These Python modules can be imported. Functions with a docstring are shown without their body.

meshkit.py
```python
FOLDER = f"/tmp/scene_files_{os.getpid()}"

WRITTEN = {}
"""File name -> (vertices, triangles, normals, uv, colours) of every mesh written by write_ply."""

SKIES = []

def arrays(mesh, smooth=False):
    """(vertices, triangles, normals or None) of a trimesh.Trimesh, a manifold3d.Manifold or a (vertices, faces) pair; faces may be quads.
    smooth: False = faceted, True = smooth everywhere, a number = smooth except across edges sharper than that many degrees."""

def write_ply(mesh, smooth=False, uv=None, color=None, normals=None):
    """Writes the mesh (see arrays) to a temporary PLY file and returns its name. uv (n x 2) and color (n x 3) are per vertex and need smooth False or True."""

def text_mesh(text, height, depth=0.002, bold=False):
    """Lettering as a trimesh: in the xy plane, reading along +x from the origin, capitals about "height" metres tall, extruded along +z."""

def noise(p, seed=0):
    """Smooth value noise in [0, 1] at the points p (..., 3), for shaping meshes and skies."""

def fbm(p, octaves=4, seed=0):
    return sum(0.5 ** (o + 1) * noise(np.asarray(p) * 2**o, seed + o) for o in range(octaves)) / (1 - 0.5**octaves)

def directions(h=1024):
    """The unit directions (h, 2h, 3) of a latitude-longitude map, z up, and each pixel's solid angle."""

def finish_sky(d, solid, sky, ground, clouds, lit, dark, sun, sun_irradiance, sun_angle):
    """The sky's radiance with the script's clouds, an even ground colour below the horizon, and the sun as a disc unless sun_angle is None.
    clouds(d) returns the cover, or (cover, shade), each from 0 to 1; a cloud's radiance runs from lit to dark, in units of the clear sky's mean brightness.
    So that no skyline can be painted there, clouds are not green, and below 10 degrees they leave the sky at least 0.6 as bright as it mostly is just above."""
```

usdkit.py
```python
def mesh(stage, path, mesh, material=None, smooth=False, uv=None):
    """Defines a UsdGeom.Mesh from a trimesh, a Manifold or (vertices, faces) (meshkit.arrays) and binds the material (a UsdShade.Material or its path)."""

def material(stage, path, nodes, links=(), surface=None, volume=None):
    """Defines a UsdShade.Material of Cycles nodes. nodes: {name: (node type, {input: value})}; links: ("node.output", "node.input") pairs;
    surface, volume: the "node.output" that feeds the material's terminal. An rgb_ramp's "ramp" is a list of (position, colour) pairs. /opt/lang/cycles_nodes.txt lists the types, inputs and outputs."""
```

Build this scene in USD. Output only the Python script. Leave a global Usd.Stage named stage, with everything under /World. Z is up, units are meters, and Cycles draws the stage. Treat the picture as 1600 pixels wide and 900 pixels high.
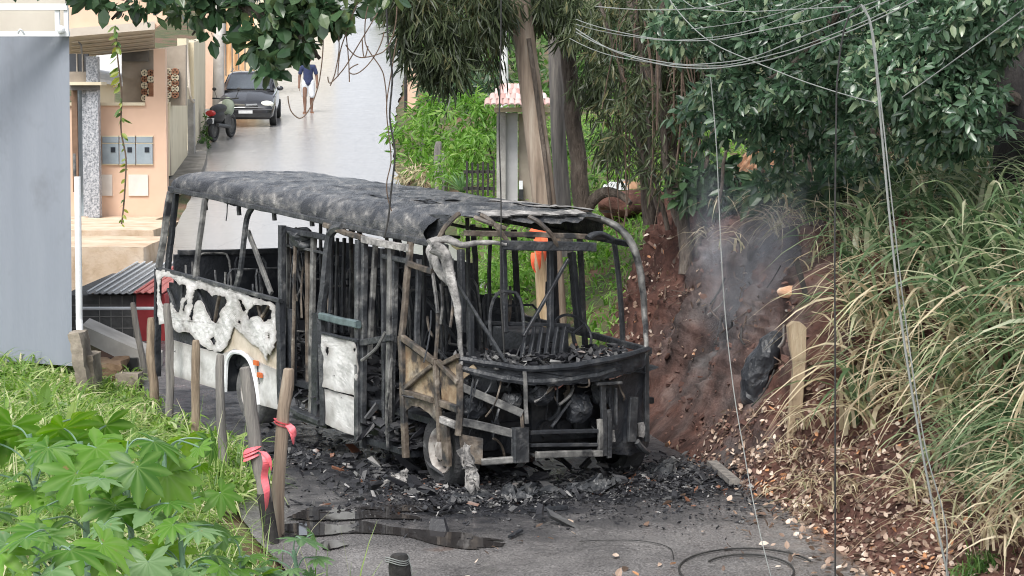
import math, numpy as np, trimesh, manifold3d, usdkit, meshkit
from shapely.geometry import Polygon, Point
from shapely.ops import unary_union
from pxr import Usd, UsdGeom, UsdLux, UsdShade, Gf, Sdf, Vt

stage = Usd.Stage.CreateInMemory()
UsdGeom.SetStageUpAxis(stage, 'Z')
UsdGeom.Xform.Define(stage, '/World')
UsdGeom.Scope.Define(stage, '/World/Looks')

# ------------------------------------------------------------------ camera
FOC, PITCH, EYE = 3422.0, 0.0844, 3.592
cam = UsdGeom.Camera.Define(stage, '/World/camera')
cam.CreateHorizontalApertureAttr(36.0); cam.CreateVerticalApertureAttr(20.25)
cam.CreateFocalLengthAttr(36.0 * FOC / 1600)
cam.CreateClippingRangeAttr(Gf.Vec2f(0.1, 5000))
cam.AddTranslateOp().Set(Gf.Vec3d(0, 0, EYE)); cam.AddRotateXOp().Set(90 - math.degrees(PITCH))
cam.CreateExposureAttr(1.05)

# ------------------------------------------------------------------ light: a bright overcast day
SUN_EL, SUN_AZ = math.radians(55), math.radians(205)        # azimuth as atan2(x, y): high, slightly behind the camera
sky = UsdLux.DomeLight.Define(stage, '/World/sky')
skymat = usdkit.material(stage, '/World/Looks/sky_cloud', {
    'sky': ('sky_texture', {'sky_type': 'single_scattering', 'sun_disc': False, 'sun_elevation': SUN_EL, 'sun_rotation': SUN_AZ, 'aerosol_density': 2.0}),
    'bw': ('rgb_to_bw', {}),
    'tc': ('texture_coordinate', {}),
    'n': ('noise_texture', {'scale': 2.2, 'detail': 5.0}),
    'cl': ('rgb_ramp', {'ramp': [(.3, (.78, .82, .90)), (.7, (1.12, 1.14, 1.18))]}),
    'cloud': ('mix', {'mix_type': 'multiply', 'fac': 1.0}),
    'm': ('mix', {'mix_type': 'mix', 'fac': 0.85}),
    'bg': ('background_shader', {'strength': 0.15})},
    [('sky.color', 'bw.color'), ('tc.generated', 'n.vector'), ('n.fac', 'cl.fac'), ('bw.val', 'cloud.color1'), ('cl.color', 'cloud.color2'),
     ('sky.color', 'm.color1'), ('cloud.color', 'm.color2'), ('m.color', 'bg.color')], surface='bg.background')
UsdShade.MaterialBindingAPI.Apply(sky.GetPrim()).Bind(skymat)
sky.GetPrim().SetCustomDataByKey('kind', 'structure')
sun = UsdLux.DistantLight.Define(stage, '/World/sun')
sun.CreateIntensityAttr(0.4); sun.CreateAngleAttr(25.0); sun.CreateColorAttr(Gf.Vec3f(1.0, .96, .9))
sun.GetPrim().CreateAttribute('inputs:normalize', Sdf.ValueTypeNames.Bool).Set(True)
sd = np.array([math.sin(SUN_AZ) * math.cos(SUN_EL), math.cos(SUN_AZ) * math.cos(SUN_EL), math.sin(SUN_EL)])
# -z axis points along -sd: rotate about x by (90-el) then about z
sun.AddRotateZOp().Set(-math.degrees(SUN_AZ) + 180); sun.AddRotateXOp().Set(-(90 - math.degrees(SUN_EL)) * -1)

# ------------------------------------------------------------------ helpers
R = np.random.default_rng(7)
used = {}
A = np.array

def path_for(name, parent):
    base = parent.GetPath().pathString if parent is not None else '/World'
    k = used.get((base, name), 0); used[(base, name)] = k + 1
    return f'{base}/{name}' + (f'_{k:03d}' if k else '')

def data(prim, label=None, cat=None, group=None, kind=None):
    for k, v in (('label', label), ('category', cat), ('group', group), ('kind', kind)):
        if v: prim.SetCustomDataByKey(k, v)
    return prim

def thing(name, label, cat, loc=(0, 0, 0), rz=0, group=None):
    x = UsdGeom.Xform.Define(stage, path_for(name, None))
    x.AddTranslateOp().Set(Gf.Vec3d(*map(float, loc)))
    if rz: x.AddRotateZOp().Set(math.degrees(rz))
    return data(x.GetPrim(), label, cat, group)

def group_part(name, parent):
    return UsdGeom.Xform.Define(stage, path_for(name, parent)).GetPrim()

def obj(name, mesh, mat, parent=None, smooth=False, label=None, cat=None, group=None, kind=None, attrs=None):
    if isinstance(mesh, MB): mesh = mesh.get()
    if mat is not None and mat.GetPath().name in ISLANDS and smooth in (False, True):
        nv_, ff = len(mesh[0]), np.asarray(mesh[1]); g_ = coo_matrix((np.ones(len(ff) * (ff.shape[1] - 1)), (np.repeat(ff[:, 0], ff.shape[1] - 1), ff[:, 1:].ravel())), shape=(nv_, nv_)); nc, lab_ = connected_components(g_, directed=False)
        attrs = {**(attrs or {}), 'rnd': np.random.default_rng(SEEDS.append(1) or len(SEEDS)).uniform(size=nc)[lab_]}
    m = usdkit.mesh(stage, path_for(name, parent), mesh, mat, smooth)
    if attrs:
        for k, v in attrs.items():
            UsdGeom.PrimvarsAPI(m).CreatePrimvar(k, Sdf.ValueTypeNames.FloatArray, 'vertex').Set(Vt.FloatArray.FromNumpy(np.asarray(v, np.float32)))
    return data(m.GetPrim(), label, cat, group, kind)

from scipy.sparse import coo_matrix
from scipy.sparse.csgraph import connected_components
ISLANDS, SEEDS = set(), []
def unit(v):
    v = np.asarray(v, float); return v / max(np.linalg.norm(v), 1e-9)

class MB:
    def __init__(s): s.v, s.f, s.n = [], [], 0
    def add(s, v, f):
        v = np.asarray(v, float); f = np.asarray(f, int)
        if f.shape[1] == 4: f = np.vstack([f[:, [0, 1, 2]], f[:, [0, 2, 3]]])
        s.v.append(v); s.f.append(f + s.n); s.n += len(v); return s
    def get(s): return (np.vstack(s.v), np.vstack(s.f))
    def mesh(s, m): return s.add(m.vertices, m.faces)
    def box(s, lo, hi):
        lo, hi = A(lo, float), A(hi, float)
        v = A([[lo[0], lo[1], lo[2]], [hi[0], lo[1], lo[2]], [hi[0], hi[1], lo[2]], [lo[0], hi[1], lo[2]],
               [lo[0], lo[1], hi[2]], [hi[0], lo[1], hi[2]], [hi[0], hi[1], hi[2]], [lo[0], hi[1], hi[2]]])
        return s.add(v, BOXF)
    def bar(s, p0, p1, w, d, up=(0, 0, 1)):
        p0, p1 = A(p0, float), A(p1, float); t = unit(p1 - p0)
        a = np.cross(t, up); a = unit(a) if np.linalg.norm(a) > 1e-3 else A([1., 0, 0]); b = np.cross(a, t)
        v = [p + sx * a * w / 2 + sy * b * d / 2 for p in (p0, p1) for sx, sy in ((-1, -1), (1, -1), (1, 1), (-1, 1))]
        return s.add(v, BOXF)
    def tube(s, pts, r, n=6, cap=True, flat=1.0, up=(0, 0, 1)):
        pts = np.asarray(pts, float); k = len(pts); r = np.broadcast_to(np.asarray(r, float), (k,))
        t = np.gradient(pts, axis=0); t /= np.maximum(np.linalg.norm(t, axis=1, keepdims=True), 1e-9)
        a = np.cross(t[0], up); a = unit(a) if np.linalg.norm(a) > .05 else unit(np.cross(t[0], (0.3, 1, 0.1)))
        rings = []; th = np.linspace(0, 2 * np.pi, n, endpoint=False)
        for i in range(k):
            a = unit(a - t[i] * (a @ t[i])); b = np.cross(t[i], a)
            rings.append(pts[i] + r[i] * (np.cos(th)[:, None] * a + flat * np.sin(th)[:, None] * b))
        v = np.vstack(rings); f = []
        for i in range(k - 1):
            for j in range(n):
                f.append([i * n + j, i * n + (j + 1) % n, (i + 1) * n + (j + 1) % n, (i + 1) * n + j])
        s.add(v, f)
        if cap:
            for i, fl in ((0, 1), (k - 1, 0)):
                vv = np.vstack([pts[i], rings[i]]); ff = [[0, 1 + (j + 1) % n, 1 + j] if fl else [0, 1 + j, 1 + (j + 1) % n] for j in range(n)]
                s.add(vv, ff)
        return s
BOXF = A([[0, 3, 2, 1], [4, 5, 6, 7], [0, 1, 5, 4], [1, 2, 6, 5], [2, 3, 7, 6], [3, 0, 4, 7]])

def fbm(p, scale=1.0):
    return np.asarray(meshkit.fbm(np.asarray(p, float) * scale))

def smooth_path(pts, n=8):
    pts = np.asarray(pts, float)
    if len(pts) < 3: return np.linspace(pts[0], pts[-1], n)
    d = np.r_[0, np.cumsum(np.linalg.norm(np.diff(pts, axis=0), axis=1))]
    from scipy.interpolate import PchipInterpolator
    return PchipInterpolator(d, pts)(np.linspace(0, d[-1], n))

def ray(px, py):
    x, y = (px - 800) / FOC, (450 - py) / FOC; c, s_ = math.cos(PITCH), math.sin(PITCH)
    return A([x, c + y * s_, -s_ + y * c])
def P(px, py, D):
    d = ray(px, py); return A([0, 0, EYE]) + d * (D / d[1])

def prism(poly, axis_fn, depth):
    """extrudes a 2D shapely polygon; axis_fn maps (x, y, d) to 3D"""
    m = trimesh.creation.extrude_polygon(poly, depth)
    return np.array([axis_fn(*q) for q in m.vertices]), m.faces

def plate(pxs, D, th, holes=(), r=None):
    """a wall-like slab in the plane Y = D, outline given where it stands"""
    q = [P(x, y, D) for x, y in pxs]
    hs = [[(p[0], p[2]) for p in (P(x, y, D) for x, y in h)] for h in holes]
    poly = Polygon([(p[0], p[2]) for p in q], hs).buffer(0)
    m = MB(); m.add(*prism(poly, lambda a, b, c: (a, D + c, b), th)); return m

def grid_mesh(X, Y, Z):
    n, k = X.shape; i = np.arange(n * k).reshape(n, k)
    f = np.stack([i[:-1, :-1], i[:-1, 1:], i[1:, 1:], i[1:, :-1]], -1).reshape(-1, 4)
    return np.stack([X, Y, Z], -1).reshape(-1, 3), f

# ------------------------------------------------------------------ materials
mats = {}
def M(name, ramp, scale=3.0, rough=.7, bump=.2, bscale=None, metallic=0.0, detail=6.0, spec=.5, stretch=(1, 1, 1), rough2=None, dist=.02, coat=0.0, second=None):
    """second = (scale, lo, hi, colour): patches of another colour over the first"""
    n = {'g': ('geometry', {}), 'mp': ('mapping', {'scale': stretch}), 'n': ('noise_texture', {'scale': scale, 'detail': detail, 'roughness': .62}),
         'r': ('rgb_ramp', {'ramp': ramp}), 'b': ('bump', {'strength': bump, 'distance': dist}), 'nb': ('noise_texture', {'scale': bscale or scale * 6, 'detail': 5.0}),
         'p': ('principled_bsdf', {'roughness': rough, 'metallic': metallic, 'specular_ior_level': spec, 'coat_weight': coat})}
    l = [('g.position', 'mp.vector'), ('mp.vector', 'n.vector'), ('mp.vector', 'nb.vector'), ('n.fac', 'r.fac'), ('nb.fac', 'b.height'), ('b.normal', 'p.normal')]
    out = 'r.color'
    if second:
        n['n2'] = ('noise_texture', {'scale': second[0], 'detail': 5.0, 'roughness': .6}); n['mr'] = ('map_range', {'from_min': second[1], 'from_max': second[2], 'clamp': True})
        n['mx'] = ('mix', {'color2': second[3]})
        l += [('g.position', 'n2.vector'), ('n2.fac', 'mr.value'), ('mr.result', 'mx.fac'), ('r.color', 'mx.color1')]; out = 'mx.color'
    l.append((out, 'p.base_color'))
    if rough2 is not None:
        n['rr'] = ('map_range', {'from_min': .35, 'from_max': .65, 'to_min': rough, 'to_max': rough2, 'clamp': True}); l += [('n.fac', 'rr.value'), ('rr.result', 'p.roughness')]
    mats[name] = usdkit.material(stage, '/World/Looks/' + name, n, l, surface='p.BSDF'); return mats[name]

def islands(name, n, l, amount):
    """tone: one random value for each leaf, blade or bit, shifted by a broad noise so that whole clumps differ too"""
    ISLANDS.add(name)
    n.update({'at': ('attribute', {'attribute': 'rnd'}), 'g': ('geometry', {}), 'cn': ('noise_texture', {'scale': 1.4, 'detail': 3.0}), 'cm': ('map_range', {'from_min': .3, 'from_max': .7, 'to_min': -amount, 'to_max': amount}), 'ca': ('math', {'math_type': 'add', 'use_clamp': True})})
    l += [('g.position', 'cn.vector'), ('cn.fac', 'cm.value'), ('at.fac', 'ca.value1'), ('cm.result', 'ca.value2'), ('ca.value', 'r.fac')]
def LEAF(name, cols, rough=.45, trans=.3, spec=.5):
    n = {'r': ('rgb_ramp', {'ramp': cols}), 'p': ('principled_bsdf', {'roughness': rough, 'specular_ior_level': spec}),
         't': ('translucent_bsdf', {}), 'h': ('hsv', {'value': 1.5, 'saturation': 1.1}), 'm': ('mix_closure', {'fac': trans})}
    l = [('r.color', 'p.base_color'), ('r.color', 'h.color'), ('h.color', 't.color'), ('p.BSDF', 'm.closure1'), ('t.BSDF', 'm.closure2')]
    islands(name, n, l, .22)
    mats[name] = usdkit.material(stage, '/World/Looks/' + name, n, l, surface='m.closure'); return mats[name]

def ISL(name, cols, rough=.6, metallic=0.0, bump=.2, bscale=40):
    n = {'r': ('rgb_ramp', {'ramp': cols}), 'nb': ('noise_texture', {'scale': bscale, 'detail': 4.0}), 'b': ('bump', {'strength': bump, 'distance': .01}),
         'p': ('principled_bsdf', {'roughness': rough, 'metallic': metallic})}
    l = [('r.color', 'p.base_color'), ('g.position', 'nb.vector'), ('nb.fac', 'b.height'), ('b.normal', 'p.normal')]
    islands(name, n, l, .1)
    mats[name] = usdkit.material(stage, '/World/Looks/' + name, n, l, surface='p.BSDF'); return mats[name]

char = M('charred_metal', [(.3, (.007, .008, .010)), (.55, (.022, .024, .028)), (.75, (.085, .085, .085))], 5, .55, .5, 30, rough2=.35)
char2 = M('charred_grey_metal', [(.3, (.010, .011, .013)), (.5, (.030, .032, .035)), (.62, (.075, .075, .075)), (.76, (.24, .235, .225))], 7, .42, .5, 34)
rust = M('scorched_rusty_metal', [(.25, (.04, .033, .028)), (.45, (.085, .066, .05)), (.6, (.17, .14, .11)), (.78, (.36, .33, .29))], 7, .55, .4, 30, second=(4.1, .48, .62, (.022, .022, .023)))
panelrust = M('heat_stained_panel', [(.25, (.12, .07, .04)), (.42, (.20, .135, .08)), (.55, (.31, .24, .155)), (.75, (.30, .28, .25))], 4.2, .6, .3, 30, second=(4.3, .48, .62, (.045, .036, .03)))
roofm = M('burnt_roof_skin', [(.30, (.012, .013, .015)), (.42, (.05, .052, .056)), (.54, (.095, .093, .092)), (.64, (.18, .172, .162)), (.74, (.38, .36, .335))], 6.0, .36, .6, 30, stretch=(2.4, .38, 2.0), detail=11, dist=.03, second=(3.0, .50, .58, (.020, .021, .024)))
ash = M('white_ash_metal', [(.28, (.05, .048, .045)), (.4, (.13, .125, .12)), (.54, (.28, .265, .25)), (.74, (.52, .50, .47))], 7, .75, .7, 26, dist=.03)
melt = M('melted_white_paint', [(.25, (.30, .29, .28)), (.4, (.66, .65, .63)), (.6, (.80, .79, .77))], 5, .4, .35, 12, dist=.02, second=(5, .64, .76, (.20, .185, .17)))
white = M('sooty_white_paint', [(.28, (.36, .35, .33)), (.45, (.64, .63, .61)), (.7, (.76, .75, .73))], 2.6, .4, .12, 20, stretch=(1, 1, .5), second=(5, .63, .8, (.22, .20, .18)))
cream = M('heat_yellowed_paint', [(.3, (.34, .28, .20)), (.6, (.56, .49, .40))], 4, .5, .2)
pipe = M('bare_scorched_steel', [(.3, (.05, .05, .05)), (.5, (.13, .127, .12)), (.7, (.29, .28, .26))], 7, .45, .3, 30, second=(4.5, .5, .62, (.02, .02, .022)))
greenbar = M('grey_green_frame_paint', [(.3, (.05, .07, .075)), (.6, (.12, .16, .16))], 8, .4, .2)
tyre = M('burnt_tyre', [(.3, (.012, .012, .013)), (.6, (.035, .035, .036)), (.8, (.16, .16, .16))], 7, .85, .6, 40)
tyregrey = M('dusty_grey_tyre', [(.3, (.05, .05, .05)), (.6, (.16, .155, .15))], 8, .85, .4, 40)
rimm = M('scorched_rim', [(.3, (.10, .08, .07)), (.5, (.28, .25, .225)), (.7, (.46, .44, .41))], 9, .55, .3, 40)
orange = M('orange_marker_plastic', [(.3, (.45, .10, .03)), (.7, (.62, .15, .04))], 9, .4, .1)
debrism = ISL('burnt_debris_bits', [(0, (.008, .008, .010)), (.55, (.018, .018, .021)), (.78, (.045, .045, .048)), (.90, (.12, .117, .112)), (.97, (.34, .33, .32)), (1, (.16, .07, .04))], .5, bump=.5)
wood = M('weathered_wood', [(.28, (.10, .075, .052)), (.5, (.24, .18, .125)), (.7, (.38, .30, .22))], 3, .85, .6, 26, stretch=(6, 6, .6))
woodlight = M('pale_dry_wood', [(.28, (.26, .18, .10)), (.5, (.46, .34, .20)), (.7, (.58, .46, .31))], 3, .85, .5, 26, stretch=(6, 6, .6))
woodgrey = M('grey_pole_wood', [(.28, (.08, .075, .07)), (.5, (.19, .175, .16)), (.72, (.33, .30, .26))], 3, .85, .7, 22, stretch=(6, 6, .4))
woodpole = M('brown_pole_wood', [(.28, (.12, .09, .065)), (.5, (.28, .215, .16)), (.72, (.42, .355, .28))], 2.2, .85, .6, 22, stretch=(6, 6, .35))
blackwood = M('blackened_wood', [(.3, (.012, .012, .012)), (.7, (.05, .045, .04))], 6, .8, .5)
bark = M('dark_bark', [(.3, (.045, .036, .028)), (.55, (.12, .095, .075)), (.75, (.22, .19, .155))], 4, .9, 1.0, 18, stretch=(3, 3, .8), dist=.04)
tape = M('pink_plastic_tape', [(.3, (.72, .10, .13)), (.7, (.85, .20, .22))], 8, .45, .3)
orangecloth = M('orange_cloth', [(.3, (.80, .12, .05)), (.7, (.92, .20, .08))], 6, .8, .3)
blue = M('blue_grey_render', [(.3, (.205, .225, .26)), (.7, (.245, .265, .30))], 1.6, .85, .25, 40, stretch=(1.6, 1.6, .22), detail=9, second=(1.4, .56, .80, (.17, .18, .20)))
peach = M('peach_render', [(.3, (.62, .42, .30)), (.7, (.70, .49, .36))], 1.2, .85, .1, 50)
beige = M('beige_render', [(.3, (.46, .41, .33)), (.7, (.55, .50, .41))], 1.2, .85, .1, 50)
creamwall = M('cream_render', [(.3, (.58, .50, .35)), (.7, (.70, .62, .46))], 1.4, .85, .15, 40, stretch=(1, 1, .4), second=(1.5, .6, .8, (.38, .32, .22)))
whitep = M('white_painted_trim', [(.3, (.68, .69, .69)), (.7, (.80, .81, .80))], 3, .5, .1)
greyconc = M('grey_concrete', [(.3, (.20, .19, .175)), (.5, (.32, .305, .28)), (.75, (.44, .42, .39))], 3, .9, .4, 30)
soffit = M('cream_soffit', [(.3, (.46, .40, .33)), (.7, (.55, .49, .41))], 2, .85, .1)
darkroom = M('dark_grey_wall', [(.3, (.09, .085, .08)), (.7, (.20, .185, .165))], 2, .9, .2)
roomwall = M('stained_cement_wall', [(.3, (.26, .215, .17)), (.7, (.40, .34, .27))], 2, .9, .2)
terracotta = M('terracotta', [(.3, (.20, .09, .05)), (.7, (.38, .19, .11))], 6, .85, .3)
granite = M('speckled_granite', [(.38, (.14, .15, .16)), (.5, (.32, .33, .35)), (.62, (.48, .48, .49))], 26, .5, .1)
meter = M('grey_meter_plastic', [(.3, (.24, .29, .32)), (.7, (.31, .36, .39))], 6, .5, .1)
glassd = M('dark_glass', [(.3, (.012, .014, .018)), (.7, (.03, .034, .04))], 3, .08, 0, spec=.8)
stepm = M('ochre_concrete', [(.28, (.42, .29, .18)), (.5, (.60, .46, .33)), (.72, (.70, .58, .46))], 2.2, .9, .4, 24)
redwall = M('red_painted_block', [(.3, (.34, .03, .035)), (.7, (.46, .06, .06))], 3, .7, .2)
redsheet = M('faded_red_sheet', [(.3, (.55, .13, .11)), (.7, (.70, .27, .23))], 4, .55, .2)
greysheet = M('grey_roof_sheet', [(.3, (.22, .22, .215)), (.7, (.36, .36, .35))], 4, .6, .2)
block = M('grey_block_wall', [(.3, (.09, .09, .085)), (.7, (.18, .175, .165))], 4, .9, .4)
stainwall = M('orange_stained_wall', [(.25, (.20, .10, .045)), (.42, (.50, .27, .12)), (.6, (.64, .46, .28)), (.8, (.70, .58, .42))], 1.6, .85, .2, 30, stretch=(3.5, 3.5, .35))
carpaint = M('black_car_paint', [(.3, (.012, .012, .014)), (.7, (.02, .02, .023))], 5, .25, .02, coat=1.0)
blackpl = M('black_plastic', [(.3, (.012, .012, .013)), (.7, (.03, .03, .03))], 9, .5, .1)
chrome = M('bright_chrome', [(.3, (.65, .65, .66)), (.7, (.8, .8, .8))], 5, .2, 0, metallic=1.0)
lampglass = M('headlamp_glass', [(.3, (.75, .73, .62)), (.7, (.85, .83, .74))], 20, .15, .1, coat=.6)
plateM = M('white_plate', [(.3, (.62, .63, .63)), (.7, (.75, .75, .75))], 20, .5, 0)
redlamp = M('red_tail_lamp', [(.3, (.30, .01, .012)), (.7, (.5, .03, .03))], 9, .2, 0, coat=.5)
glassw = M('reflective_windscreen', [(.3, (.05, .06, .07)), (.7, (.08, .09, .10))], 1.5, .04, 0, spec=1.0, coat=1.0)
skin = M('brown_skin', [(.3, (.16, .085, .055)), (.7, (.22, .12, .08))], 9, .6, .1)
navy = M('navy_cotton', [(.3, (.02, .03, .075)), (.7, (.04, .05, .12))], 12, .9, .2)
shorts = M('pale_shorts_cloth', [(.3, (.62, .64, .66)), (.7, (.76, .77, .78))], 12, .9, .2)
hairm = M('black_hair', [(.3, (.01, .009, .008)), (.7, (.02, .018, .016))], 30, .7, .2)
cable = M('pale_weathered_cable', [(.3, (.17, .18, .17)), (.7, (.30, .31, .29))], 6, .6, .1)
cabled = M('black_cable', [(.3, (.012, .012, .012)), (.7, (.04, .038, .035))], 6, .6, .1)
vinem = M('brown_vine_stem', [(.3, (.07, .045, .03)), (.7, (.16, .11, .08))], 6, .85, .3)
rustsheet = M('rusty_corrugated_sheet', [(.3, (.34, .17, .09)), (.55, (.56, .33, .2)), (.75, (.68, .50, .38))], 5, .8, .3)
tilem = ISL('clay_roof_tile', [(0, (.44, .24, .20)), (.5, (.58, .40, .36)), (1, (.66, .54, .50))], .8)
stemblue = M('bluish_green_stem', [(.3, (.10, .19, .12)), (.7, (.19, .29, .20))], 6, .5, .1)
soilm = None
def CASTOR(name, cols, pale):
    n = {'g': ('geometry', {}), 'oi': ('object_info', {}), 'n': ('noise_texture', {'scale': 9.0, 'detail': 5.0}), 'ad': ('math', {'math_type': 'multiply_add', 'value2': .45}), 'r': ('rgb_ramp', {'ramp': cols}), 'v': ('attribute', {'attribute': 'vein'}), 'vm': ('math', {'math_type': 'multiply', 'value2': .45}), 'mx': ('mix', {'color2': pale}),
         'n2': ('noise_texture', {'scale': 24.0, 'detail': 3.0}), 'sp': ('map_range', {'from_min': .68, 'from_max': .76, 'clamp': True}), 'mx2': ('mix', {'color2': (.25, .19, .07)}), 'p': ('principled_bsdf', {'roughness': .42, 'specular_ior_level': .4}), 't': ('translucent_bsdf', {}), 'h': ('hsv', {'value': 1.5, 'saturation': 1.15, 'hue': .485}), 'm': ('mix_closure', {'fac': .38}), 'b': ('bump', {'strength': .3, 'distance': .006})}
    l = [('g.position', 'n.vector'), ('g.position', 'n2.vector'), ('n.fac', 'ad.value1'), ('oi.random', 'ad.value3'), ('ad.value', 'r.fac'), ('v.fac', 'vm.value1'), ('vm.value', 'mx.fac'), ('r.color', 'mx.color1'), ('n2.fac', 'sp.value'), ('sp.result', 'mx2.fac'), ('mx.color', 'mx2.color1'), ('mx2.color', 'p.base_color'), ('mx2.color', 'h.color'), ('h.color', 't.color'), ('v.fac', 'b.height'), ('b.normal', 'p.normal'), ('p.BSDF', 'm.closure1'), ('t.BSDF', 'm.closure2')]
    return usdkit.material(stage, '/World/Looks/' + name, n, l, surface='m.closure')
castor_leaf = CASTOR('castor_leaf', [(.1, (.03, .09, .012)), (.5, (.065, .175, .018)), (.9, (.13, .28, .035)), (1.3, (.22, .34, .07))], (.22, .34, .10))
castor_pale = CASTOR('pale_castor_leaf', [(.1, (.06, .13, .045)), (.6, (.11, .22, .075)), (1.2, (.18, .29, .125))], (.26, .38, .19))
grassm = LEAF('green_grass_blades', [(0, (.08, .16, .025)), (.5, (.16, .27, .05)), (.72, (.28, .38, .11)), (.9, (.44, .49, .23)), (1, (.58, .55, .35))], .42, .38)
bankgrass = LEAF('bank_green_grass', [(0, (.06, .11, .05)), (.45, (.12, .18, .085)), (.75, (.27, .32, .18)), (1, (.52, .50, .35))], .4, .32)
drygrass = LEAF('dry_straw_grass', [(0, (.16, .12, .07)), (.3, (.36, .29, .18)), (.8, (.62, .54, .38)), (1, (.34, .35, .19))], .5, .25)
litterm = LEAF('fallen_dry_leaves', [(0, (.07, .045, .03)), (.35, (.16, .10, .07)), (.6, (.32, .22, .16)), (.82, (.50, .385, .30)), (.97, (.70, .60, .50)), (1, (.52, .25, .12))], .6, .1)
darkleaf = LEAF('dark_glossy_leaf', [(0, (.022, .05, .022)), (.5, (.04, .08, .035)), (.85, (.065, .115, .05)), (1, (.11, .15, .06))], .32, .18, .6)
rightleaf = LEAF('right_tree_leaf', [(0, (.03, .065, .035)), (.5, (.06, .115, .06)), (.85, (.12, .19, .11)), (1, (.24, .29, .17))], .3, .2, .7)
droopleaf = LEAF('drooping_narrow_leaf', [(0, (.030, .042, .020)), (.5, (.055, .075, .032)), (.9, (.10, .12, .06)), (1, (.16, .15, .07))], .42, .2)
lightleaf = LEAF('light_shrub_leaf', [(0, (.07, .17, .02)), (.5, (.12, .25, .035)), (.9, (.20, .34, .07)), (1, (.28, .38, .12))], .5, .35)
midleaf = LEAF('mid_green_leaf', [(0, (.035, .085, .018)), (.5, (.065, .14, .03)), (1, (.12, .21, .05))], .5, .3)
vineleaf = LEAF('yellowing_vine_leaf', [(0, (.08, .15, .04)), (.5, (.25, .30, .06)), (1, (.45, .40, .08))], .45, .3)
agavem = LEAF('agave_leaf', [(0, (.08, .16, .06)), (1, (.16, .27, .10))], .5, .15)

# ------------------------------------------------------------------ ground, road, bank
def lin(pts):
    pts = A(pts, float); return lambda y: np.interp(y, pts[:, 0], pts[:, 1])
def pch(pts):
    from scipy.interpolate import PchipInterpolator
    pts = A(pts, float); f = PchipInterpolator(pts[:, 0], pts[:, 1], extrapolate=False)
    return lambda y: f(np.clip(y, pts[0, 0], pts[-1, 0]))
road_l = pch([(2, 2.2), (9, .5), (12, -.45), (14.5, -1.05), (16.7, -1.78), (18.5, -2.3), (21, -2.85), (24, -3.9), (28.8, -5.0), (33, -5.6), (40, -6.2), (51, -7.15), (62, -8.6), (75, -9.3), (90, -9.9), (130, -13.0), (190, -18)])
road_r = pch([(2, 8.4), (9, 4.8), (12, 3.7), (14.5, 3.05), (16.7, 2.7), (20.5, 2.35), (24, 1.7), (28, .95), (30, .55), (34, -.3), (36.5, -.75), (51, -2.76), (62, -3.3), (88, -4.2), (130, -6.8), (190, -10.5)])
def sstep(a, b, x):
    t = np.clip((np.asarray(x, float) - a) / (b - a), 0, 1); return t * t * (3 - 2 * t)
def road_z(Y):
    Y = np.asarray(Y, float); return .083 * 2.0 * np.logaddexp(0, (Y - 26) / 2.0) + .075 * sstep(15, 19, Y)
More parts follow.
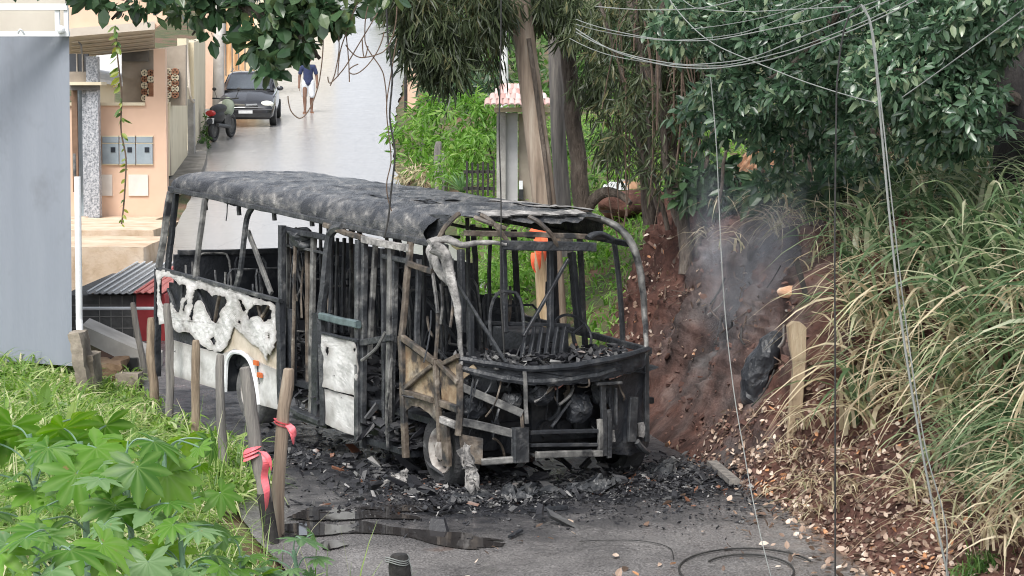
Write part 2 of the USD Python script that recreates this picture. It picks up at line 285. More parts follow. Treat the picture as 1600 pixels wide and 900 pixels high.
def ground_z(X, Y):
    X, Y = np.asarray(X, float), np.asarray(Y, float)
    z = road_z(Y)
    l, r = road_l(Y), road_r(Y)
    dl, dr = l - X, X - r
    near = 1 - sstep(8, 24, Y)
    z = z + sstep(.2, 2.2, dl) * (.18 + .95 * near * sstep(0, 4, dl)) * (1 - .75 * sstep(26, 30, Y))
    z = z + 1.75 * np.exp(-((X + .4) / 2.6) ** 2 - (Y / 5.0) ** 2)
    z = z + np.where(Y > 27, .42 * np.clip(dr, 0, 3.0) + .10 * np.clip(dr - 3, 0, 60), np.clip(dr, 0, 40) * .25) * sstep(4, 9, Y)
    z = z + .05 * np.clip(dl - 3, 0, 60) * sstep(40, 70, Y)
    z = z - .95 * sstep(.15, .8, dl) * sstep(30, 34, Y) * (1 - sstep(46, 52, Y))
    return z

def soil_mat():
    n = {'g': ('geometry', {}), 'n': ('noise_texture', {'scale': 3.2, 'detail': 9.0, 'roughness': .68}), 'sx': ('mapping', {'scale': (1.0, 1.0, .45)}),
         'r': ('rgb_ramp', {'ramp': [(.26, (.030, .017, .014)), (.42, (.075, .038, .030)), (.55, (.135, .066, .050)), (.68, (.20, .11, .083)), (.82, (.27, .18, .145))]}),
         'n2': ('noise_texture', {'scale': 2.0, 'detail': 6.0}), 'br': ('attribute', {'attribute': 'burn'}), 'ad': ('math', {'math_type': 'add'}),
         'sub': ('map_range', {'from_min': .62, 'from_max': 1.1, 'clamp': True}),
         'ashc': ('rgb_ramp', {'ramp': [(.3, (.030, .028, .028)), (.5, (.085, .078, .076)), (.7, (.21, .195, .19))]}), 'mx': ('mix', {}),
         'nb': ('noise_texture', {'scale': 14.0, 'detail': 8.0, 'roughness': .7}), 'b': ('bump', {'strength': .9, 'distance': .06}), 'p': ('principled_bsdf', {'roughness': .95, 'specular_ior_level': .2})}
    l = [('g.position', 'sx.vector'), ('sx.vector', 'n.vector'), ('n.fac', 'r.fac'), ('g.position', 'n2.vector'), ('n2.fac', 'ad.value1'), ('br.fac', 'ad.value2'), ('ad.value', 'sub.value'),
         ('sub.result', 'mx.fac'), ('r.color', 'mx.color1'), ('n.fac', 'ashc.fac'), ('ashc.color', 'mx.color2'), ('mx.color', 'p.base_color'), ('g.position', 'nb.vector'), ('nb.fac', 'b.height'), ('b.normal', 'p.normal')]
    return usdkit.material(stage, '/World/Looks/red_soil', n, l, surface='p.BSDF')
soil = soil_mat()
gm = M('verge_soil_and_weeds', [(.3, (.035, .045, .018)), (.5, (.075, .085, .032)), (.7, (.14, .115, .06))], 2.2, .95, .7, 12, dist=.05, second=(.7, .52, .62, (.15, .085, .055)))
asphalt = None
def road_mat():
    n = {'g': ('geometry', {}), 'n': ('noise_texture', {'scale': 1.1, 'detail': 8.0, 'roughness': .65}), 'nf': ('noise_texture', {'scale': 55.0, 'detail': 3.0}),
         'r': ('rgb_ramp', {'ramp': [(.3, (.070, .066, .064)), (.5, (.130, .122, .118)), (.7, (.20, .188, .18))]}), 'rf': ('rgb_ramp', {'ramp': [(.32, (.45, .45, .45)), (.5, (1.0, 1.0, 1.0)), (.68, (1.7, 1.7, 1.7))]}), 'mu': ('mix', {'mix_type': 'multiply', 'fac': 1.0}),
         's': ('attribute', {'attribute': 'soot'}), 'n2': ('noise_texture', {'scale': 2.6, 'detail': 7.0, 'roughness': .7}), 'ad': ('math', {'math_type': 'add'}), 'sm': ('map_range', {'from_min': .72, 'from_max': 1.15, 'clamp': True}),
         'mx': ('mix', {'color2': (.016, .0165, .019)}), 'd': ('attribute', {'attribute': 'dirt'}), 'ad2': ('math', {'math_type': 'add'}), 'dm': ('map_range', {'from_min': .75, 'from_max': 1.1, 'clamp': True}), 'mx2': ('mix', {'color2': (.135, .082, .058)}),
         'wet': ('attribute', {'attribute': 'wet'}), 'wn': ('map_range', {'from_min': .40, 'from_max': .60, 'to_min': -.20, 'to_max': .22}), 'ro': ('math', {'math_type': 'add', 'use_clamp': True}),
         'cr': ('voronoi_texture', {'feature': 'distance_to_edge', 'scale': .55}), 'cw': ('map_range', {'from_min': .0, 'from_max': .014, 'to_min': .78, 'to_max': 1.0, 'clamp': True}), 'cm': ('mix', {'mix_type': 'multiply', 'fac': 1.0}), 'cc': ('combine_color', {}),
         'vd': ('mix', {'mix_type': 'linear_light', 'fac': .12}),
         'gr': ('attribute', {'attribute': 'grain'}), 'wm': ('math', {'math_type': 'multiply'}), 'wg': ('map_range', {'to_min': .04, 'to_max': .9}), 'fm': ('mix', {'color1': (.29, .278, .265)}), 'gm': ('math', {'math_type': 'multiply'}), 'gm2': ('math', {'math_type': 'multiply'}), 'b': ('bump', {'strength': .8, 'distance': .014}), 'b2': ('bump', {'strength': .10, 'distance': .03}), 'p': ('principled_bsdf', {'specular_ior_level': .5})}
    l = [('g.position', 'n.vector'), ('g.position', 'nf.vector'), ('n.fac', 'r.fac'), ('nf.fac', 'rf.fac'), ('r.color', 'mu.color1'), ('rf.color', 'mu.color2'),
         ('g.position', 'n2.vector'), ('n2.fac', 'ad.value1'), ('s.fac', 'ad.value2'), ('ad.value', 'sm.value'), ('sm.result', 'mx.fac'),
         ('g.position', 'vd.color1'), ('n2.color', 'vd.color2'), ('vd.color', 'cr.vector'), ('cr.distance', 'cw.value'), ('cw.result', 'cc.r'), ('cw.result', 'cc.g'), ('cw.result', 'cc.b'), ('mu.color', 'fm.color2'), ('gr.fac', 'fm.fac'), ('fm.color', 'cm.color1'), ('cc.color', 'cm.color2'),
         ('n2.fac', 'ad2.value1'), ('d.fac', 'ad2.value2'), ('ad2.value', 'dm.value'), ('dm.result', 'mx2.fac'), ('cm.color', 'mx2.color1'), ('mx2.color', 'mx.color1'), ('mx.color', 'p.base_color'),
         ('n2.fac', 'wn.value'), ('wet.fac', 'ro.value1'), ('wn.result', 'wm.value1'), ('gr.fac', 'wg.value'), ('wg.result', 'wm.value2'), ('wm.value', 'ro.value2'), ('ro.value', 'p.roughness'),
         ('n.fac', 'gm2.value1'), ('gr.fac', 'gm2.value2'), ('gm2.value', 'b2.height'), ('b2.normal', 'b.normal'), ('nf.fac', 'gm.value1'), ('gr.fac', 'gm.value2'), ('gm.value', 'b.height'), ('b.normal', 'p.normal')]
    return usdkit.material(stage, '/World/Looks/wet_worn_road', n, l, surface='p.BSDF')
asphalt = road_mat()

# bus pose (fitted to the picture): origin at the nose, near side; local x across the bus, local y back along it
BX, BY, YAW, BW, BL, BH = -.2947, 19.033, .5672, 2.2748, 6.94, 2.648
ca, sa = math.cos(YAW), math.sin(YAW)
def bus_local(X, Y): return (X - BX) * ca + (Y - BY) * sa, -(X - BX) * sa + (Y - BY) * ca      # v across, u back

# ground: one big sheet
def axis(a, b, c, d, fine, coarse): return np.unique(np.r_[np.linspace(a, b, coarse), np.linspace(b, c, fine), np.linspace(c, d, coarse)])
gx, gy = axis(-160, -14, 8, 160, 90, 16), axis(-40, 2, 60, 420, 150, 30)
X, Y = np.meshgrid(gx, gy)
Z = ground_z(X, Y) - .03 - .10 * ((X > road_l(Y) - .1) & (X < road_r(Y) + .1)) * sstep(3, 5, Y) + .05 * (fbm(np.stack([X, Y, 0 * X], -1) * .9) - .5)
obj('ground', grid_mesh(X, Y, Z), gm, smooth=True, kind='structure')

# road: ribbon that climbs the hill behind the bus
ys = np.r_[np.linspace(3, 30, 260), np.linspace(30.3, 190, 220)]
t = np.linspace(0, 1, 48)
edge = .10
L_ = road_l(ys) + edge * (fbm(np.stack([ys * 1.3, 0 * ys, 0 * ys], -1)) - .5); R_ = road_r(ys) + edge * 2 * (fbm(np.stack([ys * 1.1, 0 * ys + 9, 0 * ys], -1)) - .5)
X = L_[:, None] * (1 - t) + R_[:, None] * t; Y = np.repeat(ys[:, None], len(t), 1)
Z = road_z(Y) + .012 * (1 - .97 * sstep(27, 36, Y)) * (fbm(np.stack([X, Y, 0 * X], -1) * 1.2) - .5) - .02 * np.abs(2 * t - 1) ** 3
v_, u_ = bus_local(X, Y)
dq = np.hypot(np.clip(np.abs(v_ - BW / 2) - BW / 2, 0, None), np.clip(np.abs(u_ - BL / 2) - BL / 2, 0, None))
soot = np.clip(.62 - .30 * np.clip(dq - .55, -2, 9), -.4, .75)
dirt = np.maximum(.45 - 1.1 * (R_[:, None] - X) - 0 * Y, -.4) * (Y < 33) + np.where(Y >= 33, -.3, 0)
dirt = np.maximum(dirt, .42 - 1.3 * np.hypot((X + .55) / 1.0, (Y - 17.2) / .8))
wet = .33 - .11 * sstep(27, 34, Y) - .24 * np.exp(-((X + .5) / 1.6) ** 2 - ((Y - 17.9) / 1.0) ** 2)
obj('road', grid_mesh(X, Y, Z), asphalt, smooth=True, kind='structure', attrs={'soot': soot.ravel(), 'dirt': dirt.ravel(), 'wet': wet.ravel(), 'grain': (1 - sstep(27, 38, Y)).ravel()})

# puddles, thin sheets a few millimetres above the road
water = usdkit.material(stage, '/World/Looks/puddle_water', {'p': ('principled_bsdf', {'base_color': (.018, .016, .015), 'roughness': .03, 'specular_ior_level': .6})}, [], surface='p.BSDF')
def ground_pt(px, py):
    d = ray(px, py); z = 0.0
    for _ in range(5): q = A([0, 0, EYE]) + d * ((z - EYE) / d[2]); z = float(road_z(q[1]))
    return q
def puddle(pts):
    q = A([ground_pt(*p)[:2] for p in pts]); q = smooth_path(np.vstack([q, q[:1]]), 70)[:-1]
    nn = fbm(np.c_[q * 5, 0 * q[:, 0]]) - .5; c = q.mean(0); q = c + (q - c) * (1 + .9 * nn[:, None]) + .08 * (np.stack([fbm(np.c_[q * 9, 0 * q[:, 0] + 4 * i]) for i in (0, 1)], 1) - .5)
    poly = Polygon(q).buffer(0); poly = max(poly.geoms, key=lambda g_: g_.area) if poly.geom_type == 'MultiPolygon' else poly
    m = MB(); m.add(*prism(poly, lambda a, b, c_: (a, b, float(road_z(b)) + .008 + c_), .004)); obj('puddle', m, water, kind='structure')
puddle([(440, 826), (470, 815), (520, 822), (560, 818), (600, 822), (650, 828), (700, 832), (745, 840), (800, 850), (770, 856), (700, 855), (660, 845), (610, 836), (560, 833), (500, 838), (455, 838)])
puddle([(448, 806), (500, 796), (580, 800), (640, 806), (650, 812), (560, 812), (480, 814)])
puddle([(690, 846), (720, 838), (770, 848), (806, 852), (760, 857)])
puddle([(560, 795), (620, 790), (700, 795), (640, 801)])
puddle([(500, 850), (520, 846), (540, 852), (515, 860)])

# red earth bank on the right: a profile swept along its toe
toe = smooth_path([(5.6, 6), (4.35, 10), (3.2, 14), (2.72, 16.7), (2.32, 19), (1.85, 21), (1.42, 23), (1.12, 25.5), (.92, 28), (1.15, 30.4), (2.4, 32.4), (5.5, 33.8), (11, 34.5), (30, 36), (70, 40)], 420)
tt = np.gradient(toe, axis=0); tt /= np.linalg.norm(tt, axis=1, keepdims=True); nrm = np.c_[tt[:, 1], -tt[:, 0]]
sl = np.r_[0, np.cumsum(np.linalg.norm(np.diff(toe, axis=0), axis=1))]
prof_near = A([(-.25, -.12), (0, .0), (.35, .12), (.8, .38), (1.2, .78), (1.6, 1.35), (1.95, 1.95), (2.4, 2.45), (3.2, 2.8), (5, 3.2), (9, 3.9), (30, 7), (70, 12)])
prof_far = A([(-.25, -.12), (0, .0), (.22, .22), (.5, .72), (.8, 1.28), (1.0, 1.80), (1.25, 2.2), (1.8, 2.45), (2.9, 2.65), (5, 3.1), (9, 3.9), (30, 7), (70, 12)])
ks = np.r_[np.linspace(0, 7, 120), np.linspace(7.2, 12, 24)]
pn = np.stack([np.interp(ks, range(13), prof_near[:, i]) for i in (0, 1)], 1); pf = np.stack([np.interp(ks, range(13), prof_far[:, i]) for i in (0, 1)], 1)
wf = sstep(17, 22, toe[:, 1]) * (1 - .0 * sl)
bd = pn[None] * (1 - wf[:, None, None]) + pf[None] * wf[:, None, None]
# bend the far outward offsets so that they do not cross
BXY = toe[:, None, :] + nrm[:, None, :] * np.minimum(bd[..., :1], 5.5) + A([1.0, .12])[None, None] * np.maximum(bd[..., :1] - 5.5, 0)
BZ = bd[..., 1] + road_z(toe[:, 1])[:, None] * .6
p3 = np.concatenate([BXY, BZ[..., None]], -1)
face = sstep(0, .6, bd[..., 0]) * (1 - .6 * sstep(4, 9, bd[..., 0]))
dn = (fbm(p3 * A([1.5, 1.5, .9])) - .5) * .55 + (fbm(p3 * A([5, 5, 2.2]) + 7) - .5) * .30 + np.abs(fbm(p3 * 9 + 3) - .5) * .22 + (fbm(p3 * 22 + 3) - .5) * .08
gully = np.abs(fbm(np.stack([sl[:, None] * 1.8 + 0 * BZ, BZ * .35, 0 * BZ], -1)) - .5)
dn = dn - (.10 - np.clip(gully, 0, .1)) * 1.6 * wf[:, None]
p3[..., 0] += nrm[:, None, 0] * -dn * face * .9; p3[..., 1] += nrm[:, None, 1] * -dn * face * .9; p3[..., 2] += dn * face * .5
bc = P(1185, 470, 23.2)
burn = np.clip(.70 - .36 * np.linalg.norm((p3 - bc) * A([1, .55, .62]), axis=-1), -.6, .6)
burn = np.maximum(burn, np.clip(.6 - .9 * np.linalg.norm((p3 - A([2.0, 20.6, .3])) * A([.8, .45, .8]), axis=-1), -.6, .6))
nb_, kb_ = BZ.shape; ii = np.arange(nb_ * kb_).reshape(nb_, kb_)
obj('earth_bank', (p3.reshape(-1, 3), np.stack([ii[:-1, :-1], ii[1:, :-1], ii[1:, 1:], ii[:-1, 1:]], -1).reshape(-1, 4)[:, ::-1]), soil, smooth=True, kind='structure', attrs={'burn': burn.ravel()})
bank_n = np.cross(np.gradient(p3, axis=1), np.gradient(p3, axis=0)); bank_n /= np.maximum(np.linalg.norm(bank_n, axis=-1, keepdims=True), 1e-9)
if bank_n[100, 40, 2] < 0: bank_n = -bank_n
from scipy.spatial import cKDTree
def project(p):
    p = np.asarray(p, float); c, s_ = math.cos(PITCH), math.sin(PITCH); q = p - A([0, 0, EYE])
    dep = q[..., 1] * c - q[..., 2] * s_; up = q[..., 1] * s_ + q[..., 2] * c
    return np.stack([800 + FOC * q[..., 0] / dep, 450 - FOC * up / dep], -1), dep
bpx, bdep = project(p3)
def on_bank(px, py):
    """nearest point of the bank's surface that is seen near (px, py)"""
    d = np.hypot(bpx[..., 0] - px, bpx[..., 1] - py) + bdep * .8; i = np.unravel_index(np.argmin(d), d.shape); return p3[i], bank_n[i]

# ------------------------------------------------------------------ foliage builders
OV = A([(0, 0, 0), (.35, -.30, .03), (.35, 0, -.03), (.35, .30, .03), (.72, -.24, .02), (.72, 0, -.04), (.72, .24, .02), (1, 0, 0)])
OVF = A([[0, 2, 1], [0, 3, 2], [1, 2, 5], [1, 5, 4], [2, 3, 6], [2, 6, 5], [4, 5, 7], [5, 6, 7]])
def leaves(p, d, n, length, width, curl=0.0):
    """many folded leaves at once: base points, directions, normals (n x 3), lengths (n), width as a share of length"""
    d = d / np.linalg.norm(d, axis=1, keepdims=True); s_ = np.cross(d, n); s_ /= np.maximum(np.linalg.norm(s_, axis=1, keepdims=True), 1e-6); n = np.cross(s_, d)
    k = len(p); L = np.broadcast_to(length, (k,))[:, None, None]; w = np.broadcast_to(width, (k,))[:, None, None]
    T = OV[None]; cz = -np.broadcast_to(curl, (k,))[:, None, None] * T[..., :1] ** 2
    v = p[:, None] + L * (T[..., :1] * d[:, None] + w * 1.6 * T[..., 1:2] * s_[:, None] + (T[..., 2:] + cz) * n[:, None])
    f = OVF[None] + (np.arange(k) * 8)[:, None, None]
    return v.reshape(-1, 3), f.reshape(-1, 3)

def rand_dir(rg, k):
    d = rg.normal(size=(k, 3)); return d / np.linalg.norm(d, axis=1, keepdims=True)

def crown(rg, centres, radii, per, length, width, droop=.2, flat=.6, curl=.15, clump=.25):
    """clumps of leaves round twig ends spread through the given blobs: uneven outline with gaps"""
    V, F, k = [], [], 0
    for c, r, n in zip(centres, radii, per):
        nt = max(1, n // 14)
        tw = rand_dir(rg, nt) * np.cbrt(rg.uniform(.15, 1, (nt, 1))) * A(r) + A(c)
        i = rg.integers(0, nt, n); off = rand_dir(rg, n)
        p = tw[i] + off * clump * rg.uniform(.1, 1, (n, 1)) * length * 4 * A([1, 1, .8])
        d = off + A([0, 0, -droop]) * rg.uniform(.4, 1.8, (n, 1)) + rg.normal(size=(n, 3)) * .35
        nn = A([0, 0, 1.]) * flat + rg.normal(size=(n, 3)) * .45 - A([0, .25, 0])
        v, f = leaves(p, d, nn, length * rg.uniform(.4, 1.35, n), width * rg.uniform(.75, 1.2, n), curl * rg.uniform(0, 2, n))
        V.append(v); F.append(f + k); k += len(v)
    return np.vstack(V), np.vstack(F)

def blades(rg, p, lean, height, width, seg=4, bend=.6, up=None):
    """arching grass blades: base points, horizontal lean directions"""
    k = len(p); t = np.linspace(0, 1, seg + 1); up = A([0, 0, 1.]) if up is None else up
    h = np.broadcast_to(height, (k,))[:, None, None]; b = np.broadcast_to(bend, (k,))[:, None, None]
    ax = p[:, None] + h * (t[None, :, None] * (1 - .55 * b * t[None, :, None]) * up + lean[:, None] * (b * t[None, :, None] ** 1.7) + A([0, 0, -.5]) * b * b * t[None, :, None] ** 3.2)
    sd_ = np.cross(lean, A([0, 0, 1.])) + rg.normal(size=(k, 3)) * .25; sd_ /= np.maximum(np.linalg.norm(sd_, axis=1, keepdims=True), 1e-6)
    w = np.broadcast_to(width, (k,))[:, None, None] * (1 - t[None, :, None] ** 2.2) * .5 + .0006
    v = np.stack([ax - sd_[:, None] * w, ax + sd_[:, None] * w], 2).reshape(k, -1, 3)
    f = A([[2 * i, 2 * i + 1, 2 * i + 3, 2 * i + 2] for i in range(seg)]); f = np.vstack([f[:, [0, 1, 2]], f[:, [0, 2, 3]]])
    return v.reshape(-1, 3), (f[None] + (np.arange(k) * (2 * seg + 2))[:, None, None]).reshape(-1, 3)

def lean_dirs(rg, k, bias=(0, 0, 0)):
    a = rg.uniform(0, 2 * np.pi, k); d = np.c_[np.cos(a), np.sin(a), 0 * a] + A(bias); return d / np.maximum(np.linalg.norm(d, axis=1, keepdims=True), .3)
def limb(m, pts, r0, r1, n=8, k=14, wob=.0, seed=0):
    q = smooth_path(pts, k); rr = np.linspace(r0, r1, k)
    if wob: q = q + (np.stack([fbm(q * 2.1 + seed + 10 * i) for i in range(3)], -1) - .5) * wob
    m.tube(q, rr * (1 + .25 * (fbm(q * 6 + seed) - .5)), n); return q

# ------------------------------------------------------------------ the burnt bus
bus = thing('burnt_bus', 'gutted burnt-out bus with peeled white side panels blocking the road', 'bus', (BX, BY, 0), YAW)
def tum(z): return .13 * np.clip(np.asarray(z, float) - 1.40, 0, None) / 1.2
def sh(v):                                                     # the bus stands a little tilted
    v = np.array(v, float); v[..., 2] += .0222 * v[..., 1] - .019 * v[..., 0]; return v
EL = A([*bus_local(0, 0), EYE])
def bray(px, py):
    d = ray(px, py); return A([d[0] * ca + d[1] * sa, -d[0] * sa + d[1] * ca, d[2]])
def S(px, py, off=0.0):
    """point of the near side (off metres further in), bus coordinates"""
    d = bray(px, py); v = off
    for _ in range(6):
        t = (v - EL[0]) / d[0]; q = EL + t * d; z = q[2] - .0222 * q[1] + .019 * q[0]; v = float(tum(z)) + off
    return A([v, q[1], z])
def nose(v, z): return .35 * abs(2 * v / BW - 1) ** 2.6 + .26 * np.clip(z - 1.25, 0, 2) / 1.1
def F(px, py, off=0.0):
    d = bray(px, py); u = .2
    for _ in range(8):
        t = (u - EL[1]) / d[1]; q = EL + t * d; z = q[2] - .0222 * q[1] + .019 * q[0]; u = float(nose(np.clip(q[0], 0, BW), z)) + off
    return A([q[0], u, z])
class BMB(MB):
    def get(s): v, f = MB.get(s); return sh(v), f
def bpart(name, m, mat, parent=None, smooth=False, label=None): return obj(name, m, mat, bus if parent is None else parent, smooth, label=label)
def wobble(m, amp, sc, seed=0):
    v, f = MB.get(m); v = v + amp * 2 * (np.stack([fbm(v * sc + seed + 17 * i) for i in range(3)], -1) - .5)
    k = type(m)(); k.add(v, f); return k
def longbar(p0, p1, w, d, up=(0, 0, 1), n=8, amp=.01, seed=0):
    m = BMB(); q = np.linspace(A(p0, float), A(p1, float), n)
    t = unit(q[-1] - q[0]); a = np.cross(t, up); a = unit(a) if np.linalg.norm(a) > .02 else A([1., 0, 0]); b = np.cross(a, t)
    q = q + (fbm(q * 3.1 + seed)[:, None] - .5) * amp * 2 * a + (fbm(q * 2.7 + seed + 5)[:, None] - .5) * amp * 2 * b
    c = .16 * min(w, d)
    ring = A([(-w / 2 + c, -d / 2), (w / 2 - c, -d / 2), (w / 2, -d / 2 + c), (w / 2, d / 2 - c), (w / 2 - c, d / 2), (-w / 2 + c, d / 2), (-w / 2, d / 2 - c), (-w / 2, -d / 2 + c)])
    v = np.vstack([qq + ring[:, :1] * a + ring[:, 1:] * b for qq in q]); k = 8
    f = [[i * k + j, i * k + (j + 1) % k, (i + 1) * k + (j + 1) % k, (i + 1) * k + j] for i in range(n - 1) for j in range(k)]
    m.add(v, f); e = (n - 1) * k
    m.add(v[:k], [[0, j + 1, j] for j in range(1, k - 1)]); m.add(v[e:], [[0, j, j + 1] for j in range(1, k - 1)])
    return m
sb_seed = [0]
def sbar(name, a, b, w, mat, d=.05, off=0.0, amp=.012, off2=None, n=8, label=None):
    sb_seed[0] += 1; w *= .82
    return bpart(name, longbar(S(*a, off), S(*b, off if off2 is None else off2), d, w, up=(0, 1, 0) if abs(a[1] - b[1]) > 1.2 * abs(a[0] - b[0]) else (0, 0, 1), amp=amp, seed=sb_seed[0], n=n), mat, label=label)
def ragged(pts, amp, step=5.0):
    q = A(list(pts) + [pts[0]], float); d = np.r_[0, np.cumsum(np.linalg.norm(np.diff(q, axis=0), axis=1))]; n = max(len(pts) * 2, int(d[-1] / step))
    t_ = np.linspace(0, d[-1], n, endpoint=False); r_ = np.stack([np.interp(t_, d, q[:, i]) for i in (0, 1)], 1)
    return r_ + (np.stack([fbm(np.c_[r_ * .35, 0 * t_ + 3 * i]) for i in (0, 1)], 1) - .5) * 2 * amp
def skin_panel(pxs, holes, off, th, fn=S, sub=.07, bulge=.0, seed=0, jag=0.0):
    """a sheet following the bus side, cut to the outline it has"""
    if jag: pxs = ragged(pxs, jag); holes = [ragged(h, min(jag, 2.2), 3.0) for h in holes]
    out = [fn(x, y, off) for x, y in pxs]; hl = [[fn(x, y, off) for x, y in h] for h in holes]
    ax = 1 if fn is S else 0
    poly = Polygon([(p[ax], p[2]) for p in out]).buffer(0)
    for h in hl: poly = poly.difference(Polygon([(p[ax], p[2]) for p in h]).buffer(0))
    if poly.geom_type == 'MultiPolygon': poly = max(poly.geoms, key=lambda g_: g_.area)
    m = trimesh.creation.extrude_polygon(poly, th)
    v, f = trimesh.remesh.subdivide_to_size(m.vertices, m.faces, sub, max_iter=14)
    uu, zz, dd = v[:, 0], v[:, 1], v[:, 2]
    bl = bulge * 2 * (fbm(np.c_[uu * 4, zz * 4, 0 * uu] + seed) - .5) + bulge * (fbm(np.c_[uu * 11, zz * 11, 0 * uu] + seed) - .5)
    import shapely
    skin_panel.edge = shapely.distance(poly.boundary, shapely.points(uu, zz))
    if fn is S: q = np.c_[tum(zz) + off + dd + bl, uu, zz]
    else: q = np.c_[uu, A([nose(a_, b_) for a_, b_ in zip(np.clip(uu, 0, BW), zz)]) + off + dd + bl, zz]
    k = BMB(); k.add(q, f); return k
def sooted(name, clean, soot_c, width, scale):
    """paint blistered and smoked along its burnt edges (edge = distance to the torn edge in metres)"""
    n = {'g': ('geometry', {}), 'e': ('attribute', {'attribute': 'edge'}), 'n': ('noise_texture', {'scale': scale, 'detail': 8.0, 'roughness': .65}), 'nm': ('map_range', {'from_min': .3, 'from_max': .7, 'to_min': -1.0, 'to_max': .55}), 'em': ('map_range', {'from_min': .0, 'from_max': width, 'to_min': .85, 'to_max': .0, 'clamp': True}),
         'ad': ('math', {'math_type': 'multiply_add', 'value2': 1.0, 'use_clamp': True}), 'r': ('rgb_ramp', {'ramp': clean}), 'r2': ('rgb_ramp', {'ramp': soot_c}), 'mx': ('mix', {}), 'n2': ('noise_texture', {'scale': 2.3, 'detail': 6.0}), 'st': ('map_range', {'from_min': .50, 'from_max': .72, 'to_min': 0, 'to_max': .75, 'clamp': True}), 'mx2': ('mix', {'color2': (.20, .185, .165)}),
         'nb': ('noise_texture', {'scale': 28.0, 'detail': 6.0}), 'b': ('bump', {'strength': .35, 'distance': .012}), 'p': ('principled_bsdf', {'roughness': .5})}
    l = [('g.position', 'n.vector'), ('g.position', 'n2.vector'), ('g.position', 'nb.vector'), ('e.fac', 'em.value'), ('n.fac', 'nm.value'), ('em.result', 'ad.value1'), ('nm.result', 'ad.value3'), ('n.fac', 'r.fac'), ('n.fac', 'r2.fac'), ('ad.value', 'mx.fac'), ('r.color', 'mx.color1'), ('r2.color', 'mx.color2'),
         ('n2.fac', 'st.value'), ('st.result', 'mx2.fac'), ('mx.color', 'mx2.color1'), ('mx2.color', 'p.base_color'), ('nb.fac', 'b.height'), ('b.normal', 'p.normal')]
    l = [x for x in l if x != ('em.result', 'ad.value1')] + [('em.result', 'ad.value1')]
    return usdkit.material(stage, '/World/Looks/' + name, n, l, surface='p.BSDF')
melt = sooted('blistered_white_skin', [(.3, (.40, .39, .375)), (.55, (.62, .61, .59))], [(.35, (.10, .085, .07)), (.5, (.26, .24, .22)), (.65, (.50, .48, .46))], .085, 4)
white = sooted('smoked_white_panel', [(.3, (.38, .37, .355)), (.55, (.60, .59, .57))], [(.35, (.09, .08, .07)), (.5, (.22, .20, .18)), (.65, (.42, .40, .38))], .11, 4)
def spanel(name, mat, label=None, **kw):
    m_ = skin_panel(**kw); v, f = m_.get(); o = obj(name, (v, f), mat, bus, False, label=label, attrs={'edge': skin_panel.edge}); return o
# --- floor, chassis
m = BMB(); m.box((.12, .55, .62), (BW - .12, BL - .05, .68)); bpart('floor', m, char)
for v in (.62, BW - .62): m = BMB(); m.box((v - .04, .25, .42), (v + .04, BL - .2, .60)); bpart('chassis_rail', m, char)
for u in (1.9, 2.9, 3.9, 5.9): m = BMB(); m.box((.15, u, .46), (BW - .15, u + .06, .61)); bpart('cross_member', m, char)
for u in (.80, 4.80): m = BMB(); m.tube([(.3, u, .38), (BW - .3, u, .38)], .055, 10); bpart('axle', m, char)
m = BMB(); m.box((.35, 2.2, .28), (.62, 3.3, .58)); bpart('fuel_tank', m, char)

# --- wheels
def wheel(vc, uc, mt, side, rad=.345, squash=.0):
    w = group_part('wheel', bus); m = BMB(); n = 40; th = np.linspace(0, 2 * np.pi, n, endpoint=False)
    prof = [(.205, .01), (.212, .0), (.30, -.014), (.33, .015), (rad, .05), (rad, .19), (.335, .22), (.25, .23)]
    rings = [np.c_[np.full(n, vc + side * (q[1])), uc + q[0] * np.cos(th), np.maximum(.015, .42 + q[0] * np.sin(th))] for q in prof]
    v = np.vstack(rings); k = len(prof); f = [[i * n + j, i * n + (j + 1) % n, (i + 1) * n + (j + 1) % n, (i + 1) * n + j] for i in range(k - 1) for j in range(n)]
    if side > 0: f = [q[::-1] for q in f]
    m.add(v, f); obj('tyre', wobble(m, .012, 6), mt, w, smooth=40)
    m = BMB(); prof = [(.214, .0), (.207, -.010), (.194, .0), (.187, .025), (.174, .046), (.11, .052), (.106, .02), (.085, -.015), (.045, -.025), (.0, -.025)]
    rings = [np.c_[np.full(n, vc + side * q[1]), uc + q[0] * np.cos(th), .42 + q[0] * np.sin(th)] for q in prof]
    v = np.vstack(rings); f = [[i * n + j, i * n + (j + 1) % n, (i + 1) * n + (j + 1) % n, (i + 1) * n + j] for i in range(len(prof) - 1) for j in range(n)]
    if side > 0: f = [q[::-1] for q in f]
    m.add(v, f); rm = obj('rim', m, rimm, w, smooth=40)
    for j in range(8):
        a = j * np.pi / 4; c_ = A([vc + side * .036, uc + .142 * math.cos(a), .42 + .142 * math.sin(a)]); m = BMB(); m.tube([c_, c_ + A([side * .02, 0, 0])], .023, 10); obj('rim_hole', m, blackpl, w)
    m = BMB()
    for j in range(6):
        a = j * np.pi / 3 + .3; c_ = A([vc + side * .02, uc + .084 * math.cos(a), .42 + .084 * math.sin(a)]); m.tube([c_, c_ - A([side * .035, 0, 0])], .014, 6)
    obj('wheel_nut', m, rust, w, kind='stuff')
wheel(.09, .80, tyre, 1); wheel(.10, 4.80, tyregrey, 1); wheel(BW - .09, .80, tyre, -1); wheel(BW - .10, 4.80, tyre, -1)

